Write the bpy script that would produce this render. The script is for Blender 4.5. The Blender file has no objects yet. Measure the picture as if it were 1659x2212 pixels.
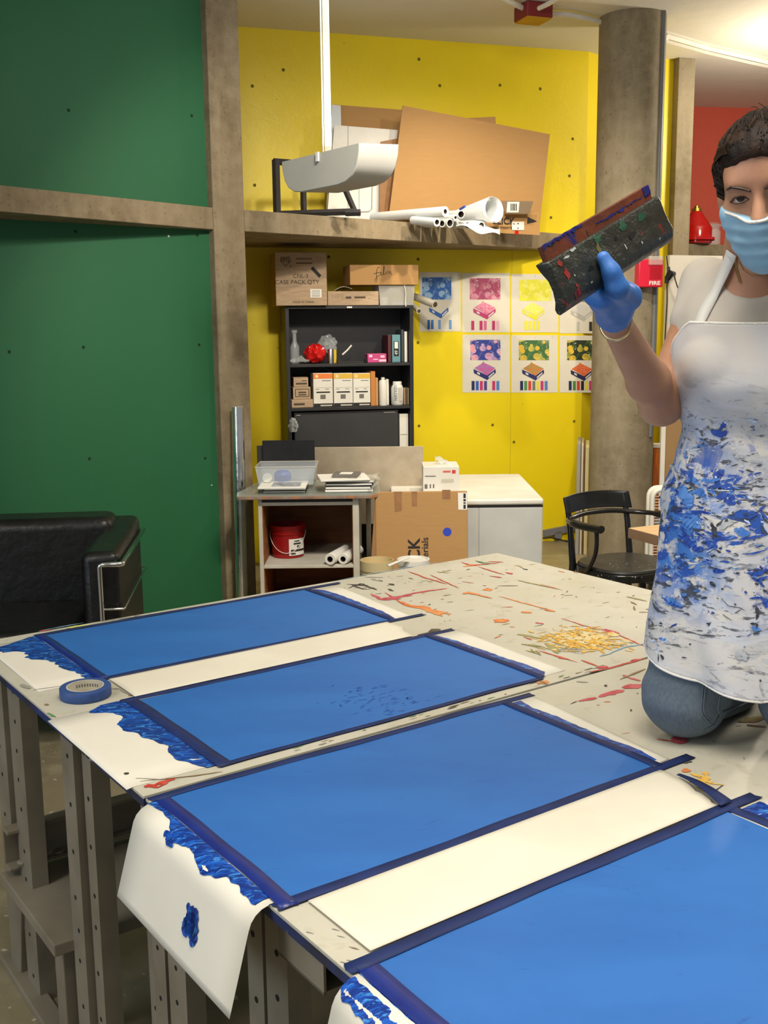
import bpy, bmesh, math, random
import numpy as np
from mathutils import Vector, Matrix
random.seed(7); rng = np.random.default_rng(11)
COL = bpy.context.scene.collection
sin, cos, pi, rad = math.sin, math.cos, math.pi, math.radians

# ------------------------------------------------------------------ camera
FPX, CX, CY, HY, SL, CH = 2300., 829.5, 1106., 711., -0.011, 1.64
pitch = math.atan((CY-HY)/FPX); roll = -math.atan(SL)
Fv = Vector((0, cos(pitch), -sin(pitch))); R0 = Vector((1, 0, 0)); U0 = R0.cross(Fv)
Rv = cos(roll)*R0 - sin(roll)*U0; Uv = sin(roll)*R0 + cos(roll)*U0
CAM = Vector((0, 0, CH))
cam = bpy.data.cameras.new('camera'); co = bpy.data.objects.new('camera', cam); COL.objects.link(co)
m = Matrix.Identity(4)
for i in range(3):
    m[i][0] = Rv[i]; m[i][1] = Uv[i]; m[i][2] = -Fv[i]; m[i][3] = CAM[i]
co.matrix_world = m
cam.sensor_fit = 'HORIZONTAL'; cam.sensor_width = 36; cam.lens = FPX/1659*36; cam.clip_start = .05
bpy.context.scene.camera = co

# survey helpers: where the sight line through a measured point meets a real surface
def ray(px, py): return Fv + Rv*((px-CX)/FPX) - Uv*((py-CY)/FPX)
def onz(px, py, z): d = ray(px, py); return CAM + d*((z-CH)/d.z)
def ony(px, py, y): d = ray(px, py); return CAM + d*(y/d.y)
def onpl(px, py, p0, n): d = ray(px, py); return CAM + d*((Vector(p0)-CAM).dot(n)/d.dot(n))
def proj(p):
    v = Vector(p)-CAM; return CX+FPX*v.dot(Rv)/v.dot(Fv), CY-FPX*v.dot(Uv)/v.dot(Fv)

# ------------------------------------------------------------------ objects
def put(o, label=None, cat=None, group=None, kind=None):
    if label: o['label'] = label
    if cat: o['category'] = cat
    if group: o['group'] = group
    if kind: o['kind'] = kind
    return o
def thing(name, label, cat, loc=(0,0,0), rz=0, group=None):
    o = bpy.data.objects.new(name, None); COL.objects.link(o); o.empty_display_size = .05
    o.location = loc; o.rotation_euler = (0, 0, rz)
    return put(o, label, cat, group)
def mw(o):
    M = Matrix.LocRotScale(o.location, o.rotation_euler, o.scale)
    return mw(o.parent) @ M if o.parent else M

class MB:
    def __init__(s): s.v = []; s.f = []; s.m = []
    def add(s, vs, fs, m=0):
        b = len(s.v); s.v += [Vector(v) for v in vs]
        s.f += [tuple(b+i for i in f) for f in fs]; s.m += [m]*len(fs); return s
    def box(s, x0, x1, y0, y1, z0, z1, m=0):
        vs = [(x, y, z) for z in (z0, z1) for y in (y0, y1) for x in (x0, x1)]
        return s.add(vs, [(0,2,3,1),(4,5,7,6),(0,1,5,4),(2,6,7,3),(0,4,6,2),(1,3,7,5)], m)
    def ext(s, poly, off, m=0):           # polygon (3d points) pushed along a vector
        n = len(poly); off = Vector(off); P = [Vector(p) for p in poly]
        nn = Vector((0,0,0))
        for i in range(n): nn += P[i].cross(P[(i+1) % n])
        if nn.dot(off) > 0: P.reverse()
        vs = P+[p+off for p in P]
        return s.add(vs, [tuple(range(n)), tuple(range(2*n-1, n-1, -1))]+[(i, i+n, (i+1) % n+n, (i+1) % n) for i in range(n)], m)
    def tube(s, path, r, n=10, m=0, cap=True, flat=1., up=None):
        P = [Vector(p) for p in path]; K = len(P)
        R = r if isinstance(r, (list, tuple)) else [r]*K
        vs = []; prev = None
        for i in range(K):
            t = (P[min(i+1, K-1)]-P[max(i-1, 0)]).normalized()
            if prev is None:
                a = Vector(up) if up else (Vector((0,0,1)) if abs(t.z) < .9 else Vector((1,0,0)))
            else: a = prev
            a = (a-t*a.dot(t)).normalized(); prev = a; b = t.cross(a)
            for k in range(n):
                th = 2*pi*k/n; vs.append(P[i]+a*(R[i]*cos(th)*flat)+b*(R[i]*sin(th)))
        fs = [(i*n+k, i*n+(k+1) % n, (i+1)*n+(k+1) % n, (i+1)*n+k) for i in range(K-1) for k in range(n)]
        if cap: fs += [tuple(range(n-1, -1, -1)), tuple((K-1)*n+k for k in range(n))]
        return s.add(vs, fs, m)
    def lathe(s, prof, n=28, c=(0,0,0), m=0, ax='z', cap=True):
        vs = []
        for r, z in prof:
            for k in range(n):
                th = 2*pi*k/n; x, y = r*cos(th), r*sin(th)
                p = (x, y, z) if ax == 'z' else ((x, z, y) if ax == 'y' else (z, x, y))
                vs.append(Vector(p)+Vector(c))
        K = len(prof); fl = ax == 'y'
        fs = []
        for i in range(K-1):
            for k in range(n):
                q = (i*n+k, i*n+(k+1) % n, (i+1)*n+(k+1) % n, (i+1)*n+k)
                fs.append(q[::-1] if fl else q)
        if cap:
            q = tuple(range(n-1, -1, -1)); w = tuple((K-1)*n+k for k in range(n))
            fs += [q[::-1], w[::-1]] if fl else [q, w]
        return s.add(vs, fs, m)
    def grid(s, fn, nu, nv, m=0, close=False):
        vs = [fn(i/nu, j/nv) for j in range(nv+1) for i in range(nu+1)]
        return s.add(vs, [(j*(nu+1)+i, j*(nu+1)+i+1, (j+1)*(nu+1)+i+1, (j+1)*(nu+1)+i) for j in range(nv) for i in range(nu)], m)
    def disc(s, c, n, r, m=0, k=14):
        n = Vector(n).normalized(); a = n.orthogonal().normalized(); b = n.cross(a); c = Vector(c)
        return s.add([c+(a*cos(2*pi*i/k)+b*sin(2*pi*i/k))*r for i in range(k)], [tuple(range(k))], m)
    def xf(s, M, start=0):
        for i in range(start, len(s.v)): s.v[i] = M @ s.v[i]
        return s
    def build(s, name, mats, parent=None, smooth=None, bevel=0, world=False, solid=0, sub=0, loc=None, rz=0, seg=2):
        vs = s.v
        if world and parent is not None:
            I = mw(parent).inverted(); vs = [I @ v for v in vs]
        elif loc is not None and world:
            I = Matrix.LocRotScale(Vector(loc), Matrix.Rotation(rz, 3, 'Z').to_euler(), Vector((1,1,1))).inverted(); vs = [I @ v for v in vs]
        me = bpy.data.meshes.new(name); me.from_pydata([tuple(v) for v in vs], [], s.f)
        if not isinstance(mats, (list, tuple)): mats = [mats]
        for q in mats: me.materials.append(q)
        me.polygons.foreach_set('material_index', s.m)
        me.update()
        if smooth:
            me.polygons.foreach_set('use_smooth', [True]*len(s.f)); me.set_sharp_from_angle(angle=rad(smooth))
        o = bpy.data.objects.new(name, me); COL.objects.link(o)
        if parent is not None: o.parent = parent
        if loc is not None: o.location = loc; o.rotation_euler = (0, 0, rz)
        if sub: q = o.modifiers.new('sub', 'SUBSURF'); q.levels = q.render_levels = sub
        if solid: q = o.modifiers.new('solid', 'SOLIDIFY'); q.thickness = solid; q.offset = 0
        if bevel: q = o.modifiers.new('bevel', 'BEVEL'); q.width = bevel; q.segments = seg; q.limit_method = 'ANGLE'; q.angle_limit = rad(40)
        return o

def text(s, size, parent, origin, xd, yd, mat, name='lettering', align='CENTER', sx=1, bold=0, shear=0, spacing=1):
    cu = bpy.data.curves.new('txt', 'FONT'); cu.body = s; cu.size = size; cu.align_x = align; cu.align_y = 'CENTER'
    cu.extrude = .0002; cu.offset = bold; cu.shear = shear; cu.space_character = spacing; cu.resolution_u = 4
    t = bpy.data.objects.new('txt', cu); COL.objects.link(t)
    me = bpy.data.meshes.new_from_object(t.evaluated_get(bpy.context.evaluated_depsgraph_get()))
    bpy.data.objects.remove(t); bpy.data.curves.remove(cu)
    xd = Vector(xd).normalized(); yd = Vector(yd).normalized(); zd = xd.cross(yd)
    M = Matrix([[xd[i]*sx, yd[i], zd[i], Vector(origin)[i]] for i in range(3)]+[[0,0,0,1]])
    me.transform(M); me.materials.clear(); me.materials.append(mat)
    o = bpy.data.objects.new(name, me); COL.objects.link(o); o.parent = parent; return o

# ------------------------------------------------------------------ materials
def lin(c):
    if isinstance(c, str): c = [int(c[i:i+2], 16)/255 for i in (0, 2, 4)]
    return tuple(((x/12.92) if x <= .04045 else ((x+.055)/1.055)**2.4) for x in c)+(1,)
class NT:
    def __init__(s, name):
        s.mat = bpy.data.materials.new(name); s.mat.use_nodes = True; s.t = s.mat.node_tree; s.n = s.t.nodes
        s.bs = s.n['Principled BSDF']; s.co = None
    def node(s, ty, **k):
        q = s.n.new(ty)
        for a, b in k.items(): setattr(q, a, b)
        return q
    def link(s, a, b): s.t.links.new(a, b)
    def coord(s, kind='Object', scale=(1,1,1), rot=(0,0,0)):
        tc = s.node('ShaderNodeTexCoord'); mp = s.node('ShaderNodeMapping'); mp.inputs['Scale'].default_value = scale; mp.inputs['Rotation'].default_value = rot
        s.link(tc.outputs[kind], mp.inputs[0]); return mp.outputs[0]
    def noise(s, scale, detail=4, rough=.55, co=None, dist=0, lo=.35, hi=.65, w=0):
        q = s.node('ShaderNodeTexNoise', noise_dimensions='4D'); q.inputs['Scale'].default_value = scale; q.inputs['Detail'].default_value = detail
        q.inputs['Roughness'].default_value = rough; q.inputs['Distortion'].default_value = dist; q.inputs['W'].default_value = w
        s.link(co or s.coord(), q.inputs['Vector'])
        r = s.node('ShaderNodeMapRange'); r.inputs[1].default_value = lo; r.inputs[2].default_value = hi; s.link(q.outputs[0], r.inputs[0]); return r.outputs[0]
    def mix(s, fac, a, b):
        q = s.node('ShaderNodeMix', data_type='RGBA')
        for sock, v in ((q.inputs[6], a), (q.inputs[7], b)):
            if hasattr(v, 'links'): s.link(v, sock)
            else: sock.default_value = lin(v)
        if hasattr(fac, 'links'): s.link(fac, q.inputs[0])
        else: q.inputs[0].default_value = fac
        return q.outputs[2]
    def math(s, op, a, b=0, clamp=False):
        q = s.node('ShaderNodeMath', operation=op, use_clamp=clamp)
        for i, v in enumerate((a, b)):
            if hasattr(v, 'links'): s.link(v, q.inputs[i])
            else: q.inputs[i].default_value = v
        return q.outputs[0]
    def bump(s, h, strength=.2, dist=.01):
        q = s.node('ShaderNodeBump'); q.inputs['Strength'].default_value = strength; q.inputs['Distance'].default_value = dist
        s.link(h, q.inputs['Height']); s.link(q.outputs[0], s.bs.inputs['Normal'])
    def fin(s, col, rough=.6, metal=0, spec=.5, **k):
        if hasattr(col, 'links'): s.link(col, s.bs.inputs['Base Color'])
        else: s.bs.inputs['Base Color'].default_value = lin(col)
        if hasattr(rough, 'links'): s.link(rough, s.bs.inputs['Roughness'])
        else: s.bs.inputs['Roughness'].default_value = rough
        s.bs.inputs['Metallic'].default_value = metal; s.bs.inputs['Specular IOR Level'].default_value = spec
        for a, b in k.items(): s.bs.inputs[a].default_value = b
        return s.mat
def plain(name, c, rough=.6, c2=None, scale=6, bump=0, metal=0, spec=.5, amt=.5, detail=3, stretch=(1,1,1), **k):
    t = NT(name); co = t.coord(scale=stretch)
    if c2 is None:
        cl = lin(c); n = t.noise(scale, detail, co=co)
        a = [x*.93 for x in cl[:3]]; q = t.node('ShaderNodeMix', data_type='RGBA'); q.inputs[6].default_value = cl; q.inputs[7].default_value = (*a, 1)
        t.link(n, q.inputs[0]); col = q.outputs[2]
    else:
        n = t.noise(scale, detail, co=co); col = t.mix(t.math('MULTIPLY', n, amt*2, True), c, c2)
    if bump: t.bump(n, bump, .004)
    return t.fin(col, rough, metal, spec, **k)

def concrete(name, a, b, d, rough=.8):
    t = NT(name); co = t.coord()
    n1 = t.noise(2.2, 6, .62, co, .6, .36, .66); n2 = t.noise(14, 5, .6, co, 0, .42, .7, 3); n3 = t.noise(60, 3, .5, co, 0, .62, .68, 5)
    st = t.noise(7, 4, .6, t.coord(scale=(1.5, 1.5, .25)), .3, .45, .75, 9)
    c = t.mix(n1, a, b); c = t.mix(t.math('MULTIPLY', n2, .5), c, d); c = t.mix(t.math('MULTIPLY', n3, .5), c, '4a3d2c')
    c = t.mix(t.math('MULTIPLY', st, .28), c, 'b3a58a')
    t.bump(n2, .25, .004); return t.fin(c, rough)
def wallpaint(name, a, b, rough=.5, pits=True, bumpy=.3):
    t = NT(name); co = t.coord()
    n = t.noise(1.3, 4, .6, co, .3, .35, .7); f = t.noise(9, 6, .6, co, .4, .3, .7, 2)
    c = t.mix(t.math('MULTIPLY', n, .6), a, b)
    if pits:
        v = t.node('ShaderNodeTexVoronoi'); v.inputs['Scale'].default_value = 5.5; t.link(co, v.inputs['Vector'])
        p = t.math('LESS_THAN', v.outputs[0], .028); c = t.mix(t.math('MULTIPLY', p, .55), c, '5a5010')
        v2 = t.node('ShaderNodeTexVoronoi'); v2.inputs['Scale'].default_value = 17; t.link(co, v2.inputs['Vector'])
        p2 = t.math('MULTIPLY', t.math('LESS_THAN', v2.outputs[0], .035), t.noise(1.7, 2, .5, co, 0, .5, .55, 8)); c = t.mix(t.math('MULTIPLY', p2, .45), c, '6a6010')
    t.bump(f, bumpy, .006); return t.fin(c, rough)

M = {}
M['concrete'] = concrete('brown_concrete', '8c7b60', '6f5f46', '9c8d72')
M['pillar'] = concrete('grey_concrete', '877b64', '72664e', '978b74')
M['green'] = wallpaint('green_paint', '1b5f38', '21643e', .62, False, .12)
M['yellow'] = wallpaint('yellow_paint', 'ecd413', 'e0c60e', .42, True, .22)
M['red'] = wallpaint('red_paint', 'd65a44', 'ca4e3a', .6, False, .3)
M['ceil'] = wallpaint('ceiling_white', 'e2ddd0', 'd6d2c6', .75, False, .25)
M['white_wall'] = wallpaint('white_board', 'e6e0d4', 'dcd5c6', .6, False, .1)
M['black'] = plain('black_laminate', '17171a', .5, '202022', 8)
M['blackmatte'] = plain('black_board', '1d1d1f', .85, '242427', 20)
M['leather'] = plain('black_leather', '0c0c0c', .38, '151413', 18, .35)
M['chrome'] = plain('chrome_metal', 'e8e8ea', .12, metal=1)
M['foil'] = plain('foil_tube', 'f2f0ea', .2, 'e4e2da', 9, .25, metal=1)
M['steel'] = plain('steel', 'b0b0b0', .35, metal=1)
M['kraft'] = plain('kraft_cardboard', 'ad8450', .8, 'aa814e', 12, .05, stretch=(1, 1, 6))
M['kraft2'] = plain('pale_cardboard', 'b39a7d', .85, 'a58c70', 12, .1, stretch=(1, 1, 6))
M['kraft3'] = plain('grey_kraft', 'b5a68f', .85, 'a89982', 10, .05)
M['tape_brown'] = plain('packing_tape', '9b7048', .4, '8d6540', 20)
M['white'] = plain('white_gloss', 'dedad0', .45, 'd4d0c4', 6)
M['whitep'] = plain('white_paper', 'e6e2d9', .8, 'dedad0', 10)
M['offwhite'] = plain('aged_white', 'c9c3b5', .7, 'b8b1a0', 8)
M['greyw'] = plain('grey_white_metal', 'c2c2bd', .4, 'b8b8b3', 5)
M['ink'] = plain('black_ink', '1c1a1a', .7)
M['inkbrown'] = plain('brown_ink', '4b3c2c', .8)
M['inkgrey'] = plain('grey_ink', '6f6a64', .8)
M['blue'] = plain('blue_plastic', '2b46a0', .4)
M['redpl'] = plain('red_plastic', 'a81418', .3, '8e1014', 5)
M['redgl'] = plain('red_enamel', 'c01a18', .15, 'b01412', 4)
M['brass'] = plain('brass', 'c9a84a', .3, metal=1)
M['ply'] = plain('plywood', 'a06430', .6, '7c4a20', 4, stretch=(1, 1, 5))
M['butcher'] = plain('light_wood', 'e0bd8c', .5, 'd2aa7a', 5, stretch=(1, 9, 1))
M['butcherside'] = plain('wood_edge', '9a7a5e', .6, '86664c', 6)
M['orangewood'] = plain('orange_wood', 'b4641c', .5, '8d4614', 4, stretch=(6, 6, 1))
M['darkmetal'] = plain('dark_metal', '2e2c2d', .5, '38363a', 6)
M['greymetal'] = plain('grey_painted_steel', '8a8270', .55, '756d5c', 5, .1)
M['darkhole'] = plain('dark_hole', '14130f', .9)
M['rust'] = plain('rusty_bracket', '8a5e38', .7, '6b4426', 15)
def glass(name, c='f4f8f8', rough=.05, alpha=.25):
    t = NT(name); t.fin(c, rough, 0, .5); t.bs.inputs['Alpha'].default_value = alpha; return t.mat
M['clear'] = glass('clear_plastic', 'e6ecee', .12, .22)
M['clearw'] = glass('cloudy_plastic', 'cdc9bf', .3, .42)
M['glass'] = glass('sheet_glass', 'b9c6bc', .04, .35)
# ================================================================== SETTING
ZC = 3.615                                      # ceiling height
def struct(name, mb, mats, **k):
    return put(mb.build(name, mats, **k), kind='structure')
def V(p): return Vector(p)
def two(p, d): return Vector((p.x, p.y, 0)), Vector(d).normalized()
# yellow wall
YA = rad(17); yd = V((cos(YA), sin(YA), 0)); yn = V((sin(YA), -cos(YA), 0)); YP = onz(528, 534, 2.2)
def yw(px, py, off=0.): return onpl(px, py, YP+yn*off, yn)
# ledge face
E0 = onz(526, 453, 2.32); E1 = ony(1203, 508, 8.05); ed = (E1-E0); ed.z = 0; ed.normalize(); en = V((ed.y, -ed.x, 0))
def lf(px, py, off=0.): return onpl(px, py, E0+en*off, en)
# green wall, set back a little more to the left
g0 = V((-1.885, 5.46, 0)); g1 = lf(465, 450, -.055); gd = (g1-g0); gd.z = 0; gd.normalize(); gn = V((gd.y, -gd.x, 0))
def gw(px, py, off=0.): return onpl(px, py, g0+gn*off, gn)

mb = MB(); mb.box(-7, 9, -3, 14, -.1, 0)
t = NT('studio_floor'); co_ = t.coord()
c = t.mix(t.noise(1.1, 6, .65, co_, .8, .35, .65), '8f8468', '776d55'); c = t.mix(t.math('MULTIPLY', t.noise(5, 6, .6, co_, .4, .5, .7, 4), .6), c, 'a39a80')
c = t.mix(t.math('MULTIPLY', t.noise(40, 2, .5, co_, 0, .66, .7, 2), .7), c, 'cfc9b6')
t.bump(t.noise(12, 4, .6, co_), .1, .003); M['floor'] = t.fin(c, t.math('ADD', .35, t.math('MULTIPLY', t.noise(3, 3, .5, co_, 0, .3, .7, 6), .2)))
struct('floor', mb, M['floor'])
mb = MB(); mb.box(-7, 9, -3, 14, ZC, ZC+.1)
struct('ceiling', mb, M['ceil'])

# yellow wall: main run up to the fold behind the pillar, then two shallow folds
def wallslab(a, b, n, z0, z1, th, mb, m=0):
    a = Vector((a.x, a.y, 0)); b = Vector((b.x, b.y, 0))
    mb.ext([a+V((0,0,z0)), b+V((0,0,z0)), b+V((0,0,z1)), a+V((0,0,z1))], -n*th, m)
w0 = yw(528, 700)-yd*1.6; w1 = yw(1268, 300)
d2 = V((cos(rad(48)), sin(rad(48)), 0)); w2 = w1+d2*.16
d3 = V((cos(rad(14)), sin(rad(14)), 0)); w3 = w2+d3*.62
mb = MB(); wallslab(w0, w1, yn, 0, ZC, .15, mb)
wallslab(w1, w2, V((d2.y, -d2.x, 0)), 0, ZC, .1, mb); wallslab(w2, w3, V((d3.y, -d3.x, 0)), 0, ZC, .1, mb)
for (px, py) in ((612,151),(1080,184),(905,128),(1167,192),(1000,350),(545,186),(550,400),(710,555),(903,560),(903,740),(905,920),(1064,918),(1110,955),(1190,470),(1230,380),(950,185),(1237,300),(1240,910)):
    p = yw(px, py); mb.disc(p+yn*.0012, yn, .011, 1)
struct('wall_back', mb, [M['yellow'], plain('yellow_pit', '6e6412', .9)])
mb = MB()
for x in (1108,):                                   # panel joint
    p = yw(x, 300); q = yw(x, 1000); mb.ext([p, p+yd*.004, V((p.x+yd.x*.004, p.y+yd.y*.004, 0)), V((p.x, p.y, 0))], yn*.0015)
struct('trim_1', mb, plain('joint', 'cdb510', .6))

# green wall
a = gw(500, 700); a0 = V((a.x, a.y, 0)); b0 = a0-gd*4.2
mb = MB(); wallslab(b0, a0, gn, 0, ZC, .12, mb)
for (px, py) in ((148,238),(414,250),(163,500),(426,508),(180,750),(430,745),(193,991),(443,990),(20,760)):
    mb.disc(gw(px, py)+gn*.001, gn, .0085, 1)
for (px, py, r) in ((364,510,.006),(457,1048,.004)): mb.disc(gw(px, py)+gn*.0015, gn, r, 2)
struct('wall_left', mb, [M['green'], plain('green_pit', '0c2a18', .9), M['whitep']])

# concrete post between green and yellow walls (face in the ledge plane)
pl = lf(455, 300); pr = lf(523, 300)
mb = MB(); A0 = V((pl.x, pl.y, 0)); B0 = V((pr.x, pr.y, 0))
mb.ext([A0, B0, B0+V((0,0,ZC)), A0+V((0,0,ZC))], -en*.34)
struct('trim_2', mb, M['concrete'], bevel=.006)
# ledge left (over the green wall) and ledge right (shelf in the yellow niche)
mb = MB(); LL = (V((-1.775, 5.13, 0))-A0).normalized(); L0 = A0+LL*3.2; z0, z1 = 2.2, 2.32
P = [L0+V((0,0,z0)), A0+V((0,0,z0)), A0-en*.05+V((0,0,z0)), V((b0.x, b0.y, z0))-gn*.1]
mb.ext([p-en*.004 for p in P], V((0,0,z1-z0))); struct('trim_3', mb, M['concrete'], bevel=.004)
mb = MB()
# right end: where the ledge face meets the yellow wall
den = ed.cross(yd).z; dlt = V((YP.x, YP.y, 0))-B0; tt = dlt.cross(yd).z/den; IX = B0+ed*tt
yl = V((YP.x, YP.y, 0)); s_ = (B0-en*.3-yl).dot(yd); YL = yl+yd*((B0-yl).dot(yd)-1.2)
mb.ext([p+V((0,0,z0)) for p in (B0, IX, YL, B0-en*.34)], V((0,0,z1-z0)))
struct('trim_4', mb, M['concrete'], bevel=.004)
# partition behind the post closing the niche on the left
mb = MB(); q0 = B0-en*.3-ed*.03; q1 = V((w0.x, w0.y, 0)); mb.ext([q0-ed*.06, q0, q0+V((0,0,ZC)), q0-ed*.06+V((0,0,ZC))], -en*2.6)
struct('wall_side', mb, M['yellow'])

# round pillar in front
PC = ony(1360, 900, 7.35); PR = .215
PCx = V((ony(1349, 711, 7.35).x, 7.35, 0))
mb = MB(); mb.lathe([(PR, 0), (PR, ZC)], 64, PCx); struct('trim_5', mb, M['pillar'], smooth=60)
# far niche: post, red wall, ledge
Q0 = yw(1458, 300)+yn*.02; 
qd = ed; qn = en
QA = V((Q0.x, Q0.y, 0)); 
qr = onpl(1497, 300, QA, yn); QB = V((qr.x, qr.y, 0))
mb = MB(); mb.ext([QA, QB, QB+V((0,0,ZC)), QA+V((0,0,ZC))], -yn*.3); struct('trim_6', mb, M['pillar'], bevel=.006)
rp = onz(1495, 230, ZC); rd = V((cos(rad(10)), sin(rad(10)), 0)); rn = V((rd.y, -rd.x, 0)); r0 = V((rp.x, rp.y, 0))-rd*1.5; r1 = r0+rd*7
mb = MB(); wallslab(r0, r1, rn, 0, ZC, .15, mb); struct('wall_far', mb, M['red'])
l0 = onz(1484, 526, 2.32); l0 = V((l0.x, l0.y, 0)); LD = V((sin(rad(62)), cos(rad(62)), 0)); LN = V((LD.y, -LD.x, 0))
mb = MB(); mb.ext([p+V((0,0,2.22)) for p in (l0-LD*.05, l0+LD*2.6, l0+LD*2.6-LN*.6, l0-LD*.05-LN*.6)], V((0,0,.1))); struct('trim_7', mb, M['pillar'], bevel=.004)
# pale board wall under that ledge
b0_ = ony(1442, 700, 7.75); bx = V((b0_.x, b0_.y, 0)); BD = V((cos(rad(20)), sin(rad(20)), 0)); BN = V((BD.y, -BD.x, 0))
topz = onpl(1450, 551, bx, BN).z
mb = MB(); mb.ext([bx, bx+BD*2.2, bx+BD*2.2+V((0,0,topz)), bx+V((0,0,topz))], -BN*.05); struct('wall_right', mb, M['white_wall'])
# grey cable duct at the foot of the yellow wall
mb = MB()
pa, pb = yw(1176, 1146, .03), yw(1252, 1131, .03); mb.ext([pa, pb, pb-V((0,0,.05)), pa-V((0,0,.05))], -yn*.03)
pa, pb = yw(1199, 1150, .03), yw(1214, 1147, .03); mb.ext([pa, pb, V((pb.x, pb.y, .02)), V((pa.x, pa.y, .02))], -yn*.03)
struct('baseboard_back', mb, plain('duct_grey', '77777a', .5))
mb = MB(); mb.tube([yw(x, y, o) for x, y, o in ((1172,1163,.05),(1190,1161,.06),(1210,1166,.07),(1235,1171,.1),(1256,1174,.12))], .006, 8)
put(mb.build('floor_cable', M['black'], loc=V((yw(1210,1166,.07))), world=True, smooth=60), 'thin black cable lying on the floor at the foot of the yellow wall', 'cable')
# ================================================================== WORK TABLES
TZ = .85
AA = V((sin(rad(54.4)), cos(rad(54.4)), 0)); BB = V((AA.y, -AA.x, 0)); OO = onz(-73, 1392, TZ); OO.z = 0
def T(a, b, z=TZ): return OO+AA*a+BB*b+V((0, 0, z))
def toab(px, py, z=TZ): d = onz(px, py, z)-OO; return d.dot(AA), d.dot(BB)

t = NT('table_top_paint'); co_ = t.coord()
c = t.mix(t.noise(2.5, 5, .6, co_, .4), 'c6c2b2', 'bcb7a5'); c = t.mix(t.math('MULTIPLY', t.noise(24, 4, .6, co_, .5, .58, .68, 3), .35), c, '9a9480')
c = t.mix(t.math('MULTIPLY', t.noise(6, 5, .7, t.coord(scale=(1, 6, 1), rot=(0, 0, .6)), 1, .64, .7, 8), .35), c, '8c8a60')
t.bump(t.noise(30, 3, .5, co_), .08, .002); M['tabletop'] = t.fin(c, t.math('ADD', .3, t.math('MULTIPLY', t.noise(9, 3, .5, co_, 0, .3, .7, 5), .25)))
t = NT('table_edge_paint'); co_ = t.coord()
c = t.mix(t.noise(9, 4, .6, co_, .3, .42, .6), '23252c', '22356f'); c = t.mix(t.noise(30, 4, .6, co_, .3, .6, .66, 2), c, '8d93a8'); M['tableedge'] = t.fin(c, .45)
INK = {k: plain('paint_'+k, h, .45, h2, 30) for k, h, h2 in (('pink','b23c48','c9646a'),('orange','cf6f36','dd9358'),('yellow','d9a02c','e6bd5c'),('black','2c2a2a','55524c'),
       ('olive','8b8450','a39d6c'),('blue','6f9bb5','8db0c2'),('brown','7c6242','957c5c'),('grey','8f8c84','a3a095'),('red','b33024','c85a48'),('green','3f7a4c','6b9a6c'),('lime','c9cc5a','d6d88a'),('navy','223a86','2c58b0'),('straw','d9c48a','d2c9a4'))}
inkn = list(INK)

def stroke(mb, pts, w, mi, mapf, seg=.012, rag=.45, h=.0009):
    P = [Vector(p) for p in pts]; L = [0]
    for i in range(1, len(P)): L.append(L[-1]+(P[i]-P[i-1]).length)
    h = h+.000012*(len(mb.f)%60)
    n = max(3, int(L[-1]/seg)); lft, rgt = [], []
    for k in range(n+1):
        s = L[-1]*k/n; i = 1
        while i < len(P)-1 and L[i] < s: i += 1
        u = (s-L[i-1])/max(1e-6, L[i]-L[i-1]); p = P[i-1].lerp(P[i], u); d = (P[i]-P[i-1]).normalized(); q = Vector((-d.y, d.x))
        e = w*.5*max(.12, sin(pi*(k+.35)/(n+.7))**.6)
        lft.append(p+q*e*(1+rag*random.uniform(-1, 1))); rgt.append(p-q*e*(1+rag*random.uniform(-1, 1)))
    vs = [mapf(a, b, h) for a, b in lft]+[mapf(a, b, h) for a, b in rgt]
    mb.add(vs, [(i, i+1, n+2+i, n+1+i)[::-1] for i in range(n)], mi)
def blob(mb, c, r1, r2, ang, mi, mapf, h=.0009, k=14, rag=.35):
    vs = []
    for i in range(k):
        th = 2*pi*i/k; e = 1+rag*random.uniform(-1, 1); x, y = r1*cos(th)*e, r2*sin(th)*e
        vs.append(mapf(c[0]+x*cos(ang)-y*sin(ang), c[1]+x*sin(ang)+y*cos(ang), h))
    mb.add(vs, [tuple(range(k-1, -1, -1))], mi)
tm = lambda a, b, h: T(a, b, TZ+h)

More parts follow.
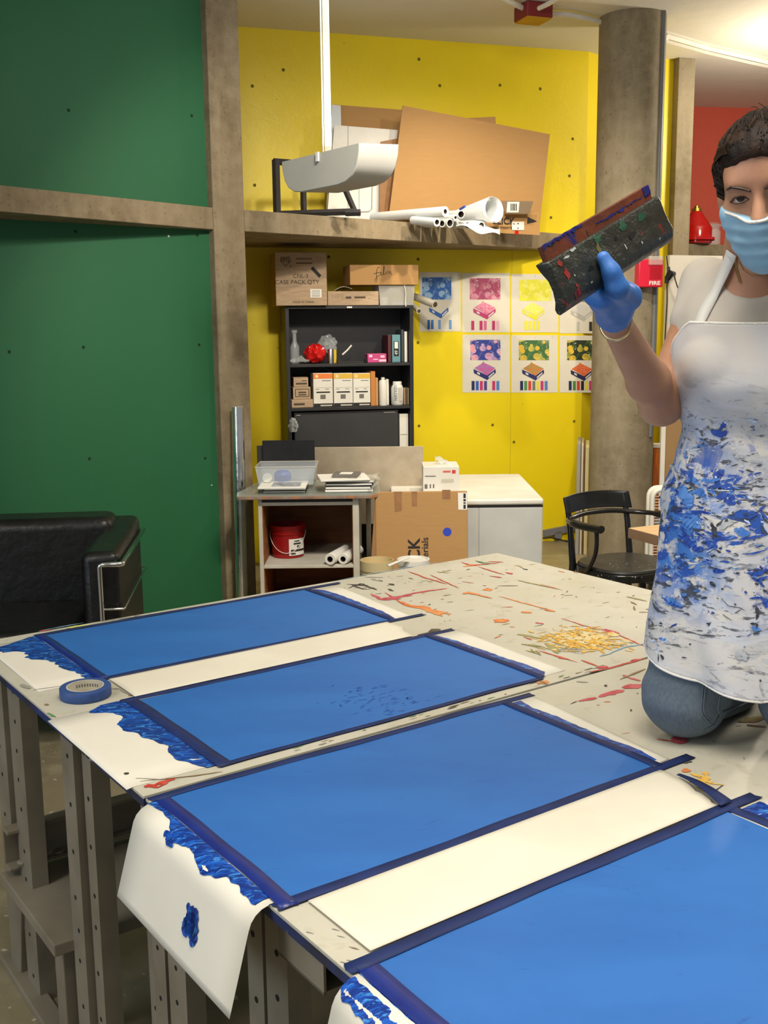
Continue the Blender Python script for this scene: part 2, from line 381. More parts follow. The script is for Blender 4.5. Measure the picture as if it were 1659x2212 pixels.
def post(b0, b1, a0, z0=0, z1=TZ-.02, deep=.04):
    mb = MB(); th = .004
    def bx(a1, a2, c1, c2, za, zb, m=0):
        mb.ext([T(a1, c1, za), T(a2, c1, za), T(a2, c2, za), T(a1, c2, za)], V((0,0,zb-za)), m)
    bx(a0, a0+th, b0, b1, z0, z1); bx(a0+th, a0+deep, b0, b0+th, z0, z1); bx(a0+th, a0+deep, b1-th, b1, z0, z1)
    z = z0+.05; bm_ = (b0+b1)/2
    while z < z1-.03:
        mb.disc(T(a0-.0008, bm_+random.uniform(-.006, .006), z), -AA, .0055, 1, 10); z += random.choice((.075, .11))
    return mb
def worktable(name, label, b0, b1, a1, legs, stains):
    tb = thing(name, label, 'table', T(a1/2, (b0+b1)/2, 0), 0, 'paint-stained work tables')
    P = [T(0, b0), T(a1, b0), T(a1, b1), T(0, b1)]
    mb = MB(); mb.ext([p-V((0,0,.006)) for p in P], V((0,0,.006))); mb.build('table_top', M['tabletop'], tb, world=True, bevel=.001)
    mb = MB(); mb.ext([T(.001, b0+.001, TZ-.022), T(a1-.001, b0+.001, TZ-.022), T(a1-.001, b1-.001, TZ-.022), T(.001, b1-.001, TZ-.022)], V((0,0,.0158)))
    mb.build('table_edge', M['tableedge'], tb, world=True)
    mb = MB()
    for (x, y0, x2, y1) in ((.06, b0+.04, .1, b1-.04), (a1-.1, b0+.04, a1-.06, b1-.04), (.1, b0+.04, a1-.1, b0+.08), (.1, b1-.08, a1-.1, b1-.04)):
        mb.ext([T(x, y0, TZ-.09), T(x2, y0, TZ-.09), T(x2, y1, TZ-.09), T(x, y1, TZ-.09)], V((0,0,.067)))
    mb.build('frame_rail', M['greymetal'], tb, world=True)
    for (u, v, a0) in legs: post(u, v, a0).build('leg', [M['greymetal'], M['darkhole']], tb, world=True)
    mb = MB(); stains(mb); o = mb.build('paint_stains', [INK[k] for k in inkn], tb, world=True); o['kind'] = 'stuff'
    return tb
Z4 = lambda x, y: toab(680+x/2.242, 1180+y/2.242)
Z5 = lambda x, y: toab(900+x/2.186, 1400+y/2.186)
def farst(mb):
    def s(c, w, *p, f=Z4, rag=.5): stroke(mb, [f(*q) for q in p], w, inkn.index(c), tm, rag=rag)
    s('pink', .013, (420,240),(520,222),(640,205)); s('pink', .02, (320,255),(380,250),(470,238)); s('pink', .014, (270,232),(330,262),(420,255))
    s('red', .008, (450,122),(540,155),(640,185)); s('red', .006, (560,140),(650,183),(700,205)); s('pink', .008, (340,225),(400,262),(440,290))
    s('orange', .03, (430,285),(520,300),(620,330)); s('orange', .018, (500,290),(590,318),(660,330)); s('orange', .012, (560,320),(620,340)); s('orange', .012, (400,265),(470,292))
    s('orange', .02, (715,232),(760,225),(770,235)); s('orange', .009, (760,230),(860,254)); s('orange', .028, (812,212),(860,210)); s('orange', .016, (720,225),(800,235))
    s('orange', .02, (720,100),(760,92),(800,92)); s('red', .01, (710,78),(760,95),(900,80)); s('red', .007, (790,100),(920,140)); s('red', .008, (840,75),(915,78))
    s('pink', .014, (925,128),(958,136)); s('pink', .01, (845,145),(905,153)); s('pink', .006, (715,172),(770,180)); s('green', .012, (780,72),(840,88)); s('black', .006, (790,80),(850,82))
    s('olive', .006, (600,130),(660,115)); s('olive', .005, (590,125),(650,130)); s('orange', .008, (890,242),(980,268),(1150,312)); s('orange', .014, (1110,308),(1165,318))
    s('orange', .018, (1000,318),(1050,324)); s('orange', .026, (868,362),(940,358)); s('orange', .014, (870,368),(930,366)); s('red', .004, (905,296),(960,296))
    s('black', .012, (155,185),(240,190),(300,212)); s('black', .006, (160,205),(230,180),(250,195)); s('black', .01, (180,190),(240,210),(270,208)); s('black', .016, (360,182),(380,190)); s('black', .012, (355,208),(380,218))
    s('grey', .01, (240,150),(330,152)); s('black', .006, (300,165),(330,168)); s('grey', .008, (270,160),(330,172)); s('black', .005, (455,155),(475,160))
    s('black', .03, (560,418),(605,403)); s('black', .012, (500,432),(560,418)); s('brown', .012, (490,443),(580,425)); s('olive', .007, (980,165),(1080,188),(1180,210)); s('red', .005, (1090,185),(1200,214))
    s('pink', .012, (1380,405),(1430,408),(1475,425)); s('pink', .014, (1390,418),(1440,412)); s('pink', .012, (1405,402),(1450,420)); s('red', .005, (1195,350),(1300,385),(1380,402)); s('red', .006, (1470,430),(1570,475),(1610,488))
    s('red', .007, (1080,505),(1160,530),(1270,563)); s('red', .009, (1180,542),(1230,550)); s('red', .006, (1290,553),(1370,582)); s('pink', .02, (1370,592),(1420,585)); s('red', .008, (1330,612),(1440,590),(1600,545))
    s('pink', .01, (1530,555),(1590,548)); s('pink', .012, (1070,370),(1110,378)); s('olive', .014, (980,428),(1060,438)); s('olive', .01, (1040,440),(1110,448)); s('olive', .018, (1120,470),(1180,520)); s('olive', .008, (1000,475),(1100,490))
    for i in range(60):
        x, y = random.gauss(1300, 80), random.gauss(452, 20); s('straw', random.uniform(.012, .03), (x, y), (x+random.uniform(-50, 60), y+random.uniform(-10, 12)), rag=.8)
    for i in range(300):                                  # the scumbled yellow patch
        x, y = random.gauss(1290, 85), random.gauss(452, 24)
        s('yellow', random.uniform(.002, .008), (x, y), (x+random.uniform(-60, 70), y+random.uniform(-14, 18)))
    for i in range(26):
        x, y = random.gauss(1400, 70), random.gauss(485, 18); s('yellow', random.uniform(.003, .008), (x, y), (x+random.uniform(20, 60), y+random.uniform(-5, 12)))
    for i in range(12):
        x, y = random.uniform(1020, 1180), random.uniform(470, 510); s('olive', .004, (x, y), (x+random.uniform(20, 90), y+random.uniform(5, 25)))
    for i in range(22):
        x, y = random.uniform(1170, 1270), random.uniform(490, 515); s('grey', .003, (x, y), (x+random.uniform(10, 60), y+random.uniform(-5, 15)))
    s('blue', .007, (1430,520),(1500,490),(1640,466)); s('blue', .006, (1380,535),(1440,520)); s('olive', .009, (1510,245),(1610,268)); s('brown', .007, (1530,270),(1560,285)); s('black', .01, (1615,310),(1640,308)); s('brown', .007, (1545,290),(1550,312)); s('brown', .006, (1570,320),(1620,320))
    s('orange', .03, (1075,657),(1130,665)); s('brown', .01, (1075,650),(1120,668)); s('black', .005, (885,193),(985,192)); s('grey', .005, (640,272),(670,270)); s('red', .005, (1010,440),(1050,455)); s('black', .01, (1010,110),(1030,115)); s('olive', .008, (985,95),(1010,108))
    s('black', .006, (1370,470),(1500,485)); s('blue', .005, (100,170),(270,135),(560,85),(640,78)); s('orange', .006, (1180,120),(1210,128)); s('orange', .006, (1250,125),(1275,130))
    def q(c, w, *p): s(c, w, *p, f=lambda x, y: toab(x/2.183, 1380+y/2.183))
    q('red', .014, (680,700),(720,690),(735,705)); q('red', .012, (730,690),(780,672),(825,662)); q('red', .008, (740,705),(790,680)); q('brown', .004, (660,675),(900,650),(1050,628)); q('grey', .004, (640,660),(760,665))
    def r(c, w, *p): s(c, w, *p, f=lambda x, y: toab(x/3.318, 1250+y/3.318))
    r('lime', .02, (480,355),(560,345),(640,332)); r('pink', .012, (280,378),(370,370)); r('black', .008, (960,272),(1010,268)); r('grey', .005, (650,320),(900,285),(1200,240)); r('blue', .006, (300,372),(600,318)); r('green', .006, (340,965),(400,995)); r('black', .01, (-5,515),(6,516)); r('brown', .008, (320,902),(350,908))
    r('grey', .004, (240,800),(460,770)); r('grey', .012, (150,760),(215,790)); r('brown', .009, (920,838),(950,835)); r('grey', .006, (860,795),(935,835)); r('black', .008, (890,1398),(920,1405)); r('grey', .004, (800,790),(860,792))
    for i in range(110):
        a, b = random.uniform(1.1, 1.78), random.uniform(.05, 1.1); stroke(mb, [(a, b), (a+random.uniform(-.02, .03), b+random.uniform(-.006, .012))], random.uniform(.0015, .005), inkn.index(random.choice(['brown','grey','olive','grey','orange','black'])), tm)
    for i in range(30):
        a, b = random.uniform(.2, 1.2), random.uniform(1.107, 1.13); stroke(mb, [(a, b), (a+random.uniform(.004, .03), b)], random.uniform(.0015, .004), inkn.index(random.choice(['brown','grey','green','black'])), tm)
def nearst(mb):
    def s(c, w, *p, f=Z5): stroke(mb, [f(*q) for q in p], w, inkn.index(c), tm, rag=.5)
    s('pink', .02, (860,232),(930,212),(980,200)); s('pink', .032, (975,190),(1030,180),(1080,174)); s('pink', .012, (765,252),(850,236)); s('pink', .012, (1000,140),(1055,156)); s('pink', .008, (975,128),(1000,140)); s('black', .012, (885,178),(900,178)); s('orange', .006, (885,255),(915,255)); s('grey', .008, (755,160),(810,163)); s('red', .003, (850,270),(866,271))
    s('pink', .034, (1205,425),(1250,435),(1280,440)); s('red', .007, (1135,432),(1190,438),(1220,450)); s('black', .012, (1235,530),(1280,545)); s('black', .008, (1240,540),(1300,538)); s('black', .006, (1285,522),(1298,524)); s('orange', .016, (1258,575),(1290,585))
    for i in range(34):
        x, y = random.gauss(1365, 22), random.gauss(635, 22); s('yellow', random.uniform(.008, .022), (x, y), (x+random.uniform(-18, 22), y+random.uniform(-12, 12)))
    s('black', .003, (1390,690),(1445,650)); s('brown', .02, (1520,350),(1650,330)); s('brown', .01, (1560,365),(1650,372)); s('olive', .01, (1530,345),(1640,322))
    s('brown', .006, (960,150),(1080,100)); s('blue', .01, (1120,240),(1180,200)) 
    for i in range(120):
        a, b = random.uniform(.86, 1.78), random.uniform(1.16, 2.3); stroke(mb, [(a, b), (a+random.uniform(-.02, .03), b+random.uniform(-.006, .012))], random.uniform(.0012, .004), inkn.index(random.choice(['brown','grey','olive','grey','orange','black','pink'])), tm)
    for i in range(7):
        a, b = random.uniform(.0, .04), random.uniform(1.6, 1.75); stroke(mb, [(a, b), (a+.006, b+.01)], .002, inkn.index(random.choice(['brown','grey','grey','green'])), tm)
rl = 1.74
tf = worktable('work_table', 'far paint-splattered pale work table with orange and yellow stains, beside the kneeling person', 0, 1.135, 1.824,
          [(.09,.185,.03),(.235,.33,.03),(.60,.675,.035),(.685,.735,.05),(.82,.88,.12),(.895,.955,.1),(.97,1.05,.1),(.1,.18,rl),(.9,.98,rl)], farst)
tn = worktable('work_table', 'near pale work table that the person kneels on, nearest the camera', 1.145, 2.40, 1.824,
          [(1.405,1.455,.05),(1.465,1.53,.05),(2.25,2.33,.04),(1.3,1.38,rl),(2.25,2.33,rl)], nearst)
# beam, foot shelf, struts under the far table's left end
def bplane(px, py, b): return onpl(px, py, OO+BB*b, BB)
zb = bplane(20, 1783, .21).z; zb2 = bplane(20, 1868, .21).z
mb = MB()
mb.ext([T(.0, .205, zb2), T(1.7, .205, zb2), T(1.7, .215, zb2), T(.0, .215, zb2)], V((0,0,zb-zb2)))
mb.ext([T(.0, .215, zb-.008), T(1.7, .215, zb-.008), T(1.7, .25, zb-.008), T(.0, .25, zb-.008)], V((0,0,.01)))
mb.ext([T(.0, .205, zb2), T(1.7, .205, zb2), T(1.7, .25, zb2), T(.0, .25, zb2)], V((0,0,.008)))
for a in (.03, .12): mb.lathe([(.014, 0), (.012, .006), (.0, .008)], 10, T(a, .258, zb2+.02), 0)
mb.build('cross_beam', M['greymetal'], tf, world=True, bevel=.002)
mb = MB(); mb.ext([T(-.01, .2, .275), T(1.7, .2, .275), T(1.7, .60, .275), T(-.01, .60, .275)], V((0,0,.03))); mb.build('foot_shelf', M['greymetal'], tf, world=True, bevel=.003)
mb = MB(); mb.ext([T(.02, .12, 0), T(.02, .2, 0), T(.02, .26, .27), T(.02, .16, .27)], AA*.03); mb.ext([T(.02, .5, .0), T(.02, .56, 0), T(.02, .56, .27), T(.02, .5, .27)], AA*.03)
mb.ext([T(.0, .08, 0), T(.05, .08, 0), T(.05, .6, 0), T(.0, .6, 0)], V((0,0,.02)))
mb.build('shelf_foot', M['greymetal'], tf, world=True, bevel=.003)
mb = MB(); q = [T(.1, .72, .79), T(.1, .80, .79), T(.04, .80, .79), T(.04, .72, .79)]; mb.ext(q, V((0,0,.04))); mb.build('wood_block', M['rust'], tf, world=True, bevel=.003)
mb = MB(); mb.ext([T(.02, 1.56, .76), T(.02, 1.68, .76), T(.02, 1.68, .82), T(.02, 1.56, .82)], AA*.004); mb.ext([T(.02, 1.56, .76), T(.10, 1.56, .76), T(.1, 1.68, .76), T(.02, 1.68, .76)], V((0,0,.004)))
mb.build('angle_bracket', M['greymetal'], tn, world=True)

# ------------------------------------------------------------------ printed sheets
def hang(a, b, h=0., r=.035, z=TZ, a0=0.):           # follows the table, then curls over its left edge
    if a >= a0: return T(a, b, z+h)
    s = a0-a; thm = rad(74); th_s = r*thm
    if s < th_s: th = s/r; o = r*sin(th); d = r*(1-cos(th))
    else: th = thm; o = r*sin(th)+(s-th_s)*cos(th); d = r*(1-cos(th))+(s-th_s)*sin(th)
    return T(a0-o, b, z-d)+(-AA*sin(th)+V((0,0,1))*cos(th))*h
t = NT('blue_screen_ink'); co_ = t.coord()
c = t.mix(t.noise(3.2, 4, .6, t.coord(scale=(1, 2.2, 1), rot=(0, 0, -.95)), .5, .4, .68), '2669b4', '205faa'); c = t.mix(t.math('MULTIPLY', t.noise(11, 6, .7, t.coord(scale=(1, 2.6, 1), rot=(0, 0, -.95)), 1.2, .62, .68, 3), .6), c, '174c94')
t.bump(t.noise(160, 2, .5, co_), .06, .0006); M['inkblue'] = t.fin(c, .5, 0, .6)
t = NT('blue_smear'); co_ = t.coord(scale=(1, 3.2, 1), rot=(0, 0, .5)); 
c = t.mix(t.noise(20, 5, .65, co_, 1.4, .42, .52), '1b58b8', '11307e'); c = t.mix(t.noise(26, 5, .6, co_, 1.5, .56, .6, 4), c, '3f86cf'); c = t.mix(t.noise(34, 4, .6, co_, 1.2, .66, .68, 7), c, 'b9cde0')
t.bump(t.noise(40, 4, .6, co_, 1), .15, .002); M['smear'] = t.fin(c, .3)
M['navytape'] = plain('navy_masking_tape', '1f2f62', .6, '1a2650', 14, .1, spec=.3)
M['navywet'] = plain('tape_soaked_with_ink', '16256e', .35, '1c2f7c', 20, .1)
M['sheet'] = plain('printing_paper', 'dfdacb', .85, 'd8d3c4', 5, spec=.25)
M['newsprint'] = plain('masking_paper', 'e0dac8', .85, 'd9d2bf', 5, spec=.25)

def sheet(label, a0, a1, b0, b1, fa, fb, tapes, smears, extra=None, left=None, a1b=None, mask=None):
    s = thing('printed_sheet', label, 'sheet of paper', T((fa[0]+fa[1])/2, (fb[0]+fb[1])/2, TZ), 0, 'sheets of paper masked for screen printing')
    a1b = a1b if a1b is not None else a1
    mb = MB(); mb.grid(lambda u, v: hang((a0+(a1+(a1b-a1)*v-a0)*u) if left is None else ((a0+(left-a0)*v)+(a1+(a1b-a1)*v-(a0+(left-a0)*v))*u), b0+(b1-b0)*v, .0006+.0012*max(0, sin(9*u+4*v))*(0 if a0+(a1-a0)*u < 0 else 1)), 90, 6)
    mb.build('paper', M['sheet'], s, world=True, smooth=60, solid=.0005)
    mb = MB(); wob = [random.uniform(-1, 1) for _ in range(60)]
    mb.grid(lambda u, v: hang(fa[0]+(fa[1]-fa[0])*u, fb[0]+(fb[1]-fb[0])*v, .0022), 40, 8)
    mb.build('printed_colour_field', M['inkblue'], s, world=True, smooth=60)
    for (ta, tb, ua, ub, w, mt) in tapes:
        L = math.hypot(ua-ta, ub-tb); n = 26; da, db = (ua-ta)/L, (ub-tb)/L; ph = random.uniform(0, 6)
        mb = MB()
        def fn(u, v):
            k = u*L; off = .0013*sin(k*13+ph)+.0007*sin(k*31+ph)
            q = (v-.5)*w+off; e = random.uniform(-.004, .004) if u in (0, 1) else 0
            return hang(ta+da*(k+e)-db*q, tb+db*(k+e)+da*q, .0030+.0004*sin(k*20))
        mb.grid(fn, n, 2); mb.build('masking_tape', M[mt], s, world=True, smooth=60, solid=.0005)
    for (edge, out, pts) in smears:                   # edge a, then (b, reach) pairs; ragged outer rim
        mb = MB(); bs = [p[0] for p in pts]; n = 80; vs = []; F_ = [(random.uniform(20, 60), random.uniform(0, 6)) for _ in range(3)]+[(random.uniform(120, 260), random.uniform(0, 6)) for _ in range(2)]
        for k in range(n+1):
            b = bs[0]+(bs[-1]-bs[0])*k/n; i = 1
            while i < len(pts)-1 and pts[i][0] < b: i += 1
            u = (b-pts[i-1][0])/(pts[i][0]-pts[i-1][0]); r = pts[i-1][1]+(pts[i][1]-pts[i-1][1])*u
            r *= 1+sum((.09 if out < 0 else .05)*sin(f*b+q) for f, q in F_[:3])+sum((.05 if out < 0 else .03)*sin(f*b+q) for f, q in F_[3:])+random.uniform(-.02, .02); vs += [hang(edge, b, .0021), hang(edge+out*r*.5, b, .0023), hang(edge+out*max(r, .002), b, .0018)]
        fs = []
        for k in range(n):
            for q in (0, 1):
                f = (3*k+q, 3*k+q+1, 3*k+q+4, 3*k+q+3); fs.append(f if out < 0 else f[::-1])
        mb.add(vs, fs); mb.build('ink_smear', M['smear'], s, world=True, smooth=50)
    if extra: extra(s)
    return s
tw = .024
def mottle(s):
    mb = MB(); mf = lambda a, b, h: T(a, b, TZ+.0026)
    for i in range(70):
        x, y = random.gauss(810, 55), random.gauss(1512, 17); a, b = toab(x, y)
        if .2 < a < .96 and .7 < b < 1.08: stroke(mb, [(a, b), (a+random.uniform(.004, .022), b+random.uniform(-.012, .008))], random.uniform(.002, .006), 0, mf, seg=.006)
    o = mb.build('ink_mottling', plain('deep_ink', '17509c', .5, '1a58a8', 40), s, world=True); o['kind'] = 'stuff'
sheet('blue-inked paper furthest from the camera, along the back edge of the far table', .03, 1.105, .055, .485, (.175, 1.0), (.05, .49),
      [(.165,.038,1.125,.040,.018,'navytape'),(.165,.488,1.105,.500,.018,'navytape'),(.178,.04,.180,.49,.026,'navywet'),(1.0,.05,1.005,.5,.02,'navytape')],
      [(.166,-1,[(.04,.02),(.06,.05),(.1,.12),(.14,.125),(.2,.09),(.26,.05),(.32,.035),(.38,.03),(.44,.022),(.485,.01)]),(1.012,1,[(.06,.01),(.09,.03),(.2,.03),(.3,.026),(.4,.022),(.46,.012),(.485,.004)])], a1b=1.07)
sheet('blue-inked paper on the far table beside the dark seam, second from the back', -.012, 1.085, .672, 1.09, (.18, .98), (.675, 1.10),
      [(.15,.664,1.075,.668,.02,'navytape'),(.16,1.102,.98,1.100,.014,'navytape'),(.172,.66,.175,1.105,.03,'navytape'),(.985,.67,.985,1.10,.022,'navytape')],
      [(.16,-1,[(.655,.05),(.68,.075),(.76,.07),(.85,.055),(.92,.045),(1.0,.04),(1.06,.035),(1.095,.02)]),(.995,1,[(.68,.010),(.76,.02),(.9,.022),(1.0,.026),(1.07,.022),(1.085,.008)])], mottle, a1b=1.065)
def drip(s):
    mb = MB(); mf = lambda a, b, h: hang(a, b, .0022)
    for i in range(26): 
        a, b = random.gauss(-.108, .009), random.gauss(1.42, .012); th_ = random.uniform(0, 3.1); stroke(mb, [(a-.012*cos(th_), b-.012*sin(th_)), (a+.012*cos(th_), b+.012*sin(th_))], random.uniform(.012, .024), 0, mf, seg=.004)
    stroke(mb, [(-.02, 1.27), (-.025, 1.30)], .012, 0, mf, seg=.004); stroke(mb, [(-.028, 1.285), (-.03, 1.315)], .01, 0, mf, seg=.004)
    mb.build('ink_smear', M['smear'], s, world=True)
sheet("blue-inked paper whose left end curls down over the near table's edge", -.172, .885, 1.17, 1.575, (.03, .795), (1.165, 1.585),
      [(.0,1.160,.885,1.166,.02,'navytape'),(.0,1.59,.885,1.592,.022,'navytape'),(.022,1.16,.02,1.60,.026,'navywet'),(.805,1.17,.80,1.59,.022,'navytape')],
      [(.008,-1,[(1.17,.012),(1.2,.01),(1.26,.014),(1.3,.028),(1.36,.034),(1.44,.03),(1.5,.022),(1.56,.02)]),(.812,1,[(1.18,.026),(1.22,.02),(1.3,.022),(1.4,.018),(1.5,.022),(1.565,.01)])], drip, a1b=.845)
sheet('blue-inked paper nearest the camera, running out of the lower right of the picture', -.172, .87, 1.785, 2.2, (.03, .745), (1.765, 2.2),
      [(.0,1.768,.835,1.768,.024,'navytape'),(.0,2.205,.87,2.2,.022,'navytape'),(.022,1.77,.02,2.21,.03,'navywet'),(.76,1.77,.757,2.2,.024,'navytape')],
      [(.008,-1,[(1.785,.03),(1.83,.045),(1.9,.05),(2.0,.04),(2.1,.03),(2.19,.02)]),(.772,1,[(1.785,.05),(1.83,.055),(1.9,.05),(2.1,.04),(2.19,.02)])])
def maskpaper(label, a0, a1, b0, b1, skew):
    mb = MB(); n = 60; js = [random.uniform(-.004, .004) for _ in range(40)]
    def fn(u, v):
        e = a1+skew*v+.008*sin(v*5)+js[int(v*14)]; return T(a0+(e-a0)*u, b0+(b1-b0)*v, TZ+.0042+(.004*sin(pi*v)*max(0, u-.6)))
    mb.grid(fn, 40, 14); o = mb.build('masking_paper', M['newsprint'], loc=T((a0+a1)/2, (b0+b1)/2, TZ+.001), world=True, smooth=60, solid=.0005)
    return put(o, label, 'paper strip', 'plain paper strips between the blue sheets')
maskpaper('plain white paper strip on the far table, beside the tape roll', .186, .975, .505, .655, -.02)
maskpaper('plain white paper strip between the two blue sheets of the near table', .045, .785, 1.603, 1.755, -.03)
mb = MB(); mb.grid(lambda u, v: T(.79-.03*u+.022*(v-.5)*(.4+u), 1.64+.125*u, TZ+.008+.006*sin(pi*u)), 14, 2)
put(mb.build('masking_tape', M['navytape'], loc=T(.77, 1.7, TZ), world=True, smooth=60, solid=.0006), 'short loose strip of navy masking tape on the near table by the plain paper', 'tape')

# tape roll
tr = thing('masking_tape_roll', 'roll of blue masking tape lying flat on the far table between two blue sheets', 'tape', T(.105, .575, TZ))
mb = MB(); mb.lathe([(.0405, .0005), (.054, .0), (.0555, .002), (.0555, .022), (.054, .024), (.0405, .0235), (.0405, .0005)], 48, cap=False); mb.build('tape_layers', plain('blue_tape_roll', '2f4f8c', .55, '2a4579', 40), tr, smooth=40)
mb = MB(); mb.lathe([(.038, .0008), (.0404, .0006), (.0404, .0245), (.038, .0245), (.038, .0008)], 48, cap=False); co_r = mb.build('cardboard_core', M['offwhite'], tr, smooth=40)
mb = MB()
for i in range(9):
    th = rad(60+i*9); mb.add([(.0378*cos(th+d), .0378*sin(th+d), z) for d, z in ((0,.009),(0,.016),(.09,.016),(.09,.009))], [(0,1,2,3)])
mb.build('core_print', M['inkgrey'], tr)
# ================================================================== SOFA, TUBE, CART
so = thing('leather_sofa', 'black leather sofa with a chrome tube frame in front of the green wall', 'sofa', V((ony(258, 1215, 4.08).x, 4.08, 0)), rad(6))
def rbox(name, x0, x1, y0, y1, z0, z1, mat, par, bev=.04, seg=4):
    mb = MB(); mb.box(x0, x1, y0, y1, z0, z1); return mb.build(name, mat, par, smooth=50, bevel=bev, seg=seg)
W_ = 1.75
sh = ony(178, 1172, 4.15).z; bh = ony(150, 1106, 4.75).z
mb = MB()
# arm: top slopes up to the back
for (x0, x1) in ((-.155, -.005), (-W_, -W_+.15)):
    m2 = MB(); m2.ext([(x0, .02, .12), (x0, .74, .12), (x0, .74, bh-.02), (x0, .5, bh-.05), (x0, .02, sh-.03)], (x1-x0, 0, 0)); m2.build('armrest', M['leather'], so, smooth=50, bevel=.035, seg=4)
mb = MB(); mb.grid(lambda u, v: V((-W_+.1+(W_-.16)*u, .60+.06*sin(pi*v)-.10*(1-v)+.0*u, .3+(bh-.3)*v+.02*sin(pi*u))), 12, 6); 
rbox('backrest', -W_+.12, -.10, .52, .76, .2, bh, M['leather'], so, .05)
for i in range(2):
    x0 = -W_+.155+i*(W_-.32)/2; rbox('seat_cushion', x0+.004, x0+(W_-.32)/2-.004, .0, .54, .30, .48, M['leather'], so, .045)
rbox('base_cushion', -W_+.155, -.16, .02, .6, .13, .30, M['leather'], so, .03)
for sx, x in ((1, 0), (-1, -W_)):
    zt_ = ony(240, 1217, 4.08).z; zl = ony(240, 1313, 4.08).z; xi = x-sx*.075
    mb = MB(); r = .0105
    mb.tube([(xi, -.02, .0), (xi, -.02, zt_-.012), (xi+sx*.003, -.02, zt_-.003), (xi+sx*.012, -.02, zt_), (x+sx*.004, -.02, zt_), (x+sx*.012, -.01, zt_), (x+sx*.012, .0, zt_), (x+sx*.012, .72, zt_), (x-sx*.02, .775, zt_-.01), (x-sx*.04, .78, zt_-.05), (x-sx*.04, .78, 0)], r, 12)
    o = mb.build('chrome_rail', M['chrome'], so, smooth=60)
    mb = MB(); mb.tube([(xi, -.018, zl), (x+sx*.012, -.018, zl), (x+sx*.012, .0, zl), (x+sx*.012, .72, zl), (x-sx*.04, .78, zl)], .005, 8); mb.build('chrome_rod', M['chrome'], so, smooth=60)

# reflective tube leaning on the post
tb0 = lf(513, 879, .06); tb1 = lf(523, 1290, .10)
tp = tb0; bt = tb0+(tb1-tb0)*((tb0.z)/(tb0.z-tb1.z))
mb = MB(); mb.tube([bt, tp], .0345, 32, cap=True); mb.tube([tp-V((0,0,.02)), tp+V((0,0,.0006))], .031, 24, 1)
put(mb.build('foil_roll', [M['foil'], M['offwhite']], loc=bt, world=True, smooth=60), 'tall roll of mirror-like silver foil standing against the concrete post', 'roll')

# cart
class Frame:
    def __init__(s, o): s.o = o; s.M = mw(o); s.I = s.M.inverted(); s.c = s.I @ CAM
    def P(s, px, py, y=0.):
        d = s.I.to_3x3() @ ray(px, py); return s.c+d*((y-s.c.y)/d.y)
    def Z(s, px, py, z):
        d = s.I.to_3x3() @ ray(px, py); return s.c+d*((z-s.c.z)/d.z)
    def W(s, p): return s.M @ V(p)
def boxin(fr, name, label, cat, px0, px1, pyt, zb, dy, depth, mat, group=None, bevel=.003, rz=0, tilt=0, pyref=None, mats=None, minh=None):
    r = pyref if pyref is not None else pyt+20
    a = fr.P(px0, r, dy); b = fr.P(px1, r, dy); zt = fr.P((px0+px1)/2, pyt, dy).z
    if pyref == 'z': pass
    w = b.x-a.x; h = (zt-zb) if minh is None else minh
    mb = MB(); mb.box(-w/2, w/2, 0, depth, 0, h)
    o = mb.build(name, mats or mat, loc=fr.W(((a.x+b.x)/2, dy, zb)), rz=fr.o.rotation_euler.z+rz, bevel=bevel)
    if tilt: o.rotation_euler = (0, tilt, o.rotation_euler.z)
    put(o, label, cat, group); o['_w'] = w; o['_h'] = h
    return o
def decal(o, u0, v0, u1, v1, mat, name='printed_label', off=.0008, y=0.):
    w, h = o['_w'], o['_h']; mb = MB()
    mb.add([(-w/2+w*u, y-off, h*v) for u, v in ((u0,v0),(u1,v0),(u1,v1),(u0,v1))], [(0,1,2,3)])
    return mb.build(name, mat, o)
def ftext(o, s, u, v, size, mat, sx=1, **k):
    w, h = o['_w'], o['_h']; return text(s, size, o, (-w/2+w*u, -.0014, h*v), (1,0,0), (0,0,1), mat, sx=sx, **k)

CT = .75
cl_ = onz(508, 1068, CT); cr_ = onz(818, 1068, CT); bk_ = onz(535, 1040, CT)
cart = thing('cabinet_cart', 'low white-edged open cabinet with brown plywood inside, under the glass sheet', 'cabinet', V(((cl_.x+cr_.x)/2, cl_.y+.02, 0)), 0)
CF = Frame(cart)
x0 = CF.P(559, 1150).x; x1 = CF.P(776, 1150).x; D_ = .62; ct = CT-.03
def cb(name, mat, *bx, bevel=.002):
    mb = MB()
    for b in bx: mb.box(*b)
    return mb.build(name, mat, cart, bevel=bevel)
zs = CF.P(660, 1223).z; zr1 = CF.P(660, 1092).z
cb('side_panel', M['offwhite'], (x0, x0+.022, 0, D_, 0, ct)); cb('side_panel', M['offwhite'], (x1-.035, x1, 0, D_, 0, ct))
cb('top_rail', M['offwhite'], (x0+.022, x1-.035, 0, .02, zr1, zr1+.02)); cb('shelf', M['offwhite'], (x0+.022, x1-.035, 0, D_, zs-.012, zs+.006))
cb('back_panel', M['ply'], (x0+.022, x1-.035, D_-.012, D_, 0, ct-.06)); [cb('inner_lining', M['ply'], b_) for b_ in ((x0+.022, x0+.026, .01, D_-.012, 0, zs-.012), (x0+.022, x0+.026, .01, D_-.012, zs+.006, zr1), (x1-.039, x1-.035, .01, D_-.012, 0, zs-.012), (x1-.039, x1-.035, .01, D_-.012, zs+.006, zr1))]
cb('cabinet_top', M['black'], (x0+.02, x1-.033, .0, D_, ct-.022, ct-.001)); cb('back_leg', M['greymetal'], (x1+.03, x1+.06, .55, .58, 0, ct))
cb('bottom_panel', M['ply'], (x0+.022, x1-.035, 0, D_, .05, .068))
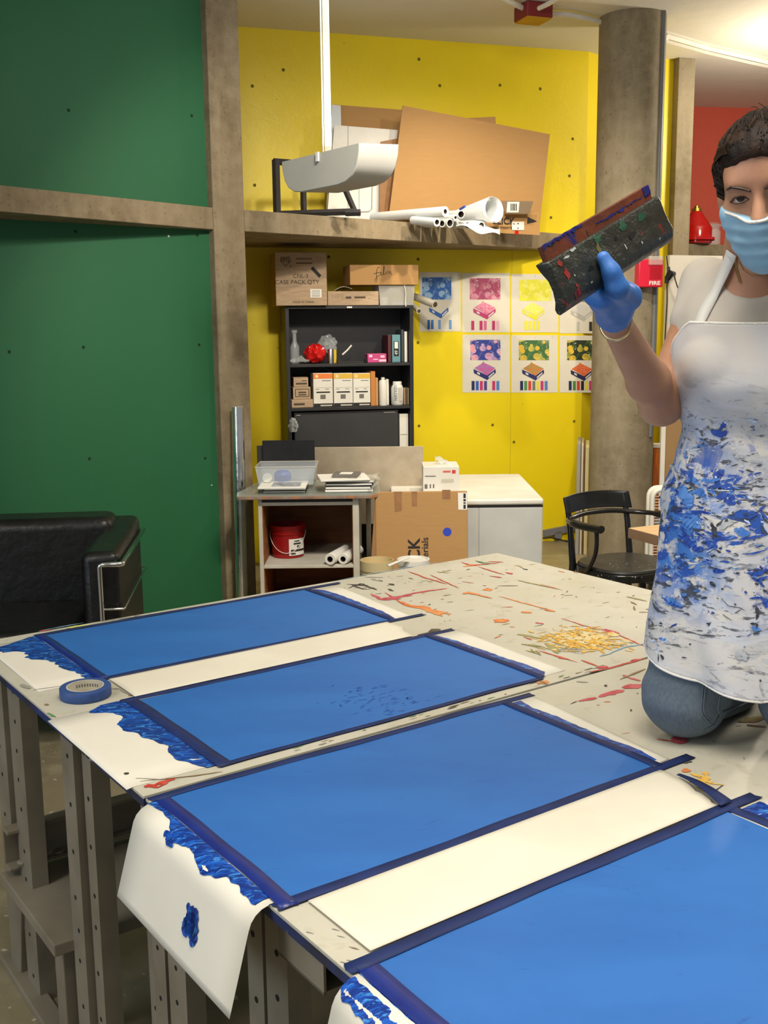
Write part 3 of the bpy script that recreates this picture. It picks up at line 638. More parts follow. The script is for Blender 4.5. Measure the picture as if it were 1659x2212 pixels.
# glass-topped board
tl = CF.P(505, 1072).x; tr_ = CF.P(822, 1072).x; yb_ = CF.Z(700, 1036, CT).y
poly = [(tl+.02, -.04), (tr_-.05, -.04), (tr_-.0, 0.03), (tr_-.02, yb_), (tl+.09, yb_), (tl+.01, .06)]
bd = thing('glass_topped_board', 'stained board with a sheet of glass on it, on top of the open cabinet', 'board', CF.W((0, .2, ct)))
mb = MB(); mb.ext([CF.W((x, y, ct+.001)) for x, y in poly], V((0,0,.018))); 
t = NT('stained_board_edge'); c = t.mix(t.noise(8, 5, .7, t.coord(), .5), '7c5a48', '9a8a78'); c = t.mix(t.noise(18, 4, .6, None, .4, .55, .62, 3), c, 'b46a35'); c = t.mix(t.noise(12, 4, .6, None, .4, .6, .66, 6), c, '2f2a28'); M['stainboard'] = t.fin(c, .6)
mb.build('wooden_board', M['stainboard'], bd, world=True, bevel=.003)
mb = MB(); mb.ext([CF.W((x*1.0, y, ct+.0195)) for x, y in poly], V((0,0,.008))); mb.build('glass_sheet', M['glass'], bd, world=True)
GZ = ct+.028
def cartbox(*a, **k): return boxin(CF, *a, **k)
# bucket
def lathe_thing(name, label, cat, loc, prof, mat, n=40, group=None, smooth=35, cap=True):
    mb = MB(); mb.lathe(prof, n, cap=cap); return put(mb.build(name, mat, loc=loc, smooth=smooth), label, cat, group)
bc = CF.P(623, 1200, .26); br = (CF.P(660, 1180, .26).x-CF.P(585, 1180, .26).x)/2; bzh = CF.P(623, 1131, .26).z-zs-.006
bu = thing('paint_bucket', 'red plastic bucket with a white label and wire handle, on the cabinet shelf', 'bucket', CF.W((bc.x, .26, zs+.006)))
mb = MB(); h = bzh; mb.lathe([(br*.86, 0), (br*.9, .004), (br*.97, h*.72), (br*1.02, h*.73), (br*1.02, h*.8), (br*.99, h*.81), (br*1.0, h*.88), (br*1.05, h*.89), (br*1.05, h), (br*1.0, h), (br*.95, h*.5), (0, h*.45)], 44); mb.build('pail', M['redpl'], bu, smooth=35)
mb = MB(); mb.grid(lambda u, v: V((br*.965*sin(rad(8+62*u)), -br*.965*cos(rad(8+62*u)), h*(.1+.5*v)))*1.01, 10, 2); lb = mb.build('bucket_label', M['whitep'], bu, smooth=60)
mb = MB()
for (u0, v0, u1, v1) in ((.25,.68,.7,.76),(.1,.25,.95,.36),(.1,.08,.35,.16),(.45,.45,.62,.6),(.3,.85,.6,.9)):
    mb.grid(lambda u, v: V((br*.99*sin(rad(8+62*(u0+(u1-u0)*u))), -br*.99*cos(rad(8+62*(u0+(u1-u0)*u))), h*(.1+.5*(v0+(v1-v0)*v))))*1.012, 6, 1)
mb.build('label_print', M['ink'], bu)
mb = MB(); mb.tube([(br*1.04*cos(th), -br*1.05*abs(sin(th))*.95, h*.8-h*.62*abs(sin(th))**1.2) for th in [pi*k/16 for k in range(17)]], .0022, 8); mb.build('wire_handle', M['white'], bu, smooth=60)
# paper rolls
for i, (px, lab) in enumerate(((713, 'left of the two white paper rolls on the cabinet shelf, nearer the bucket'), (741, 'right of the two white paper rolls on the cabinet shelf'))):
    c = CF.P(px, 1208, .0); r = .033 if i == 0 else .031; ax = V((.10, .30, 0)).normalized()
    s = CF.W((c.x, -.01+.01*i, zs+.007+r)); mb = MB(); e = s+ax*.26
    mb.tube([s, s+ax*.003, e-ax*.003, e], [r*.94, r, r, r*.94], 30, cap=False)
    ring = len(mb.v); mb.tube([e, s], r*.5, 20, 1, cap=False)
    for P_, fl in ((s, 1), (e, 0)):
        a_ = ax.orthogonal().normalized(); b_ = ax.cross(a_)
        vs = [P_+(a_*cos(2*pi*k/30)+b_*sin(2*pi*k/30))*q for q in (r*.94, r*.5) for k in range(30)]
        mb.add(vs, [((k, (k+1) % 30, 30+(k+1) % 30, 30+k) if fl == 0 else (k, 30+k, 30+(k+1) % 30, (k+1) % 30)) for k in range(30)])
    put(mb.build('paper_roll', [M['whitep'], M['ink']], loc=s, world=True, smooth=40), lab, 'paper roll', 'paper rolls on the cabinet shelf')
# things on the glass
o = cartbox('book', 'black hardback book at the bottom under the clear tray on the glass', 'book', 567, 661, 1060, GZ, .03, .2, M['black'], pyref=1063, minh=.011, group='books under the clear tray')
decal(o, .02, .25, .98, .75, M['whitep'], 'page_edges')
o = cartbox('book', 'second black book up, under the open magazine on the glass', 'book', 569, 662, 1053, GZ+.012, .03, .2, M['black'], pyref=1056, minh=.012, group='books under the clear tray'); decal(o, .02, .25, .98, .75, M['whitep'], 'page_edges')
o = cartbox('magazine', 'white magazine with a grey picture lying on the two black books', 'magazine', 556, 660, 1046, GZ+.025, .0, .24, M['whitep'], pyref=1048, minh=.012)
mb = MB(); mb.box(-.06, .1, .02, .2, .0123, .0128); mb.build('cover_picture', plain('grey_photo', '6f7176', .5, 'b9bcc0', 25), o)
tray = thing('clear_tray', 'clear plastic tray holding a blue lump and a white disc', 'tray', CF.W((CF.P(618, 1010, .2).x, .28, GZ+.026)))
tx = (CF.P(685, 1000, .2).x-CF.P(556, 1000, .2).x)/2; tzh = CF.P(618, 1003, .28).z-(GZ+.026)
mb = MB(); 
def ringbox(mb, x, y, z0, z1, th, k=.9):
    for (a0, b0, a1, b1) in ((-x,-y,x,-y),(x,-y,x,y),(x,y,-x,y),(-x,y,-x,-y)):
        mb.add([(a0*k, b0*k, z0), (a1*k, b1*k, z0), (a1, b1, z1), (a0, b0, z1)], [(0,1,2,3)])
    mb.add([(-x*k,-y*k,z0),(x*k,-y*k,z0),(x*k,y*k,z0),(-x*k,y*k,z0)], [(0,3,2,1)])
ringbox(mb, tx, .13, 0, tzh, 0); mb.build('tray_body', M['clear'], tray, solid=.002)
mb = MB(); 
for (a0, b0, a1, b1) in ((-tx,-.13,tx,-.13),(tx,-.13,tx,.13),(tx,.13,-tx,.13),(-tx,.13,-tx,-.13)): mb.tube([(a0, b0, tzh), (a1, b1, tzh)], .005, 8)
mb.build('tray_rim', M['clearw'], tray, smooth=60)
c = CF.P(610, 1020, .26); mb = MB(); mb.lathe([(.0, 0), (.045, 0), (.05, .02), (.048, .05), (.03, .066), (0, .07)], 24)
put(mb.build('ink_sponge', M['blue'], loc=CF.W((c.x, .26, GZ+.03)), smooth=60), 'dark blue rounded lump sitting inside the clear tray', 'sponge')
c = CF.P(577, 1028, .16); mb = MB(); mb.disc((0,0,0), (0,-1,.3), .026, 0, 28); 
mb = MB(); mb.lathe([(.0, -.004), (.026, -.004), (.028, 0), (.026, .004), (0, .004)], 30, ax='y'); o = mb.build('white_disc', M['white'], loc=CF.W((c.x, .165, GZ+.066)), smooth=40); o.rotation_euler = (rad(-15), 0, rad(-10)); put(o, 'white round disc leaning at the left inside the clear tray', 'disc')
# right-hand stack
st = [(702,806,1054,.012,'grey hardback book at the bottom of the right-hand stack on the glass','whitep'),(702,803,1044,.018,'dark hardback book, second from the bottom of the right-hand stack','black'),(703,806,1033,.016,'dark hardback book, third from the bottom of the right-hand stack','black'),(700,808,1024,.013,'pale book wrapped in clear film near the top of the right-hand stack','offwhite')]
z = GZ
for i, (a, b, yt, hh, lab, mt) in enumerate(st):
    o = cartbox('book', lab, 'book', a, b, yt, z, .03+.01*i, .24, M[mt], pyref=yt+8, minh=hh, group='books in the right-hand stack on the glass', rz=rad((3,-2,2,-5)[i])); decal(o, .01, .2, .97, .8, M['whitep'], 'page_edges'); z += hh+.001
o = cartbox('magazine', 'white magazine in a clear sleeve on the right-hand stack', 'magazine', 692, 800, 1014, z, .02, .25, M['whitep'], pyref=1020, minh=.01, rz=rad(8)); z += .011
o = cartbox('photo_booklet', 'grey and white booklet lying topmost on the right-hand stack', 'booklet', 716, 772, 1003, z, .08, .16, M['inkgrey'], pyref=1010, minh=.016, rz=rad(-6)); mb = MB(); mb.box(-.035, .035, .03, .12, .0162, .0166); mb.build('cover_picture', M['whitep'], o)
mb = MB(); mb.grid(lambda u, v: V((.17*(u-.5)+.02*sin(7*v), .24*v, .012+.01*sin(9*u+5*v)*cos(6*v)-.03*max(0, u-.8))), 14, 12)
c = CF.P(782, 1030, .1); put(mb.build('plastic_film', M['clearw'], loc=CF.W((c.x, .04, z-.016)), smooth=60), 'crumpled clear plastic film hanging off the right-hand stack of books', 'film')
c = CF.P(806, 1052, .0); mb = MB(); mb.grid(lambda u, v: V((.06*(u-.5), .3*v, .0+.06*sin(pi*(.3+.5*v))*u+.01*sin(12*v))), 8, 12); put(mb.build('plastic_film', M['clearw'], loc=CF.W((c.x, .02, GZ+.002)), smooth=60), 'clear plastic film bunched at the right end of the glass', 'film')
# boards behind
o = cartbox('black_board', 'small black board standing behind the clear tray', 'board', 567, 680, 951, GZ, .47, .006, M['blackmatte'], pyref=980)
o = cartbox('dark_board', 'thin dark grey board edge behind the small black board', 'board', 555, 640, 962, GZ, .49, .005, plain('dark_grey_board', '3a3a36', .8), pyref=980)
o = cartbox('grey_cardboard_sheet', 'wide greyish cardboard sheet standing behind the book stack', 'cardboard', 679, 914, 965, CT-.3, .66, .008, M['kraft3'], pyref=990)

# big cardboard box leaning, with lettering
bl = ony(812, 1200, 5.75); bR = ony(1012, 1200, 5.75); wz = ony(900, 1056, 5.95).z
bxo = thing('cardboard_box', 'large flat brown cardboard box with black lettering and a blue dot', 'box', V(((bl.x+bR.x)/2, 5.75, 0)), 0)
w = bR.x-bl.x; mb = MB(); le = rad(7); mb.box(-w/2, w/2, 0, .09, 0, wz/cos(le)); mb.xf(Matrix.Rotation(-le, 4, 'X')); mb.build('box_body', M['kraft'], bxo, bevel=.004)
BF = Frame(bxo); Rx = Matrix.Rotation(-le, 4, 'X')
def onbox(px, py):      # point on the leaning front face
    n = Rx @ V((0, -1, 0)); d = BF.I.to_3x3() @ ray(px, py); return BF.c+d*((V((0,0,0))-BF.c).dot(n)/d.dot(n))+n*.001
xd, yd_ = V((1,0,0)), Rx @ V((0,0,1))
mb = MB(); mb.add([onbox(*p) for p in ((795,1210),(812,1062),(812,1400),(795,1400))], [(0,3,2,1)]); 
mb = MB(); e = -w/2; mb.ext([Rx @ V((e-.055, .03, 0)), Rx @ V((e, 0, 0)), Rx @ V((e, 0, wz*.99)), Rx @ V((e-.002, .03, wz*.99))], V((0, .05, 0))); mb.build('side_flap', plain('kraft_flap', 'a87c50', .8), bxo)
mb = MB(); mb.disc(onbox(966, 1149), Rx @ V((0,-1,0)), .024, 0, 32); mb.build('round_sticker', plain('blue_sticker', '2a42b8', .5), bxo)
def qd_(pts, mat, name): m_ = MB(); m_.add([onbox(*p) for p in pts], [(0,1,2,3)][:1]); return m_.build(name, mat, bxo)
qd_([(990,1101),(1009,1101),(1009,1064),(989,1064)], M['whitep'], 'shipping_label')
mb = MB()
for y0, y1 in ((1066,1076),(1078,1083),(1085,1088),(1090,1099)): mb.add([onbox(*p)+Rx@V((0,-.0006,0)) for p in ((1001,y1),(1006,y1),(1006,y0),(1001,y0))], [(0,1,2,3)])
mb.build('label_print', M['ink'], bxo)
for q in ([(851,1062),(868,1062),(868,1103),(853,1106)],[(889,1062),(901,1062),(901,1093),(890,1094)],[(955,1058),(973,1058),(973,1078),(955,1078)]): qd_(q[::-1], M['tape_brown'], 'packing_tape')
def vtext(s, size, px, py, mat, **k):
    return text(s, size, bxo, onbox(px, py), Rx @ V((0,0,1)), V((-1,0,0)), mat, **k)
kpx = (ony(900,1210,5.75)-ony(900,1160,5.75)).length/50
vtext('CK', .092, 896, 1212, M['ink'], align='LEFT', bold=.002); 
vtext('BLI', .092, 896, 1213, M['ink'], align='RIGHT', bold=.002); vtext('terials', .052, 919, 1210, M['ink'], align='LEFT', bold=.0006); vtext('art ma', .052, 919, 1211, M['ink'], align='RIGHT', bold=.0006)

# tubs on the floor behind the table
def tub(px, py, D, rpx, hh, mat, lab, inside, cat='bucket', lid=False):
    c = ony(px, py, D); r = rpx*D/2300; mb = MB(); o = thing('plastic_bucket', lab, cat, V((c.x, D, 0)), 0, None); H_ = c.z
    mb.lathe([(r*.85, 0), (r*.94, H_*.9), (r, H_*.9), (r, H_), (r*.95, H_), (r*.93, H_*.88), (0, H_*.88)] if not lid else [(r*.85, 0), (r*.94, H_*.95), (r*1.0, H_*.95), (r, H_), (r*.9, H_), (r*.88, H_-.008), (0, H_-.008)], 44); mb.build('pail', mat, o, smooth=30)
    if inside:
        mb = MB(); mb.lathe([(r*.92, H_*.905), (r*.9, H_*.91), (0, H_*.905)], 32, cap=False); mb.build('paint_contents', inside, o, smooth=60)
    for k in (.80, .86):
        mb = MB(); mb.lathe([(r*.94, H_*k), (r*.99, H_*k), (r*.99, H_*(k+.012)), (r*.94, H_*(k+.012))], 44, cap=False); mb.build('pail_rib', mat, o, smooth=30)
    return o
tub(814, 1209, 5.3, 37, .4, plain('cream_plastic', 'c3b084', .45), 'cream plastic bucket of mustard paint, standing in front of the leaning box', plain('mustard_paint', 'cfae5c', .5, 'd9bd78', 8))
wt = tub(893, 1207, 5.25, 36, .4, M['white'], 'white plastic bucket with a white lid, right of the mustard bucket', None, lid=True)
mb = MB(); p1 = ony(884, 1203, 5.16); p2 = ony(838, 1222, 5.12); mb.tube([p1, p2], [.011, .013], 10, flat=.4)
put(mb.build('mixing_stick', M['white'], loc=p2, world=True, smooth=60), 'flat white stick lying across the rims of the two buckets', 'stick')

# white cabinet
fl = onz(1012, 1076, .72); 
D0 = 5.95; zc_ = ony(1100, 1083, D0).z; cx1 = ony(1173, 1083, D0).x; cx0 = cx1-.86
yb2 = onz(1080, 1022, zc_+.02).y
cab = thing('white_cabinet', 'low white metal cabinet with a sliding door in front of the yellow wall', 'cabinet', V(((cx0+cx1)/2, D0, 0)), 0)
mb = MB(); mb.box(-.43, .43, 0, yb2-D0-.02, 0, zc_-.025); mb.build('cabinet_body', M['greyw'], cab, bevel=.003)
mb = MB(); mb.box(-.43, .433, -.012, yb2-D0, zc_-.02, zc_+.015); mb.build('cabinet_top', M['white'], cab, smooth=50, bevel=.012, seg=3)
xs = ony(1034, 1100, D0).x-(cx0+cx1)/2
mb = MB(); mb.box(xs+.003, .425, -.008, -.001, .03, zc_-.035); mb.build('door', M['greyw'], cab, bevel=.002)
mb = MB(); mb.box(-.425, xs-.003, -.008, -.001, .03, zc_-.035); mb.build('door', M['greyw'], cab, bevel=.002)
mb = MB(); mb.box(-.43, .43, -.002, .0, zc_-.034, zc_-.02); mb.build('shadow_gap', M['black'], cab)
KF = Frame(cab)
o = boxin(KF, 'paper_box', 'white lower carton edge under the printed white box, on the cabinet', 'box', 914, 985, 1043, zc_+.0155, .16, .22, M['whitep'], pyref=1046, minh=.02)
o = boxin(KF, 'toner_box', 'white printed carton lying on the low white cabinet', 'box', 914, 992, 1008, zc_+.036, .16, .24, M['white'], pyref=1030)
decal(o, .8, .72, .9, .86, plain('red_print','c8383a',.6), 'printed_mark'); decal(o, .55, .76, .76, .84, plain('red_print2','d06a5a',.6), 'printed_mark')
for q in ((.04,.12,.12,.3),(.18,.14,.22,.3),(.27,.14,.31,.3),(.05,.6,.35,.64),(.5,.35,.85,.5)): decal(o, *q, M['inkgrey'] if q[0] < .4 else M['offwhite'], 'printed_mark')
c = KF.P(955, 1000, .3); mb = MB(); mb.grid(lambda u, v: V((.11*(u-.4)*(1-.3*v), .1*v, .055*(1-u)*sin(pi*(.15+.85*v))+.012*sin(14*u+9*v))), 12, 10)
put(mb.build('plastic_bag', M['clear'], loc=KF.W((c.x, .25, KF.P(955,1006,.25).z)), smooth=40, solid=.001), 'crumpled clear plastic bag on top of the printed carton', 'bag')
# ================================================================== BOOKCASE
bl = ony(617, 720, 7.12); brr = ony(893, 720, 7.3); 
ba = math.atan2(brr.y-bl.y, brr.x-bl.x)
bk = thing('bookcase', 'tall black bookcase against the yellow wall', 'bookcase', V(((bl.x+brr.x)/2, (bl.y+brr.y)/2, 0)), ba)
KB = Frame(bk); w = (V((bl.x,bl.y,0))-V((brr.x,brr.y,0))).length; HB = KB.P(755, 660).z; th = .025; dp = .29
def kb(name, *bx, mat=None):
    mb = MB()
    for b in bx: mb.box(*b)
    return mb.build(name, mat or M['black'], bk, bevel=.0015)
kb('side_panel', (-w/2, -w/2+th, 0, dp, 0, HB-.02)); kb('side_panel', (w/2-th, w/2, 0, dp, 0, HB-.02)); kb('bookcase_top', (-w/2, w/2, -.003, dp, HB-.02, HB)); kb('back_panel', (-w/2+th, w/2-th, dp-.01, dp, 0, HB-.02))
zz = [KB.P(760, y).z for y in (785, 879)]; zz += [zz[1]-.42, zz[1]-.78, .08]
for z_ in zz: kb('shelf', (-w/2+th, w/2-th, .004, dp-.01, z_-.02, z_))
mb = MB(); a = KB.P(749, 662); mb.box(a.x, a.x+.035, -.005, -.003, HB-.016, HB-.006); mb.build('paper_tag', M['whitep'], bk)
def kbox(*a, **k): return boxin(KB, *a, **k)
# on top
o = kbox('carton', 'large upright brown carton with heart-shaped printed mark, topmost left on the bookcase', 'box', 595, 706, 545, HB+.001, -.04, .3, M['kraft2'], pyref=600)
ftext(o, 'CNL-3', .49, .555, .034, M['inkbrown'], sx=1.05); ftext(o, 'CASE PACK QTY', .42, .44, .036, M['inkbrown'], sx=1.08); ftext(o, 'MADE IN CHINA', .53, .065, .019, M['inkbrown'], sx=1)
decal(o, .67, .15, .89, .31, M['whitep']); 
for v in (.275,.25,.22,.19,.17): decal(o, .70, v, .86, v+.008, M['inkgrey'], 'printed_line', .0012)
ftext(o, 'IRIS', .2, .85, .042, M['inkbrown'], sx=.9); ftext(o, '®', .295, .74, .016, M['inkbrown'])
mb = MB(); hp = []
for k in range(33):
    t_ = 2*pi*k/32; x = 16*sin(t_)**3; y = 13*cos(t_)-5*cos(2*t_)-2*cos(3*t_)-cos(4*t_); hp.append((x/17, y/17))
hw, hh = o['_w'], o['_h']; mb.tube([(-hw/2+hw*.205+x*.037, -.001, hh*.84+y*.037) for x, y in hp], .0014, 5, cap=False); mb.build('heart_mark', M['inkbrown'], o)
for v in (.885,.865,.80,.785): decal(o, .41, v, .72, v+.009, M['inkbrown'], 'printed_line')
mb = MB(); mb.box(-.04, .04, -.0012, -.0008, -.011, .011); mb.xf(Matrix.Translation((-hw/2+hw*.79, 0, hh*.63)) @ Matrix.Rotation(rad(47), 4, 'Y')); mb.build('fragile_sticker', M['ink'], o)
o = kbox('carton', 'low brown carton with faint grey writing, right of the large upright carton', 'box', 708, 818, 629, HB+.001, -.01, .25, M['kraft2'], pyref=645)
decal(o, .35, .48, .46, .62, M['inkbrown']); decal(o, .52, .5, .74, .62, M['inkbrown']); ftext(o, 'HPB', .2, .6, .055, plain('pencil','8f7c62',.8), sx=.9, bold=-.002); ftext(o, '20', .86, .62, .05, plain('pencil2','8f7c62',.8), bold=-.002)
mb = MB(); mb.grid(lambda u, v: V((.12*(u-.5), .16*v, .02+.022*sin(pi*u)*(1-.3*v)+.01*u)), 12, 8); c = KB.P(742, 622); put(mb.build('folded_paper', M['kraft3'], loc=KB.W((c.x, .02, HB+o['_h']-.015)), smooth=60, solid=.004), 'crumpled brown paper lying on the low carton beside the film carton', 'paper')
bz = HB+.001; 
bin_ = thing('clear_plastic_bin', 'clear plastic bin with a white cord over its rim, on the bookcase', 'bin', KB.W(((KB.P(818,640).x+KB.P(895,640).x)/2, .1, bz)), ba)
bw = (KB.P(895,640).x-KB.P(818,640).x)/2; bh_ = KB.P(850, 618).z-bz
mb = MB(); ringbox(mb, bw, .11, 0, bh_, 0, .93); mb.build('bin_body', M['clearw'], bin_, solid=.002)
mb = MB(); mb.tube([(-bw,-.11,bh_),(bw,-.11,bh_),(bw,.11,bh_),(-bw,.11,bh_),(-bw,-.11,bh_)], .004, 6); mb.build('bin_rim', M['clearw'], bin_)
mb = MB(); x = bw*.45; mb.tube([(x-.03, 0, bh_*.9), (x-.02, -.08, bh_+.008), (x-.004, -.117, bh_+.002), (x+.004, -.118, bh_*.6), (x, -.12, bh_*.2), (x+.002, -.125, -.01)], .004, 8); mb.build('white_cord', M['white'], bin_, smooth=60)
mb = MB(); mb.lathe([(.024, 0), (.028, .045), (.03, .05), (0, .05)], 20, (-bw*.62, -.04, .003)); put(mb.build('small_cup', M['whitep'], loc=KB.W((0,0,0)) if 0 else (0,0,0), parent=None, smooth=30), 'small white cup inside the clear plastic bin', 'cup').matrix_world = mw(bin_)
mb = MB(); mb.box(-.02, bw*.8, -.06, .05, .004, .02); q_ = mb.build('blue_packet', plain('pale_blue_packet','9fb2cc',.6), smooth=30); put(q_, 'pale blue flat packet inside the clear plastic bin', 'packet'); q_.matrix_world = mw(bin_)
o = kbox('carton', 'long narrow brown carton with a handwritten word, highest on the bookcase', 'box', 756, 904, 572, HB+max(bh_, .001)+.008, -.03, .26, M['kraft'], pyref=600)
# handwriting "film"
def hand(o, pts, s, u, v, r=.0016):
    w, h = o['_w'], o['_h']; mb = MB(); mb.tube([(-w/2+w*u+x*s, -.0012, h*v+y*s) for x, y in pts], r, 6); mb.build('handwriting', M['ink'], o, smooth=60)
hand(o, [(-1.0,.1),(-.6,.22),(-.1,.3)], .055, .46, .5); hand(o, [(-.2,.7),(-.35,.78),(-.5,.5),(-.55,0),(-.5,-.5),(-.62,-.75),(-.75,-.55),(-.5,-.2),(-.15,.0),(-.05,.3),(-.02,0),(.1,-.05),(.25,.5),(.3,.8),(.22,.9),(.18,.4),(.25,.0),(.4,.1),(.5,.35),(.52,.05),(.62,.35),(.72,.38),(.74,.05),(.86,.35),(.95,.3),(.97,.05),(1.1,.05)], .065, .46, .5)
# rolled sheets poking from behind the bin
for i, (p, q, r, lab) in enumerate((((893,640),(940,658),.026,'pale cardboard tube poking out behind the plastic bin, the thicker upper one'),((888,655),(905,672),.018,'thin pale tube under the thicker tube behind the plastic bin'))):
    a = KB.W(KB.P(*p, .26)); b = KB.W(KB.P(*q, .05)); mb = MB(); mb.tube([a, b], r, 20); mb.tube([b, b+(b-a).normalized()*.001], r*.7, 16, 1)
    put(mb.build('cardboard_tube', [M['offwhite'], M['inkbrown']], loc=b, world=True, smooth=50), lab, 'tube')
# shelf 1
z1 = zz[0]+.001
def kl(name, lab, cat, px, pyt, zb, dy, rpx, prof, mat, group=None):
    c = KB.P(px, pyt+10, dy); h = KB.P(px, pyt, dy).z-zb; r = rpx*c.y*0+rpx*7.2/2300
    mb = MB(); mb.lathe([(a*r, b*h) for a, b in prof], 28); return put(mb.build(name, mat, loc=KB.W((c.x, dy, zb)), smooth=40), lab, cat, group)
kl('glass_bottle', 'clear glass bottle at the far left of the upper bookcase shelf', 'bottle', 636, 713, z1, .15, 10, [(.8,0),(1,.05),(1,.5),(.45,.66),(.4,.9),(.62,.92),(.62,1),(0,1)], M['clear'])
mb = MB(); c = KB.P(648, 778, .06)
mb.grid(lambda u, v: V((.13*(u-.5), .10*(v-.5), .03*sin(pi*u)*sin(pi*v)+.014*sin(13*u+7*v)*sin(9*v)+.015)), 16, 12); put(mb.build('plastic_wrap', M['clear'], loc=KB.W((c.x, .07, z1)), smooth=40), 'crumpled clear film beside the glass bottle on the upper bookcase shelf', 'film')
# red bag: crumpled ball
def crumple(r, amp, seed, sq=1.): 
    bm = bmesh.new(); bmesh.ops.create_icosphere(bm, subdivisions=4, radius=1); R_ = np.random.default_rng(seed); D = R_.normal(size=(16, 3)); D /= np.linalg.norm(D, axis=1)[:, None]; F_ = R_.uniform(3, 9, 16); 
    for v in bm.verts:
        p = np.array(v.co); e = sum(abs(math.sin(F_[k]*float(p@D[k])+k)) for k in range(16))/16-.6; v.co = Vector(v.co)*(r*(1+amp*e)); v.co.z *= sq
        v.co.z = max(v.co.z, -r*.8*sq)
    mb = MB(); mb.v = [v.co.copy() for v in bm.verts]; mb.f = [tuple(x.index for x in f.verts) for f in bm.faces]; mb.m = [0]*len(mb.f); bm.free(); return mb
c = KB.P(681, 765, .1); put(crumple(.068, .9, 3).build('red_bag', M['redgl'], loc=KB.W((c.x, .1, z1+.062)), smooth=30), 'crumpled shiny red plastic bag on the upper bookcase shelf', 'bag')
c = KB.P(708, 745, .16); put(crumple(.06, 1.0, 5, 1.1).build('clear_bag', M['clear'], loc=KB.W((c.x, .17, z1+.12)), smooth=30), 'crumpled clear plastic bag propped behind the red bag', 'bag')
kl('metal_can', 'silver and white cylindrical can beside the red bag on the upper shelf', 'can', 714, 754, z1, .07, 6.5, [(1,0),(1,.95),(.9,1),(0,1)], M['steel'])
kl('yellow_tube', 'slim yellow tube standing right of the silver can', 'tube', 723, 755, z1, .12, 4, [(1,0),(1,1),(0,1)], plain('yellow_plastic', 'd8b93a', .5))
mb = MB(); a, b, c_, d_ = [KB.W(KB.P(*q, y)) for q, y in (((736,768),.12),((756,748),.1),((742,783),.1),((780,783),.1))]
mb.box(-.09, .09, -.03, .03, 0, .012); mb.box(-.09, -.07, -.02, .02, .012, .03)
mb.tube([(-.055, 0, .055), (-.02, 0, .085), (.01, 0, .118)], .006, 8, 1); mb.tube([(-.08, 0, .02), (-.055, 0, .055)], .005, 8)
c = KB.P(757, 784, .1); put(mb.build('tape_dispenser', [M['black'], M['white']], loc=KB.W((c.x, .1, z1)), rz=ba, smooth=40), 'low black device with a slanted white and black handle, centre of the upper shelf', 'tool')
kl('ink_bottle', 'small black squat bottle left of the pink carton', 'bottle', 790, 774, z1, .1, 7, [(.9,0),(1,.4),(.5,.7),(.4,1),(0,1)], M['black'])
o = kbox('small_carton', 'small pink and white carton on the upper bookcase shelf', 'box', 794, 835, 764, z1, .05, .1, plain('pink_card', 'c0417c', .5), pyref=775)
for q in ((.08,.62,.25,.88),(.3,.3,.55,.42),(.68,.55,.9,.8),(.6,.1,.98,.35)): decal(o, *q, plain('pale_pink', 'e8c6d4', .5), 'printed_mark')
o = kbox('book', 'dark red book standing at the right of the upper shelf', 'book', 838, 845, 724, z1, .05, .18, plain('maroon', '4c1a22', .6), pyref=750, group='books standing at the right of the upper shelf')
o = kbox('book', 'teal book with a black and white panel on its spine, upper shelf', 'book', 847, 865, 723, z1, .05, .18, plain('teal', '5f8d96', .6), pyref=750, group='books standing at the right of the upper shelf'); decal(o, .2, .22, .8, .76, M['ink'], 'spine_panel'); decal(o, .3, .5, .7, .74, M['whitep'], 'spine_print', .0012); text('49', .03, o, (0, -.0016, o['_h']*.35), (0,0,1), (-1,0,0), M['whitep'])
o = kbox('book', 'thin dark grey folder between the teal book and the white one', 'book', 867, 872, 712, z1, .05, .18, plain('slate', '3c3f45', .6), pyref=750, group='books standing at the right of the upper shelf')
o = kbox('book', 'thin white book at the right end of the upper shelf', 'book', 874, 880, 716, z1, .05, .18, M['whitep'], pyref=750, group='books standing at the right of the upper shelf')
# shelf 2
z2 = zz[1]+.001
o1 = kbox('small_carton', 'flat brown carton at the bottom of the stack of three', 'box', 630, 677, 863, z2, .04, .15, M['kraft2'], pyref=870, group='brown cartons stacked on the middle shelf'); decal(o1, .1, .3, .6, .55, M['inkbrown'])
o2 = kbox('small_carton', 'brown carton with a stamped frame, middle of the stack of three', 'box', 633, 671, 836, z2+o1['_h']+.001, .05, .13, M['kraft2'], pyref=850, group='brown cartons stacked on the middle shelf')
decal(o2, .12, .2, .92, .85, M['inkbrown']); decal(o2, .16, .26, .88, .79, M['kraft2'], 'stamp_inner', .001); decal(o2, .3, .5, .75, .62, M['inkbrown'], 'stamp', .0012); decal(o2, .3, .32, .75, .42, M['inkbrown'], 'stamp', .0012)
o3 = kbox('small_carton', 'small brown carton on top of the stack of three', 'box', 634, 666, 815, z2+o1['_h']+o2['_h']+.002, .05, .12, M['kraft2'], pyref=825, group='brown cartons stacked on the middle shelf'); decal(o3, .15, .25, .9, .42, M['inkbrown']); decal(o3, .55, .6, .9, .68, M['inkbrown'])
orange = plain('orange_print', 'e27a30', .6); yelp = plain('yellow_print', 'd8ac38', .6)
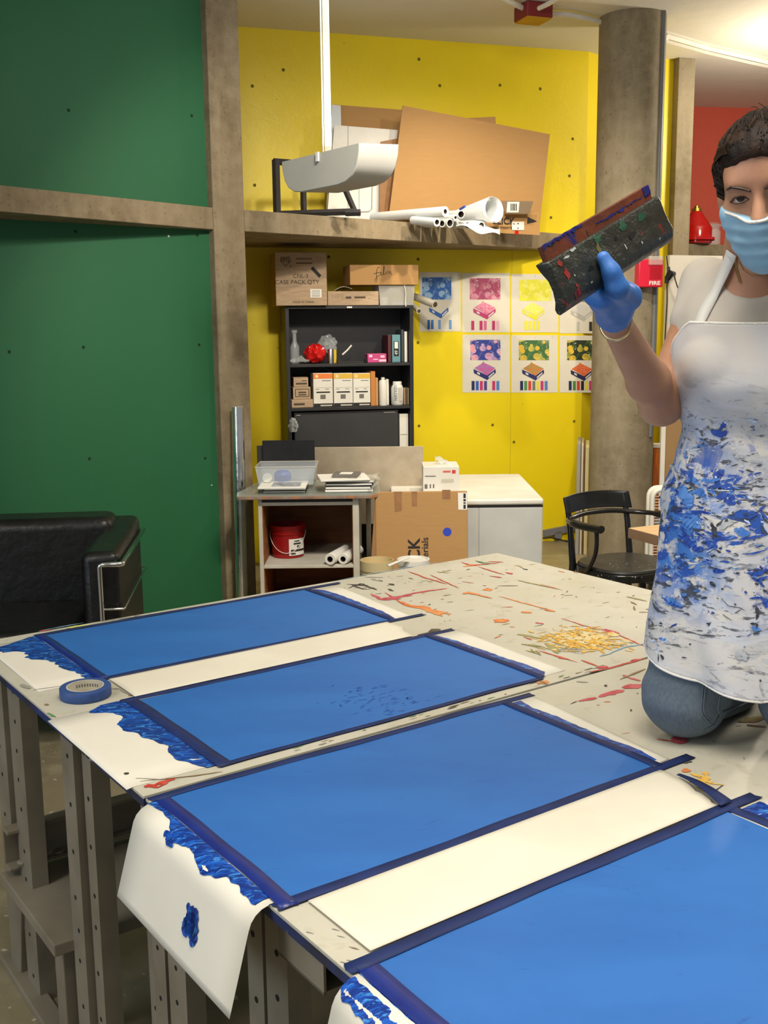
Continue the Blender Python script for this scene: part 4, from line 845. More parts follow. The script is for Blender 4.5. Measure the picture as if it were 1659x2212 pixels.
for i, (a, b, lab) in enumerate(((677,719,'white carton with an orange top band on the middle bookcase shelf'),(721,762,'white carton with a yellow top band, between the other two white cartons'),(763,800,'white carton with a yellow top band, beside the orange books'))):
    o = kbox('photo_carton', lab, 'box', a, b, 806, z2, .03, .14, M['white'], pyref=840, group='white cartons with a coloured top band on the middle shelf')
    cm = orange if i == 0 else yelp
    decal(o, 0, .84, 1, .985, cm, 'colour_band'); decal(o, 0, 0, 1, .11, M['ink'], 'black_band'); decal(o, .35, .03, .95, .07, M['offwhite'], 'printed_line', .0012)
    mb = MB(); mb.disc((-o['_w']*.32, -.0016, o['_h']*.91), (0,-1,0), .011, 0, 18); mb.build('round_mark', plain('band_dot', 'e8cfa0', .6), o)
    decal(o, .45, .77, .9, .79, M['inkgrey'], 'printed_line'); decal(o, .1, .57, .95, .575, M['inkgrey'], 'printed_line'); decal(o, .15, .42, .85, .46, M['ink'], 'bar_code'); decal(o, .35, .24, .62, .37, M['inkgrey'], 'printed_block'); decal(o, .1, .52, .3, .535, M['inkgrey'], 'printed_line'); decal(o, .6, .52, .8, .535, M['inkgrey'], 'printed_line')
mb = MB(); cc = KB.P(698, 800, .09); mb.tube([(-.05, 0, 0), (-.0, 0, .032), (.012, 0, .032), (.062, 0, 0)], .003, 6); put(mb.build('carton_strap', M['black'], loc=KB.W((cc.x-.006, .09, KB.P(698,806,.03).z+.003)), rz=ba), 'black carrying strap peaked on top of the carton with the orange band', 'strap')
owm = plain('orange_book', 'c07a34', .6)
o = kbox('book', 'tall orange book standing right of the white cartons', 'book', 801, 811, 802, z2, .03, .18, owm, pyref=840, group='books on the middle shelf')
o = kbox('book', 'shorter tan book next to the tall orange book', 'book', 811, 817, 816, z2, .04, .18, plain('tan_book', 'b88a58', .6), pyref=840, group='books on the middle shelf')
kl('squeeze_bottle', 'tall white bottle with a small cap, right of the tan book', 'bottle', 827, 815, z2, .06, 9, [(.95,0),(1,.03),(1,.84),(.8,.9),(.45,.91),(.45,1),(0,1)], M['white'])
o = kbox('book', 'white book behind the tall white bottle', 'book', 834, 840, 819, z2, .08, .15, M['whitep'], pyref=840, group='books on the middle shelf')
o = kl('paint_jar', 'fat white paint jar with vertical blue lettering at the right of the middle shelf', 'jar', 858, 824, z2, .07, 13.5, [(.85,0),(1,.05),(1,.72),(.8,.84),(.72,.86),(.72,.98),(.66,1),(0,1)], plain('milky_jar', 'dfdbd2', .5))
text('GOLDEN', .03, o, (-.013, -.0445, .085), (0,0,-1), (1,0,0), plain('blue_lettering', '4b6c86', .6), sx=.85); mb = MB(); mb.box(.004, .03, -.0435, -.0415, .03, .12); mb.build('jar_label', M['offwhite'], o)
for a, b, yt, lab in ((873,876,838,'thin tan notebook right of the paint jar'),(877.3,880,840,'thin brown notebook second from the right end of the middle shelf'),(881.3,884.5,838,'thin pale notebook at the right end of the middle shelf')):
    kbox('notebook', lab, 'notebook', a, b, yt, z2, .05, .12, plain('nb', {873:'a08468',877:'7a5f48',881:'c0ae94'}[int(a)], .7), pyref=850, group='notebooks at the right end of the middle shelf')
# shelf 3
z3 = zz[2]+.001
o = kbox('black_display_board', 'large black board leaning in the lower bay of the bookcase', 'board', 636, 860, 889, z3, .02, .02, plain('dark_board', '2b2b2c', .5, '303032', 6), pyref=920)
decal(o, .02, .955, .06, .965, M['offwhite'], 'printed_line'); decal(o, .86, .965, .97, .972, M['offwhite'], 'printed_line')
mb = MB(); ww, hh = o['_w'], o['_h']
mb.tube([(-ww/2, -.003, hh-.005), (ww/2, -.003, hh)], .004, 6); mb.build('board_edge', M['black'], o)
o = kbox('binder', 'white binder standing right of the black board in the lower bay', 'binder', 863, 882, 894, z3, .04, .2, M['white'], pyref=920)
decal(o, .1, .6, .9, .61, M['inkgrey'], 'printed_line'); decal(o, .3, .3, .7, .31, M['inkgrey'], 'printed_line'); decal(o, .78, 0, .82, 1, M['offwhite'], 'binder_edge')
c = KB.P(636, 920, .012); put(crumple(.03, 1.4, 9, 1.6).build('clear_bag', M['clear'], loc=KB.W((c.x-.01, .0, c.z)), smooth=30), 'crumpled clear film squeezed beside the black board', 'film')

# ================================================================== PRINTS ON THE WALL
def wallq(x0, y0, x1, y1, off): return [yw(px, py, off) for px, py in ((x0, y1), (x1, y1), (x1, y0), (x0, y0))]
def fruit(name, cols, leaf, bg):
    t = NT(name); co = t.coord(); v = t.node('ShaderNodeTexVoronoi'); v.inputs['Scale'].default_value = 17; t.link(t.coord(scale=(1,1,1.15)), v.inputs['Vector'])
    sep = t.node('ShaderNodeSeparateColor'); t.link(v.outputs['Color'], sep.inputs[0])
    c = t.mix(t.math('GREATER_THAN', sep.outputs[0], .45), cols[0], cols[1]); c = t.mix(t.math('GREATER_THAN', v.outputs['Distance'], .50), c, leaf)
    c = t.mix(t.math('MULTIPLY', t.noise(22, 3, .6, co, 1, .5, .6, 7), .6), c, bg); c = t.mix(t.noise(30, 3, .6, co, 2, .64, .67, 9), c, 'e2dfd8'); return t.fin(c, .6)
PRN = [((906,588,995,716),(912,599,975,647),('8fb2d8','3f74bc'),'2c60ae','9cc0e2',['2360b0','3c74bd','','6d9bd2','','','6d9bd2'],('6f9fd6','2d62b0'),'cyan-blue separation print of fruit, leftmost in the upper row, partly behind the tubes'),
       ((998,590,1101,718),(1015,601,1081,647),('c87d92','b85a78'),'a8476a','d9a3b2',['b9306a','','b9306a','cf6a92','','b9306a','dfa9bd'],('d8608c','b83a70'),'magenta separation print of fruit in the upper row'),
       ((1104,592,1206,718),(1122,604,1190,650),('e3dd3e','e6e05a'),'d9d63c','ebe68a',['','e3dd4a','e3dd4a','e3dd4a','e3dd4a','','' ],('e6e04c','dedb3c'),'yellow separation print of fruit in the upper row, left of the squeegee'),
       ((1209,594,1310,720),(1227,606,1295,652),('b8b6b0','8f8d88'),'77756f','d0cec8',['','','c2c0ba','','','2a2a2a',''],('c9c7c2','b5b3ad'),'pale grey separation print at the right of the upper row, under the squeegee'),
       ((999,723,1101,848),(1016,734,1081,778),('e29aa8','c8a0c4'),'2f3f92','8a7fc0',['1c1f60','2f62b0','c2306c','4a3f8a','','c2306c','4f7fc6'],('d64b88','26286e'),'pink and blue print of fruit, leftmost in the lower row'),
       ((1104,724,1205,848),(1121,735,1186,778),('ddb63a','c7b94a'),'3f6a3c','7d9a5a',['20255e','4c8a4c','c8402c','7a7466','dcd44a','c43a6c','5a78c4'],('dd6a36','2c2c64'),'full colour print of yellow fruit with seven colour bars, middle of the lower row'),
       ((1209,725,1310,848),(1225,735,1290,778),('dcb432','b8a83e'),'22331f','5b7a3a',['1c2050','3f7f3f','cf3e24','1c1a1a','e4d83c','c0306a',''],('d4562c','23234f'),'darker full colour print of yellow fruit, half hidden by the pillar')]
for i, (R, I, fc, lf_, bg, bars, cr, lab) in enumerate(PRN):
    x0, y0, x1, y1 = R; wq = wallq(x0, y0, x1, y1, .0012); ctr = (wq[0]+wq[1]+wq[2]+wq[3])/4
    pr_ = thing('art_print', lab, 'print', ctr, YA, 'colour separation prints on the yellow wall')
    mb = MB(); mb.ext(wq, yn*.0008); mb.build('print_paper', plain('print_paper', 'dcd6c6', .7), pr_, world=True)
    def sub(q, mat, nm, off=.003):
        mb = MB(); mb.add(wallq(*q, off), [(0,1,2,3)]); return mb.build(nm, mat, pr_, world=True)
    sub(I, fruit('fruit_print_%d' % i, fc, lf_, bg), 'fruit_picture')
    cx0 = (I[0]+I[2])/2; k = (x1-x0)/103.
    ox, oy = x0+24*k, y0+62 if i < 4 else y0+60
    def poly(pts, mat, nm, off): mb = MB(); mb.add([yw(ox+px*k, oy+py, off) for px, py in pts], [tuple(range(len(pts)))[::-1]]); mb.build(nm, mat, pr_, world=True)
    if i != 0 and i != 3 or True:
        tone = plain('crate_side_%d' % i, cr[1], .6); top = plain('crate_fruit_%d' % i, cr[0], .6, bg if i != 6 else 'e07c4a', 60); pl_ = plain('crate_white', 'd8d4cc', .6)
        if i != 0: poly([(2,12),(22,0),(48,12),(30,28)], top, 'crate_fruit', .0032)
        poly([(0,14),(30,28),(30,38),(1,23)], tone, 'crate_side', .0034); poly([(30,28),(48,14),(49,22),(30,38)], tone, 'crate_side', .0034); poly([(33,30),(45,20),(45,23),(33,34)], pl_, 'crate_label', .0036); poly([(8,20),(14,23),(14,27),(8,24)], pl_, 'crate_label', .0036)
        if i != 0: poly([(16,4),(22,-3),(24,4)], top, 'crate_fruit', .0034)
    for j, bcx in enumerate(bars):
        if bcx: sub((x0+20*k+j*9*k, y1-25, x0+26.5*k+j*9*k, y1-5), plain('bar_'+bcx, bcx, .6), 'colour_bar', .0034)
    for px, py in ((x0+8, y0+4), (x0+52, y0+5), (x1-12, y0+4)): 
        mb = MB(); mb.disc(yw(px, py, .0034), yn, .0025, 0, 8); mb.build('pin', M['steel'], pr_, world=True)

# ================================================================== ON THE LEDGE
ZL = 2.321
def ledge_at(px, py, off): return onpl(px, py, E0-en*off, en)
# black frame stand: four outline bars
Ds = 6.75
def sp(px, py, D=Ds): return ony(px, py, D)
s0 = sp(597, 460); mb = MB()
stand = thing('metal_frame_stand', 'black metal trestle frame standing on the concrete ledge under the white hanging lamp', 'stand', V((sp(680,460).x, Ds, ZL)))
def bar(name, pts, r, mat=M['darkmetal']): mb = MB(); mb.tube(pts, r, 4, up=(0,1,0)); return mb.build(name, mat, stand, world=True)
zb0 = ZL+.02
def spz(px, D, z): p = ony(px, 400, D); return V((p.x, D, z))
ztop = sp(597, 345).z
bar('post', [spz(597, Ds, ZL+.012), spz(597, Ds, ztop)], .024); bar('top_bar', [spz(592, Ds, ztop-.01), spz(660, Ds+.1, ztop-.012), spz(735, Ds+.2, ztop-.01)], .02); 
bar('foot_bar', [spz(597, Ds, ZL+.021), spz(765, Ds-.1, ZL+.021)], .02); bar('post', [spz(655, Ds+.35, ZL+.012), spz(655, Ds+.35, ztop+.01)], .02)
bar('sloping_leg', [sp(735, 385, Ds+.1), spz(765, Ds-.05, ZL+.03)], .018); bar('foot_plate', [spz(745, Ds-.12, ZL+.012), spz(778, Ds-.13, ZL+.012)], .02)
# panels leaning on the wall, from back to front
def lean(label, pts, D0, slope, mat, name='cardboard_sheet', cat='cardboard', th=.006, yaw=YA):
    n = V((sin(yaw), -cos(yaw), -slope)).normalized(); p0 = V((ony(900, 400, D0).x, D0, ZL)); P = [onpl(px, py, p0, n) for px, py in pts]
    mb = MB(); mb.ext(P, -n*th); c = sum(P, V((0,0,0)))/len(P); c.z = min(p.z for p in P)
    return put(mb.build(name, mat, loc=c, world=True), label, cat)
WD = yw(900, 400).y
lean('upper strip of brown cardboard peeking over the white panel beside the lamp rod', [(722,482),(722,226),(880,238),(880,490)][::-1], WD-.16, .1, M['kraft'], th=.006)
wpan = lean('tall white display panel leaning behind the hanging lamp', [(706,478),(722,270),(862,281),(850,505)][::-1], WD-.28, .12, M['whitep'], 'display_board', 'board', .008)
lean('pale blue-white foam board directly behind the lamp rod', [(704,474),(717,226),(736,228),(742,478)][::-1], WD-.22, .1, plain('foam_board', 'd5dade', .7), 'foam_board', 'board', .006)
lean('brown cardboard panel with a raised right corner, behind the largest one', [(835,500),(862,262),(1070,252),(1090,505)][::-1], WD-.30, .1, M['kraft'])
lean('thin strip of brown cardboard showing left of the large panel above the lamp', [(820,480),(822,306),(864,298),(864,480)][::-1], WD-.33, .11, M['tape_brown'])
big = lean('largest brown cardboard panel, tilted, leaning above the paper rolls', [(840,468),(870,228),(1188,290),(1164,500)][::-1], WD-.40, .13, M['kraft'], th=.008)
lean('low brown cardboard panel with small black print, beside the paper rolls', [(1075,503),(1080,456),(1165,458),(1166,508)][::-1], WD-.50, .06, M['kraft'], th=.02)
n_ = V((sin(YA), -cos(YA), -.06)).normalized()
prt = [o for o in COL.objects if o.get('label', '').startswith('low brown cardboard panel')][0]
def onprt(px, py, off): return onpl(px, py, V((ony(900,400,WD-.5).x, WD-.5, ZL))+n_*off, n_)
def pq(pts, mat, nm, off=.002): mb = MB(); mb.ext([onprt(*p, off) for p in pts], n_*.001); return mb.build(nm, mat, prt, world=True)
xdn = V((cos(YA), sin(YA), 0)); ydn = V((0,0,1))
def ptx(s, size, px, py, **k): 
    t_ = text(s, size, None, onprt(px, py, .004), xdn, ydn, M['ink'], **k); t_.parent = prt; t_.matrix_parent_inverse = mw(prt).inverted(); return t_
ptx('BLICK', .062, 1088, 478, bold=.001); ptx('art materials', .03, 1090, 491, align='CENTER')
pq([(1106,497),(1132,497),(1132,479),(1106,479)], M['whitep'], 'white_label', .004); pq([(1139,483),(1160,478),(1139,468)], M['ink'], 'triangle_mark', .004)
pq([(1117,484),(1121,484),(1119,481)], M['ink'], 'arrow_mark', .006); pq([(1117,492),(1119,495),(1121,492)], M['ink'], 'arrow_mark', .006); pq([(1112,506),(1120,506),(1120,498),(1112,498)], M['redgl'], 'red_mark', .002)
fl_ = lean('grey-brown folded flap with a white bar-code label, above the small printed box panel', [(1084,434),(1152,435),(1144,462),(1092,461)], WD-.56, .3, plain('flap_kraft', '83705a', .8), 'cardboard_flap', 'cardboard', .005)
mb = MB(); nn = V((sin(YA), -cos(YA), -.3)).normalized(); pp = V((ony(900,400,WD-.56).x, WD-.56, ZL))
mb.ext([onpl(*q, pp+nn*.003, nn) for q in ((1094,459),(1120,459),(1122,436),(1096,436))][::-1], nn*.0008); mb.build('shipping_label', M['whitep'], fl_, world=True)
mb = MB()
for xx in (1103, 1107, 1110, 1114): mb.ext([onpl(*q, pp+nn*.005, nn) for q in ((xx,455),(xx+2,455),(xx+2,440),(xx,440))][::-1], nn*.0005)
mb.build('bar_code', M['ink'], fl_, world=True)
# panel outline drawing
n2 = V((sin(YA), -cos(YA), -.12)).normalized(); pp2 = V((ony(900,400,WD-.28).x, WD-.28, ZL)); mb = MB()
mb.tube([onpl(*q, pp2+n2*.004, n2) for q in ((803,320),(804,400),(803,452),(797,457),(770,458))], .0018, 5, 0); mb.tube([onpl(*q, pp2+n2*.004, n2) for q in ((776,330),(776,470))], .001, 4, 0); mb.tube([onpl(*q, pp2+n2*.004, n2) for q in ((752,272),(752,470))], .001, 4, 0); mb.build('drawn_outline', M['inkgrey'], wpan, world=True)
# rolled papers
def roll3(label, p0, D0_, p1, D1, r, mat, inner=.55, end=1, n=26, thk=None):
    a = ony(*p0, D0_); b = ony(*p1, D1); ax = (b-a).normalized(); mb = MB()
    mb.tube([a, b], r, n, cap=False); mb.tube([a, b], r*inner, n, 1, cap=False)
    u = ax.orthogonal().normalized(); v = ax.cross(u)
    for P_ in (a, b): mb.add([P_+(u*cos(2*pi*k/n)+v*sin(2*pi*k/n))*q for q in (r, r*inner) for k in range(n)], [(k, (k+1) % n, n+(k+1) % n, n+k) for k in range(n)])
    return put(mb.build('paper_roll', [mat, M['inkbrown']], loc=b, world=True, smooth=40), label, 'paper roll', 'rolled papers heaped on the ledge')
pb = plain('rolled_white_paper', 'dcdcd8', .7, 'cfd3d6', 6)
def rz_(px, D, r): return onz(px, 0, 0)  # placeholder
rolls = [('uppermost long white paper roll pointing left across the heap', (806,470), 7.35, (962,457), 6.85, .032, .45),
 ('short white roll at the bottom left of the heap', (892,476), 7.0, (944,480), 6.8, .026, .6),
 ('thin white roll with a dark hollow, low in the middle of the heap', (905,480), 7.15, (955,483), 6.9, .022, .75),
 ('white roll end with a wide hollow beside the low middle roll', (915,482), 7.2, (972,482), 6.95, .027, .78),
 ('slim white roll between the hollow rolls and the brown-mouthed roll', (930,470), 7.2, (984,470), 6.95, .018, .5),
 ('white roll with a brown mouth under the big curled sheet', (940,465), 7.3, (996,463), 6.95, .025, .8),
 ('flattened cream roll under the big curled sheet', (960,482), 7.3, (1010,486), 7.0, .024, .7),
 ('white roll end at the right foot of the heap', (985,478), 7.35, (1040,487), 7.05, .026, .7)]
for lab, p0, D0_, p1, D1, r, inn in rolls: roll3(lab, p0, D0_, p1, D1, r, pb, inn)
a = ony(975, 470, 7.35); b = ony(1067, 453, 7.05); ax = (b-a).normalized(); u_ = V((0,0,1)); u_ = (u_-ax*u_.dot(ax)).normalized(); v_ = ax.cross(u_)
mb = MB(); mb.grid(lambda u, v: a+(b-a)*(u*1.0+.02*sin(6*v))+(u_*cos(2*pi*v*2.1)+v_*sin(2*pi*v*2.1))*(.034+.052*u)*(1-.2*v), 12, 70)
put(mb.build('curled_sheet', pb, loc=b, world=True, smooth=60, solid=.0012), 'large loosely curled white sheet with open spiral end, top of the roll heap', 'paper roll')
mb = MB(); a = onz(1040, 490, 2.36); 
mb.grid(lambda u, v: ony(985+95*u, 470+22*u+18*v+5*sin(9*u+3*v), 7.1-.15*v+.02*sin(14*u)), 22, 8)
put(mb.build('crumpled_paper', pb, loc=onz(1030, 480, 2.36), world=True, smooth=60, solid=.001), 'crumpled white paper hanging over the ledge at the right of the rolls', 'paper')
mb = MB(); mb.grid(lambda u, v: ony(1040+48*u, 478+16*v+10*(1-u)*(v-.5), 7.12-.1*v), 6, 4)
c = ony(1000, 447, 7.1); mb = MB(); mb.tube([ony(994,452,7.1), ony(1004,446,7.05)], .008, 8); put(mb.build('blue_clip', M['blue'], loc=c, world=True, smooth=50), 'small blue clip on the heap of rolled papers', 'clip')

# ================================================================== HANGING LAMP
LP = [onz(608, 350, 2.4), onz(776, 309, 2.4), onz(862, 312, 2.4)]
lamp = thing('hanging_lamp', 'white trough lamp hanging on a rod from the ceiling', 'lamp', V((onz(727,322,2.4).x, onz(727,322,2.4).y, 2.4)))
ex = LP[1]-LP[0]; Lx = ex.length; ex = ex.normalized(); ez = (LP[2]-LP[1]); Lz = ez.length*1.0; ez = ez.normalized(); hgt = .20
prof = [(0,0),(.004,-.04),(.02,-.085),(.05,-.12),(.10,-.142),(.16,-.15)]; prof = prof+[(Lx-x, z) for x, z in reversed(prof)]
prof = [(x, z*1.0) for x, z in prof]
mb = MB(); P = [LP[0]+ex*x+V((0,0,z)) for x, z in prof]; n = len(P); dd = ez*(Lz)
# curved side sheet runs along the whole block, round the bottom
side = [(0,0),(.02,-.04),(.03,-.08),(.055,-.115)]
def blk(u, k):
    x, z = prof[k]; return LP[0]+ex*x+V((0,0,z))+ez*u
vs = [blk(0, k) for k in range(n)]+[blk(Lz, k) for k in range(n)]
mb.add(vs, [(k, k+1, n+k+1, n+k) for k in range(n-1)]+[tuple(range(n-1,-1,-1)), tuple(range(n, 2*n))])
lm_mat = plain('lamp_enamel', 'b4b1a8', .4, 'aca9a0', 4)
mb.build('lamp_trough', lm_mat, lamp, world=True, smooth=40, bevel=.004)
mb = MB(); m0 = LP[0]+ex*Lx*.48; mb.ext([m0+V((0,0,.004))-ez*.001, m0+ex*.02+V((0,0,.004))-ez*.001, m0+ex*.02+V((0,0,-.035))-ez*.001, m0+V((0,0,-.035))-ez*.001], -ez*.006); mb.build('centre_clip', M['white'], lamp, world=True)
mb = MB(); c = m0+ez*Lz*.3; mb.tube([V((c.x, c.y, 2.4)), V((c.x+.0, c.y, ZC))], .0155, 4, up=(1, .4, 0)); mb.build('rod', M['offwhite'], lamp, world=True)
mb = MB(); mb.tube([V((c.x-.022, c.y, 2.4)), V((c.x-.022, c.y, ZC))], .004, 6); mb.build('lamp_cable', M['offwhite'], lamp, world=True)
# ceiling conduits and junction box
def cz(px, py, d=.02): return onz(px, py, ZC-d)
mb = MB(); pth = [cz(*q, .03) for q in ((1030,-60),(1062,-20),(1090,-2),(1110,8),(1135,20),(1160,30),(1190,31),(1225,31),(1265,39),(1300,48),(1350,60),(1440,84))]; mb.tube(pth, .016, 12)
put(mb.build('ceiling_conduit', M['white'], loc=pth[4], world=True, smooth=60), 'curving white conduit running across the ceiling past the junction box', 'conduit')
mb = MB(); pth = [cz(*q, .06) for q in ((1164,18),(1185,8),(1205,-4),(1235,-25))]; mb.tube(pth, .014, 12); put(mb.build('ceiling_conduit', M['white'], loc=pth[1], world=True, smooth=60), 'short white conduit rising to the top edge of the picture from the junction box', 'conduit')
jc = cz(1152, 22, .03); jb = thing('junction_box', 'dark red and orange box on the ceiling beside the curving conduit', 'box', V((jc.x, jc.y, ZC-.09)), rad(20))
mb = MB(); mb.box(-.09, .09, -.09, .09, 0, .088); mb.build('box_body', plain('box_red', '7c1a20', .5), jb, bevel=.008)
mb = MB(); mb.box(-.085, .085, -.085, .085, -.006, .002); mb.build('cover_plate', plain('box_orange', 'c08a20', .5), jb, bevel=.004)
mb = MB(); q = [cz(*q, .02) for q in ((1437,75),(1530,103),(1625,125),(1662,134),(1760,160))]; mb.tube(q, .02, 4); put(mb.build('ceiling_track', M['white'], loc=q[1], world=True), 'white straight ceiling track right of the round pillar', 'track')
mb = MB(); q = [cz(*q, .02) for q in ((1437,88),(1530,114),(1625,136),(1662,144),(1760,170))]; mb.tube(q, .012, 6); put(mb.build('ceiling_conduit', M['white'], loc=q[1], world=True), 'thin straight white pipe running alongside the ceiling track', 'conduit')
# conduit on the pillar
cp = PCx+V((PR*cos(rad(-38)), PR*sin(rad(-38)), 0))*1.03; a_ = ony(1428, 200, PCx.y-.14)
mb = MB(); x = a_.x; mb.tube([V((x, a_.y, .9)), V((x, a_.y, ZC))], .017, 12)
put(mb.build('pillar_conduit', plain('grey_conduit', '66686c', .5), loc=V((x, a_.y, .9)), world=True, smooth=60), 'grey vertical conduit running up the right side of the round pillar', 'conduit')
c = ony(1415, -2, PCx.y-.2); mb = MB(); mb.box(-.07, .07, -.04, .04, -.03, .03); put(mb.build('red_sensor', M['redgl'], loc=V((c.x, c.y+.02, c.z)), smooth=40, bevel=.02), 'red device at the very top edge of the picture on the pillar', 'alarm')

# fire alarm
fc = ony(1408, 596, 7.05); fa = thing('fire_alarm', 'red fire alarm strobe with white letters on the round pillar', 'alarm', V((fc.x, 7.07, ony(1408,620,7.05).z)), rad(8)); FF = Frame(fa)
h0 = ony(1408,570,7.05).z-ony(1408,620,7.05).z; w2_ = (ony(1437,600,7.05).x-ony(1382,600,7.05).x)/2
mb = MB(); mb.box(-w2_, w2_, 0, .08, 0, h0+.03); mb.build('alarm_body', plain('alarm_red', 'd0203c', .35), fa, smooth=40, bevel=.006)
mb = MB()
for i in range(9): mb.box(-w2_*.1+i*w2_*.11, -w2_*.1+i*w2_*.11+w2_*.05, -.003, 0, h0*.35, h0*.85)
mb.build('speaker_slots', M['redpl'], fa)
mb = MB(); mb.box(-w2_*.25, w2_*.85, -.02, .01, h0*.95, h0+.05); mb.build('strobe_lens', M['clearw'], fa, bevel=.006)
text('FIRE', .034, fa, (w2_*.3, -.002, h0*.17), (1,0,0), (0,0,1), M['whitep'], sx=1.25, bold=.0008)
mb = MB(); mb.box(-w2_*.9, w2_, .02, .26, -.05, -.0); 
# cord with adaptor on the pale board
ad = thing('power_cord', 'black power cord with a plug hanging against the pale board', 'cord', onpl(1448, 592, bx+BN*.03, BN))
def bp(px, py, off=.02): return onpl(px, py, bx+BN*off, BN)
mb = MB(); mb.tube([bp(1441,604), bp(1448,590,.03), bp(1456,592)], [.02,.03,.018], 8); mb.tube([bp(1444,577), bp(1445,596,.03)], .012, 8); mb.tube([bp(1441,596), bp(1440,612)], .016, 8); mb.build('plug', M['black'], ad, world=True, smooth=40)
mb = MB(); mb.tube([bp(1441,612), bp(1441,650), bp(1437,720), bp(1432,800)], .004, 6); mb.tube([bp(1456,595), bp(1462,615), bp(1480,660)], .004, 6); mb.tube([bp(1443,577), bp(1441,562), bp(1440,552)], .004, 6); mb.build('cable', M['black'], ad, world=True, smooth=40)
# red lamp shade and jar on the far ledge
rl_ = onz(1512, 526, 2.321); rc = V((ony(1512,520,rl_.y+.0).x, rl_.y+.12, 2.321))
def rr(px): return px*rc.y/2300
zt = ony(1500, 445, rc.y).z; 
rs = thing('red_warning_lamp', 'conical red lamp with a brass top in front of the red wall', 'lamp', V((ony(1503,500,rc.y).x, rc.y, 2.321)))
hh = zt-2.321; r = rr(33)
mb = MB(); mb.lathe([(r*.8, 0), (r*1.0, .01), (r*1.0, hh*.42), (r*.92, hh*.48), (r*.3, hh*.86), (0, hh*.87)], 36); mb.build('lamp_body', M['redgl'], rs, smooth=35)
mb = MB(); mb.lathe([(r*1.18, hh*.10), (r*1.18, hh*.17), (r*.98, hh*.19)], 36, cap=False); mb.build('lamp_rim', M['redgl'], rs, smooth=35)
mb = MB(); mb.lathe([(r*.32, hh*.86), (r*.32, hh*.93), (r*.16, hh*.93), (r*.16, hh), (0, hh)], 24); mb.build('brass_cap', M['brass'], rs, smooth=35)
js = thing('glass_jar', 'clear swing-top glass jar beside the red lamp on the far ledge', 'jar', V((ony(1552,500,rc.y).x, rc.y+.25, 2.321)))
hj = ony(1550, 487, rc.y).z-2.321; r = rr(23)
mb = MB(); mb.lathe([(r*.85, 0), (r, .02), (r, hj*.8), (r*.85, hj*.9), (r*.9, hj)], 32, cap=False); mb.build('jar_body', M['clear'], js, smooth=50, solid=.004)
mb = MB(); mb.lathe([(r*.98, hj), (r*.98, hj+.03), (r*.7, hj+.045), (0, hj+.045)], 32); mb.build('jar_lid', M['clear'], js, smooth=50)
mb = MB(); mb.tube([(-r*1.05, 0, hj*.8), (-r*1.1, 0, hj+.03), (-r*1.3, 0, hj+.06), (-r*1.2, 0, hj+.10)], .005, 8); mb.tube([(-r*1.1, 0, hj+.03), (r*1.1, 0, hj+.02)], .006, 8); mb.build('wire_clasp', M['chrome'], js, smooth=50)

# ================================================================== FRAMES, BOARDS, FAN
def panel(label, name, cat, px0, px1, pyt, D, mat, th=.03, rz=rad(-11), group=None, z0=0, lean_=.0):
    a = ony(px0, 1000, D); b = ony(px1, 1000, D); zt = ony((px0+px1)/2, pyt, D).z; w = b.x-a.x
    mb = MB(); mb.box(-w/2, w/2, 0, th, 0, zt-z0); o = mb.build(name, mat, loc=V(((a.x+b.x)/2, D, z0)), rz=rz, bevel=.002); return put(o, label, cat, group)
gz = 'screen frames stacked against the pillar'
panel('grey screen frame, leftmost of the stack behind the round pillar', 'screen_frame', 'frame', 1246, 1254, 959, 7.62, plain('fg1','9b978c',.6), .5, group=gz)
panel('pale screen frame, second from the left of the stack behind the pillar', 'screen_frame', 'frame', 1255.5, 1260, 961, 7.62, plain('fg2','c2b9a6',.6), .5, group=gz)
panel('reddish-edged screen frame, third from the left behind the pillar', 'screen_frame', 'frame', 1261.2, 1263, 965, 7.62, plain('fg3','8d5f3a',.6), .5, group=gz)
panel('yellow-edged white screen frame nearest the round pillar', 'screen_frame', 'frame', 1264.5, 1272, 966, 7.62, plain('fg4','d9cf9a',.6), .5, group=gz)
of = thing('wooden_screen_frame', 'orange-brown wooden frame with a pale top standing right of the round pillar', 'frame', V((ony(1417,1000,7.4).x, 7.4, 0)))
zt = ony(1417, 968, 7.4).z; a_, b_ = ony(1385,1000,7.4).x-of.location.x, ony(1432,1000,7.4).x-of.location.x
mb = MB(); mb.box(a_, (a_+b_)/2+.0, 0, .05, 0, zt); mb.box((a_+b_)/2+.008, b_, -.0, .05, 0, zt); mb.build('frame_boards', M['orangewood'], of, bevel=.003)
mb = MB(); mb.box(a_, b_, -.005, .06, zt+.001, zt+.03); mb.build('frame_top', M['offwhite'], of, bevel=.003)
wn = yw(1437, 1000, .0)
kpn = thing('kraft_panel', 'tall brown board with a narrow white edge behind the person', 'board', V((ony(1465,1000,6.9).x, 6.9, 0)))
P0 = [ony(*q, 6.9) for q in ((1438,1180),(1447,890),(1560,890),(1560,1180))]; mb = MB(); mb.ext(P0[::-1], V((0,.02,0))); 
mb = MB(); zt = ony(1447, 800, 6.9).z; xb0 = ony(1432,1180,6.9).x; xt = ony(1444,800,6.9).x
sl = (xt-xb0)/(zt-ony(1432,1180,6.9).z); xg = xt-sl*zt
mb.ext([V((xg, 6.9, 0)), V((xg+.7, 6.9, 0)), V((xt+.7, 6.9, zt)), V((xt, 6.9, zt))], V((0,.02,0))); mb.build('board_sheet', plain('dull_kraft','96764c',.8), kpn, world=True)
mb = MB(); mb.ext([V((xg-.028, 6.92, 0)), V((xg, 6.92, 0)), V((xt, 6.92, zt)), V((xt-.028, 6.92, zt))], V((0,.02,0))); mb.build('white_edge', M['white'], kpn, world=True)
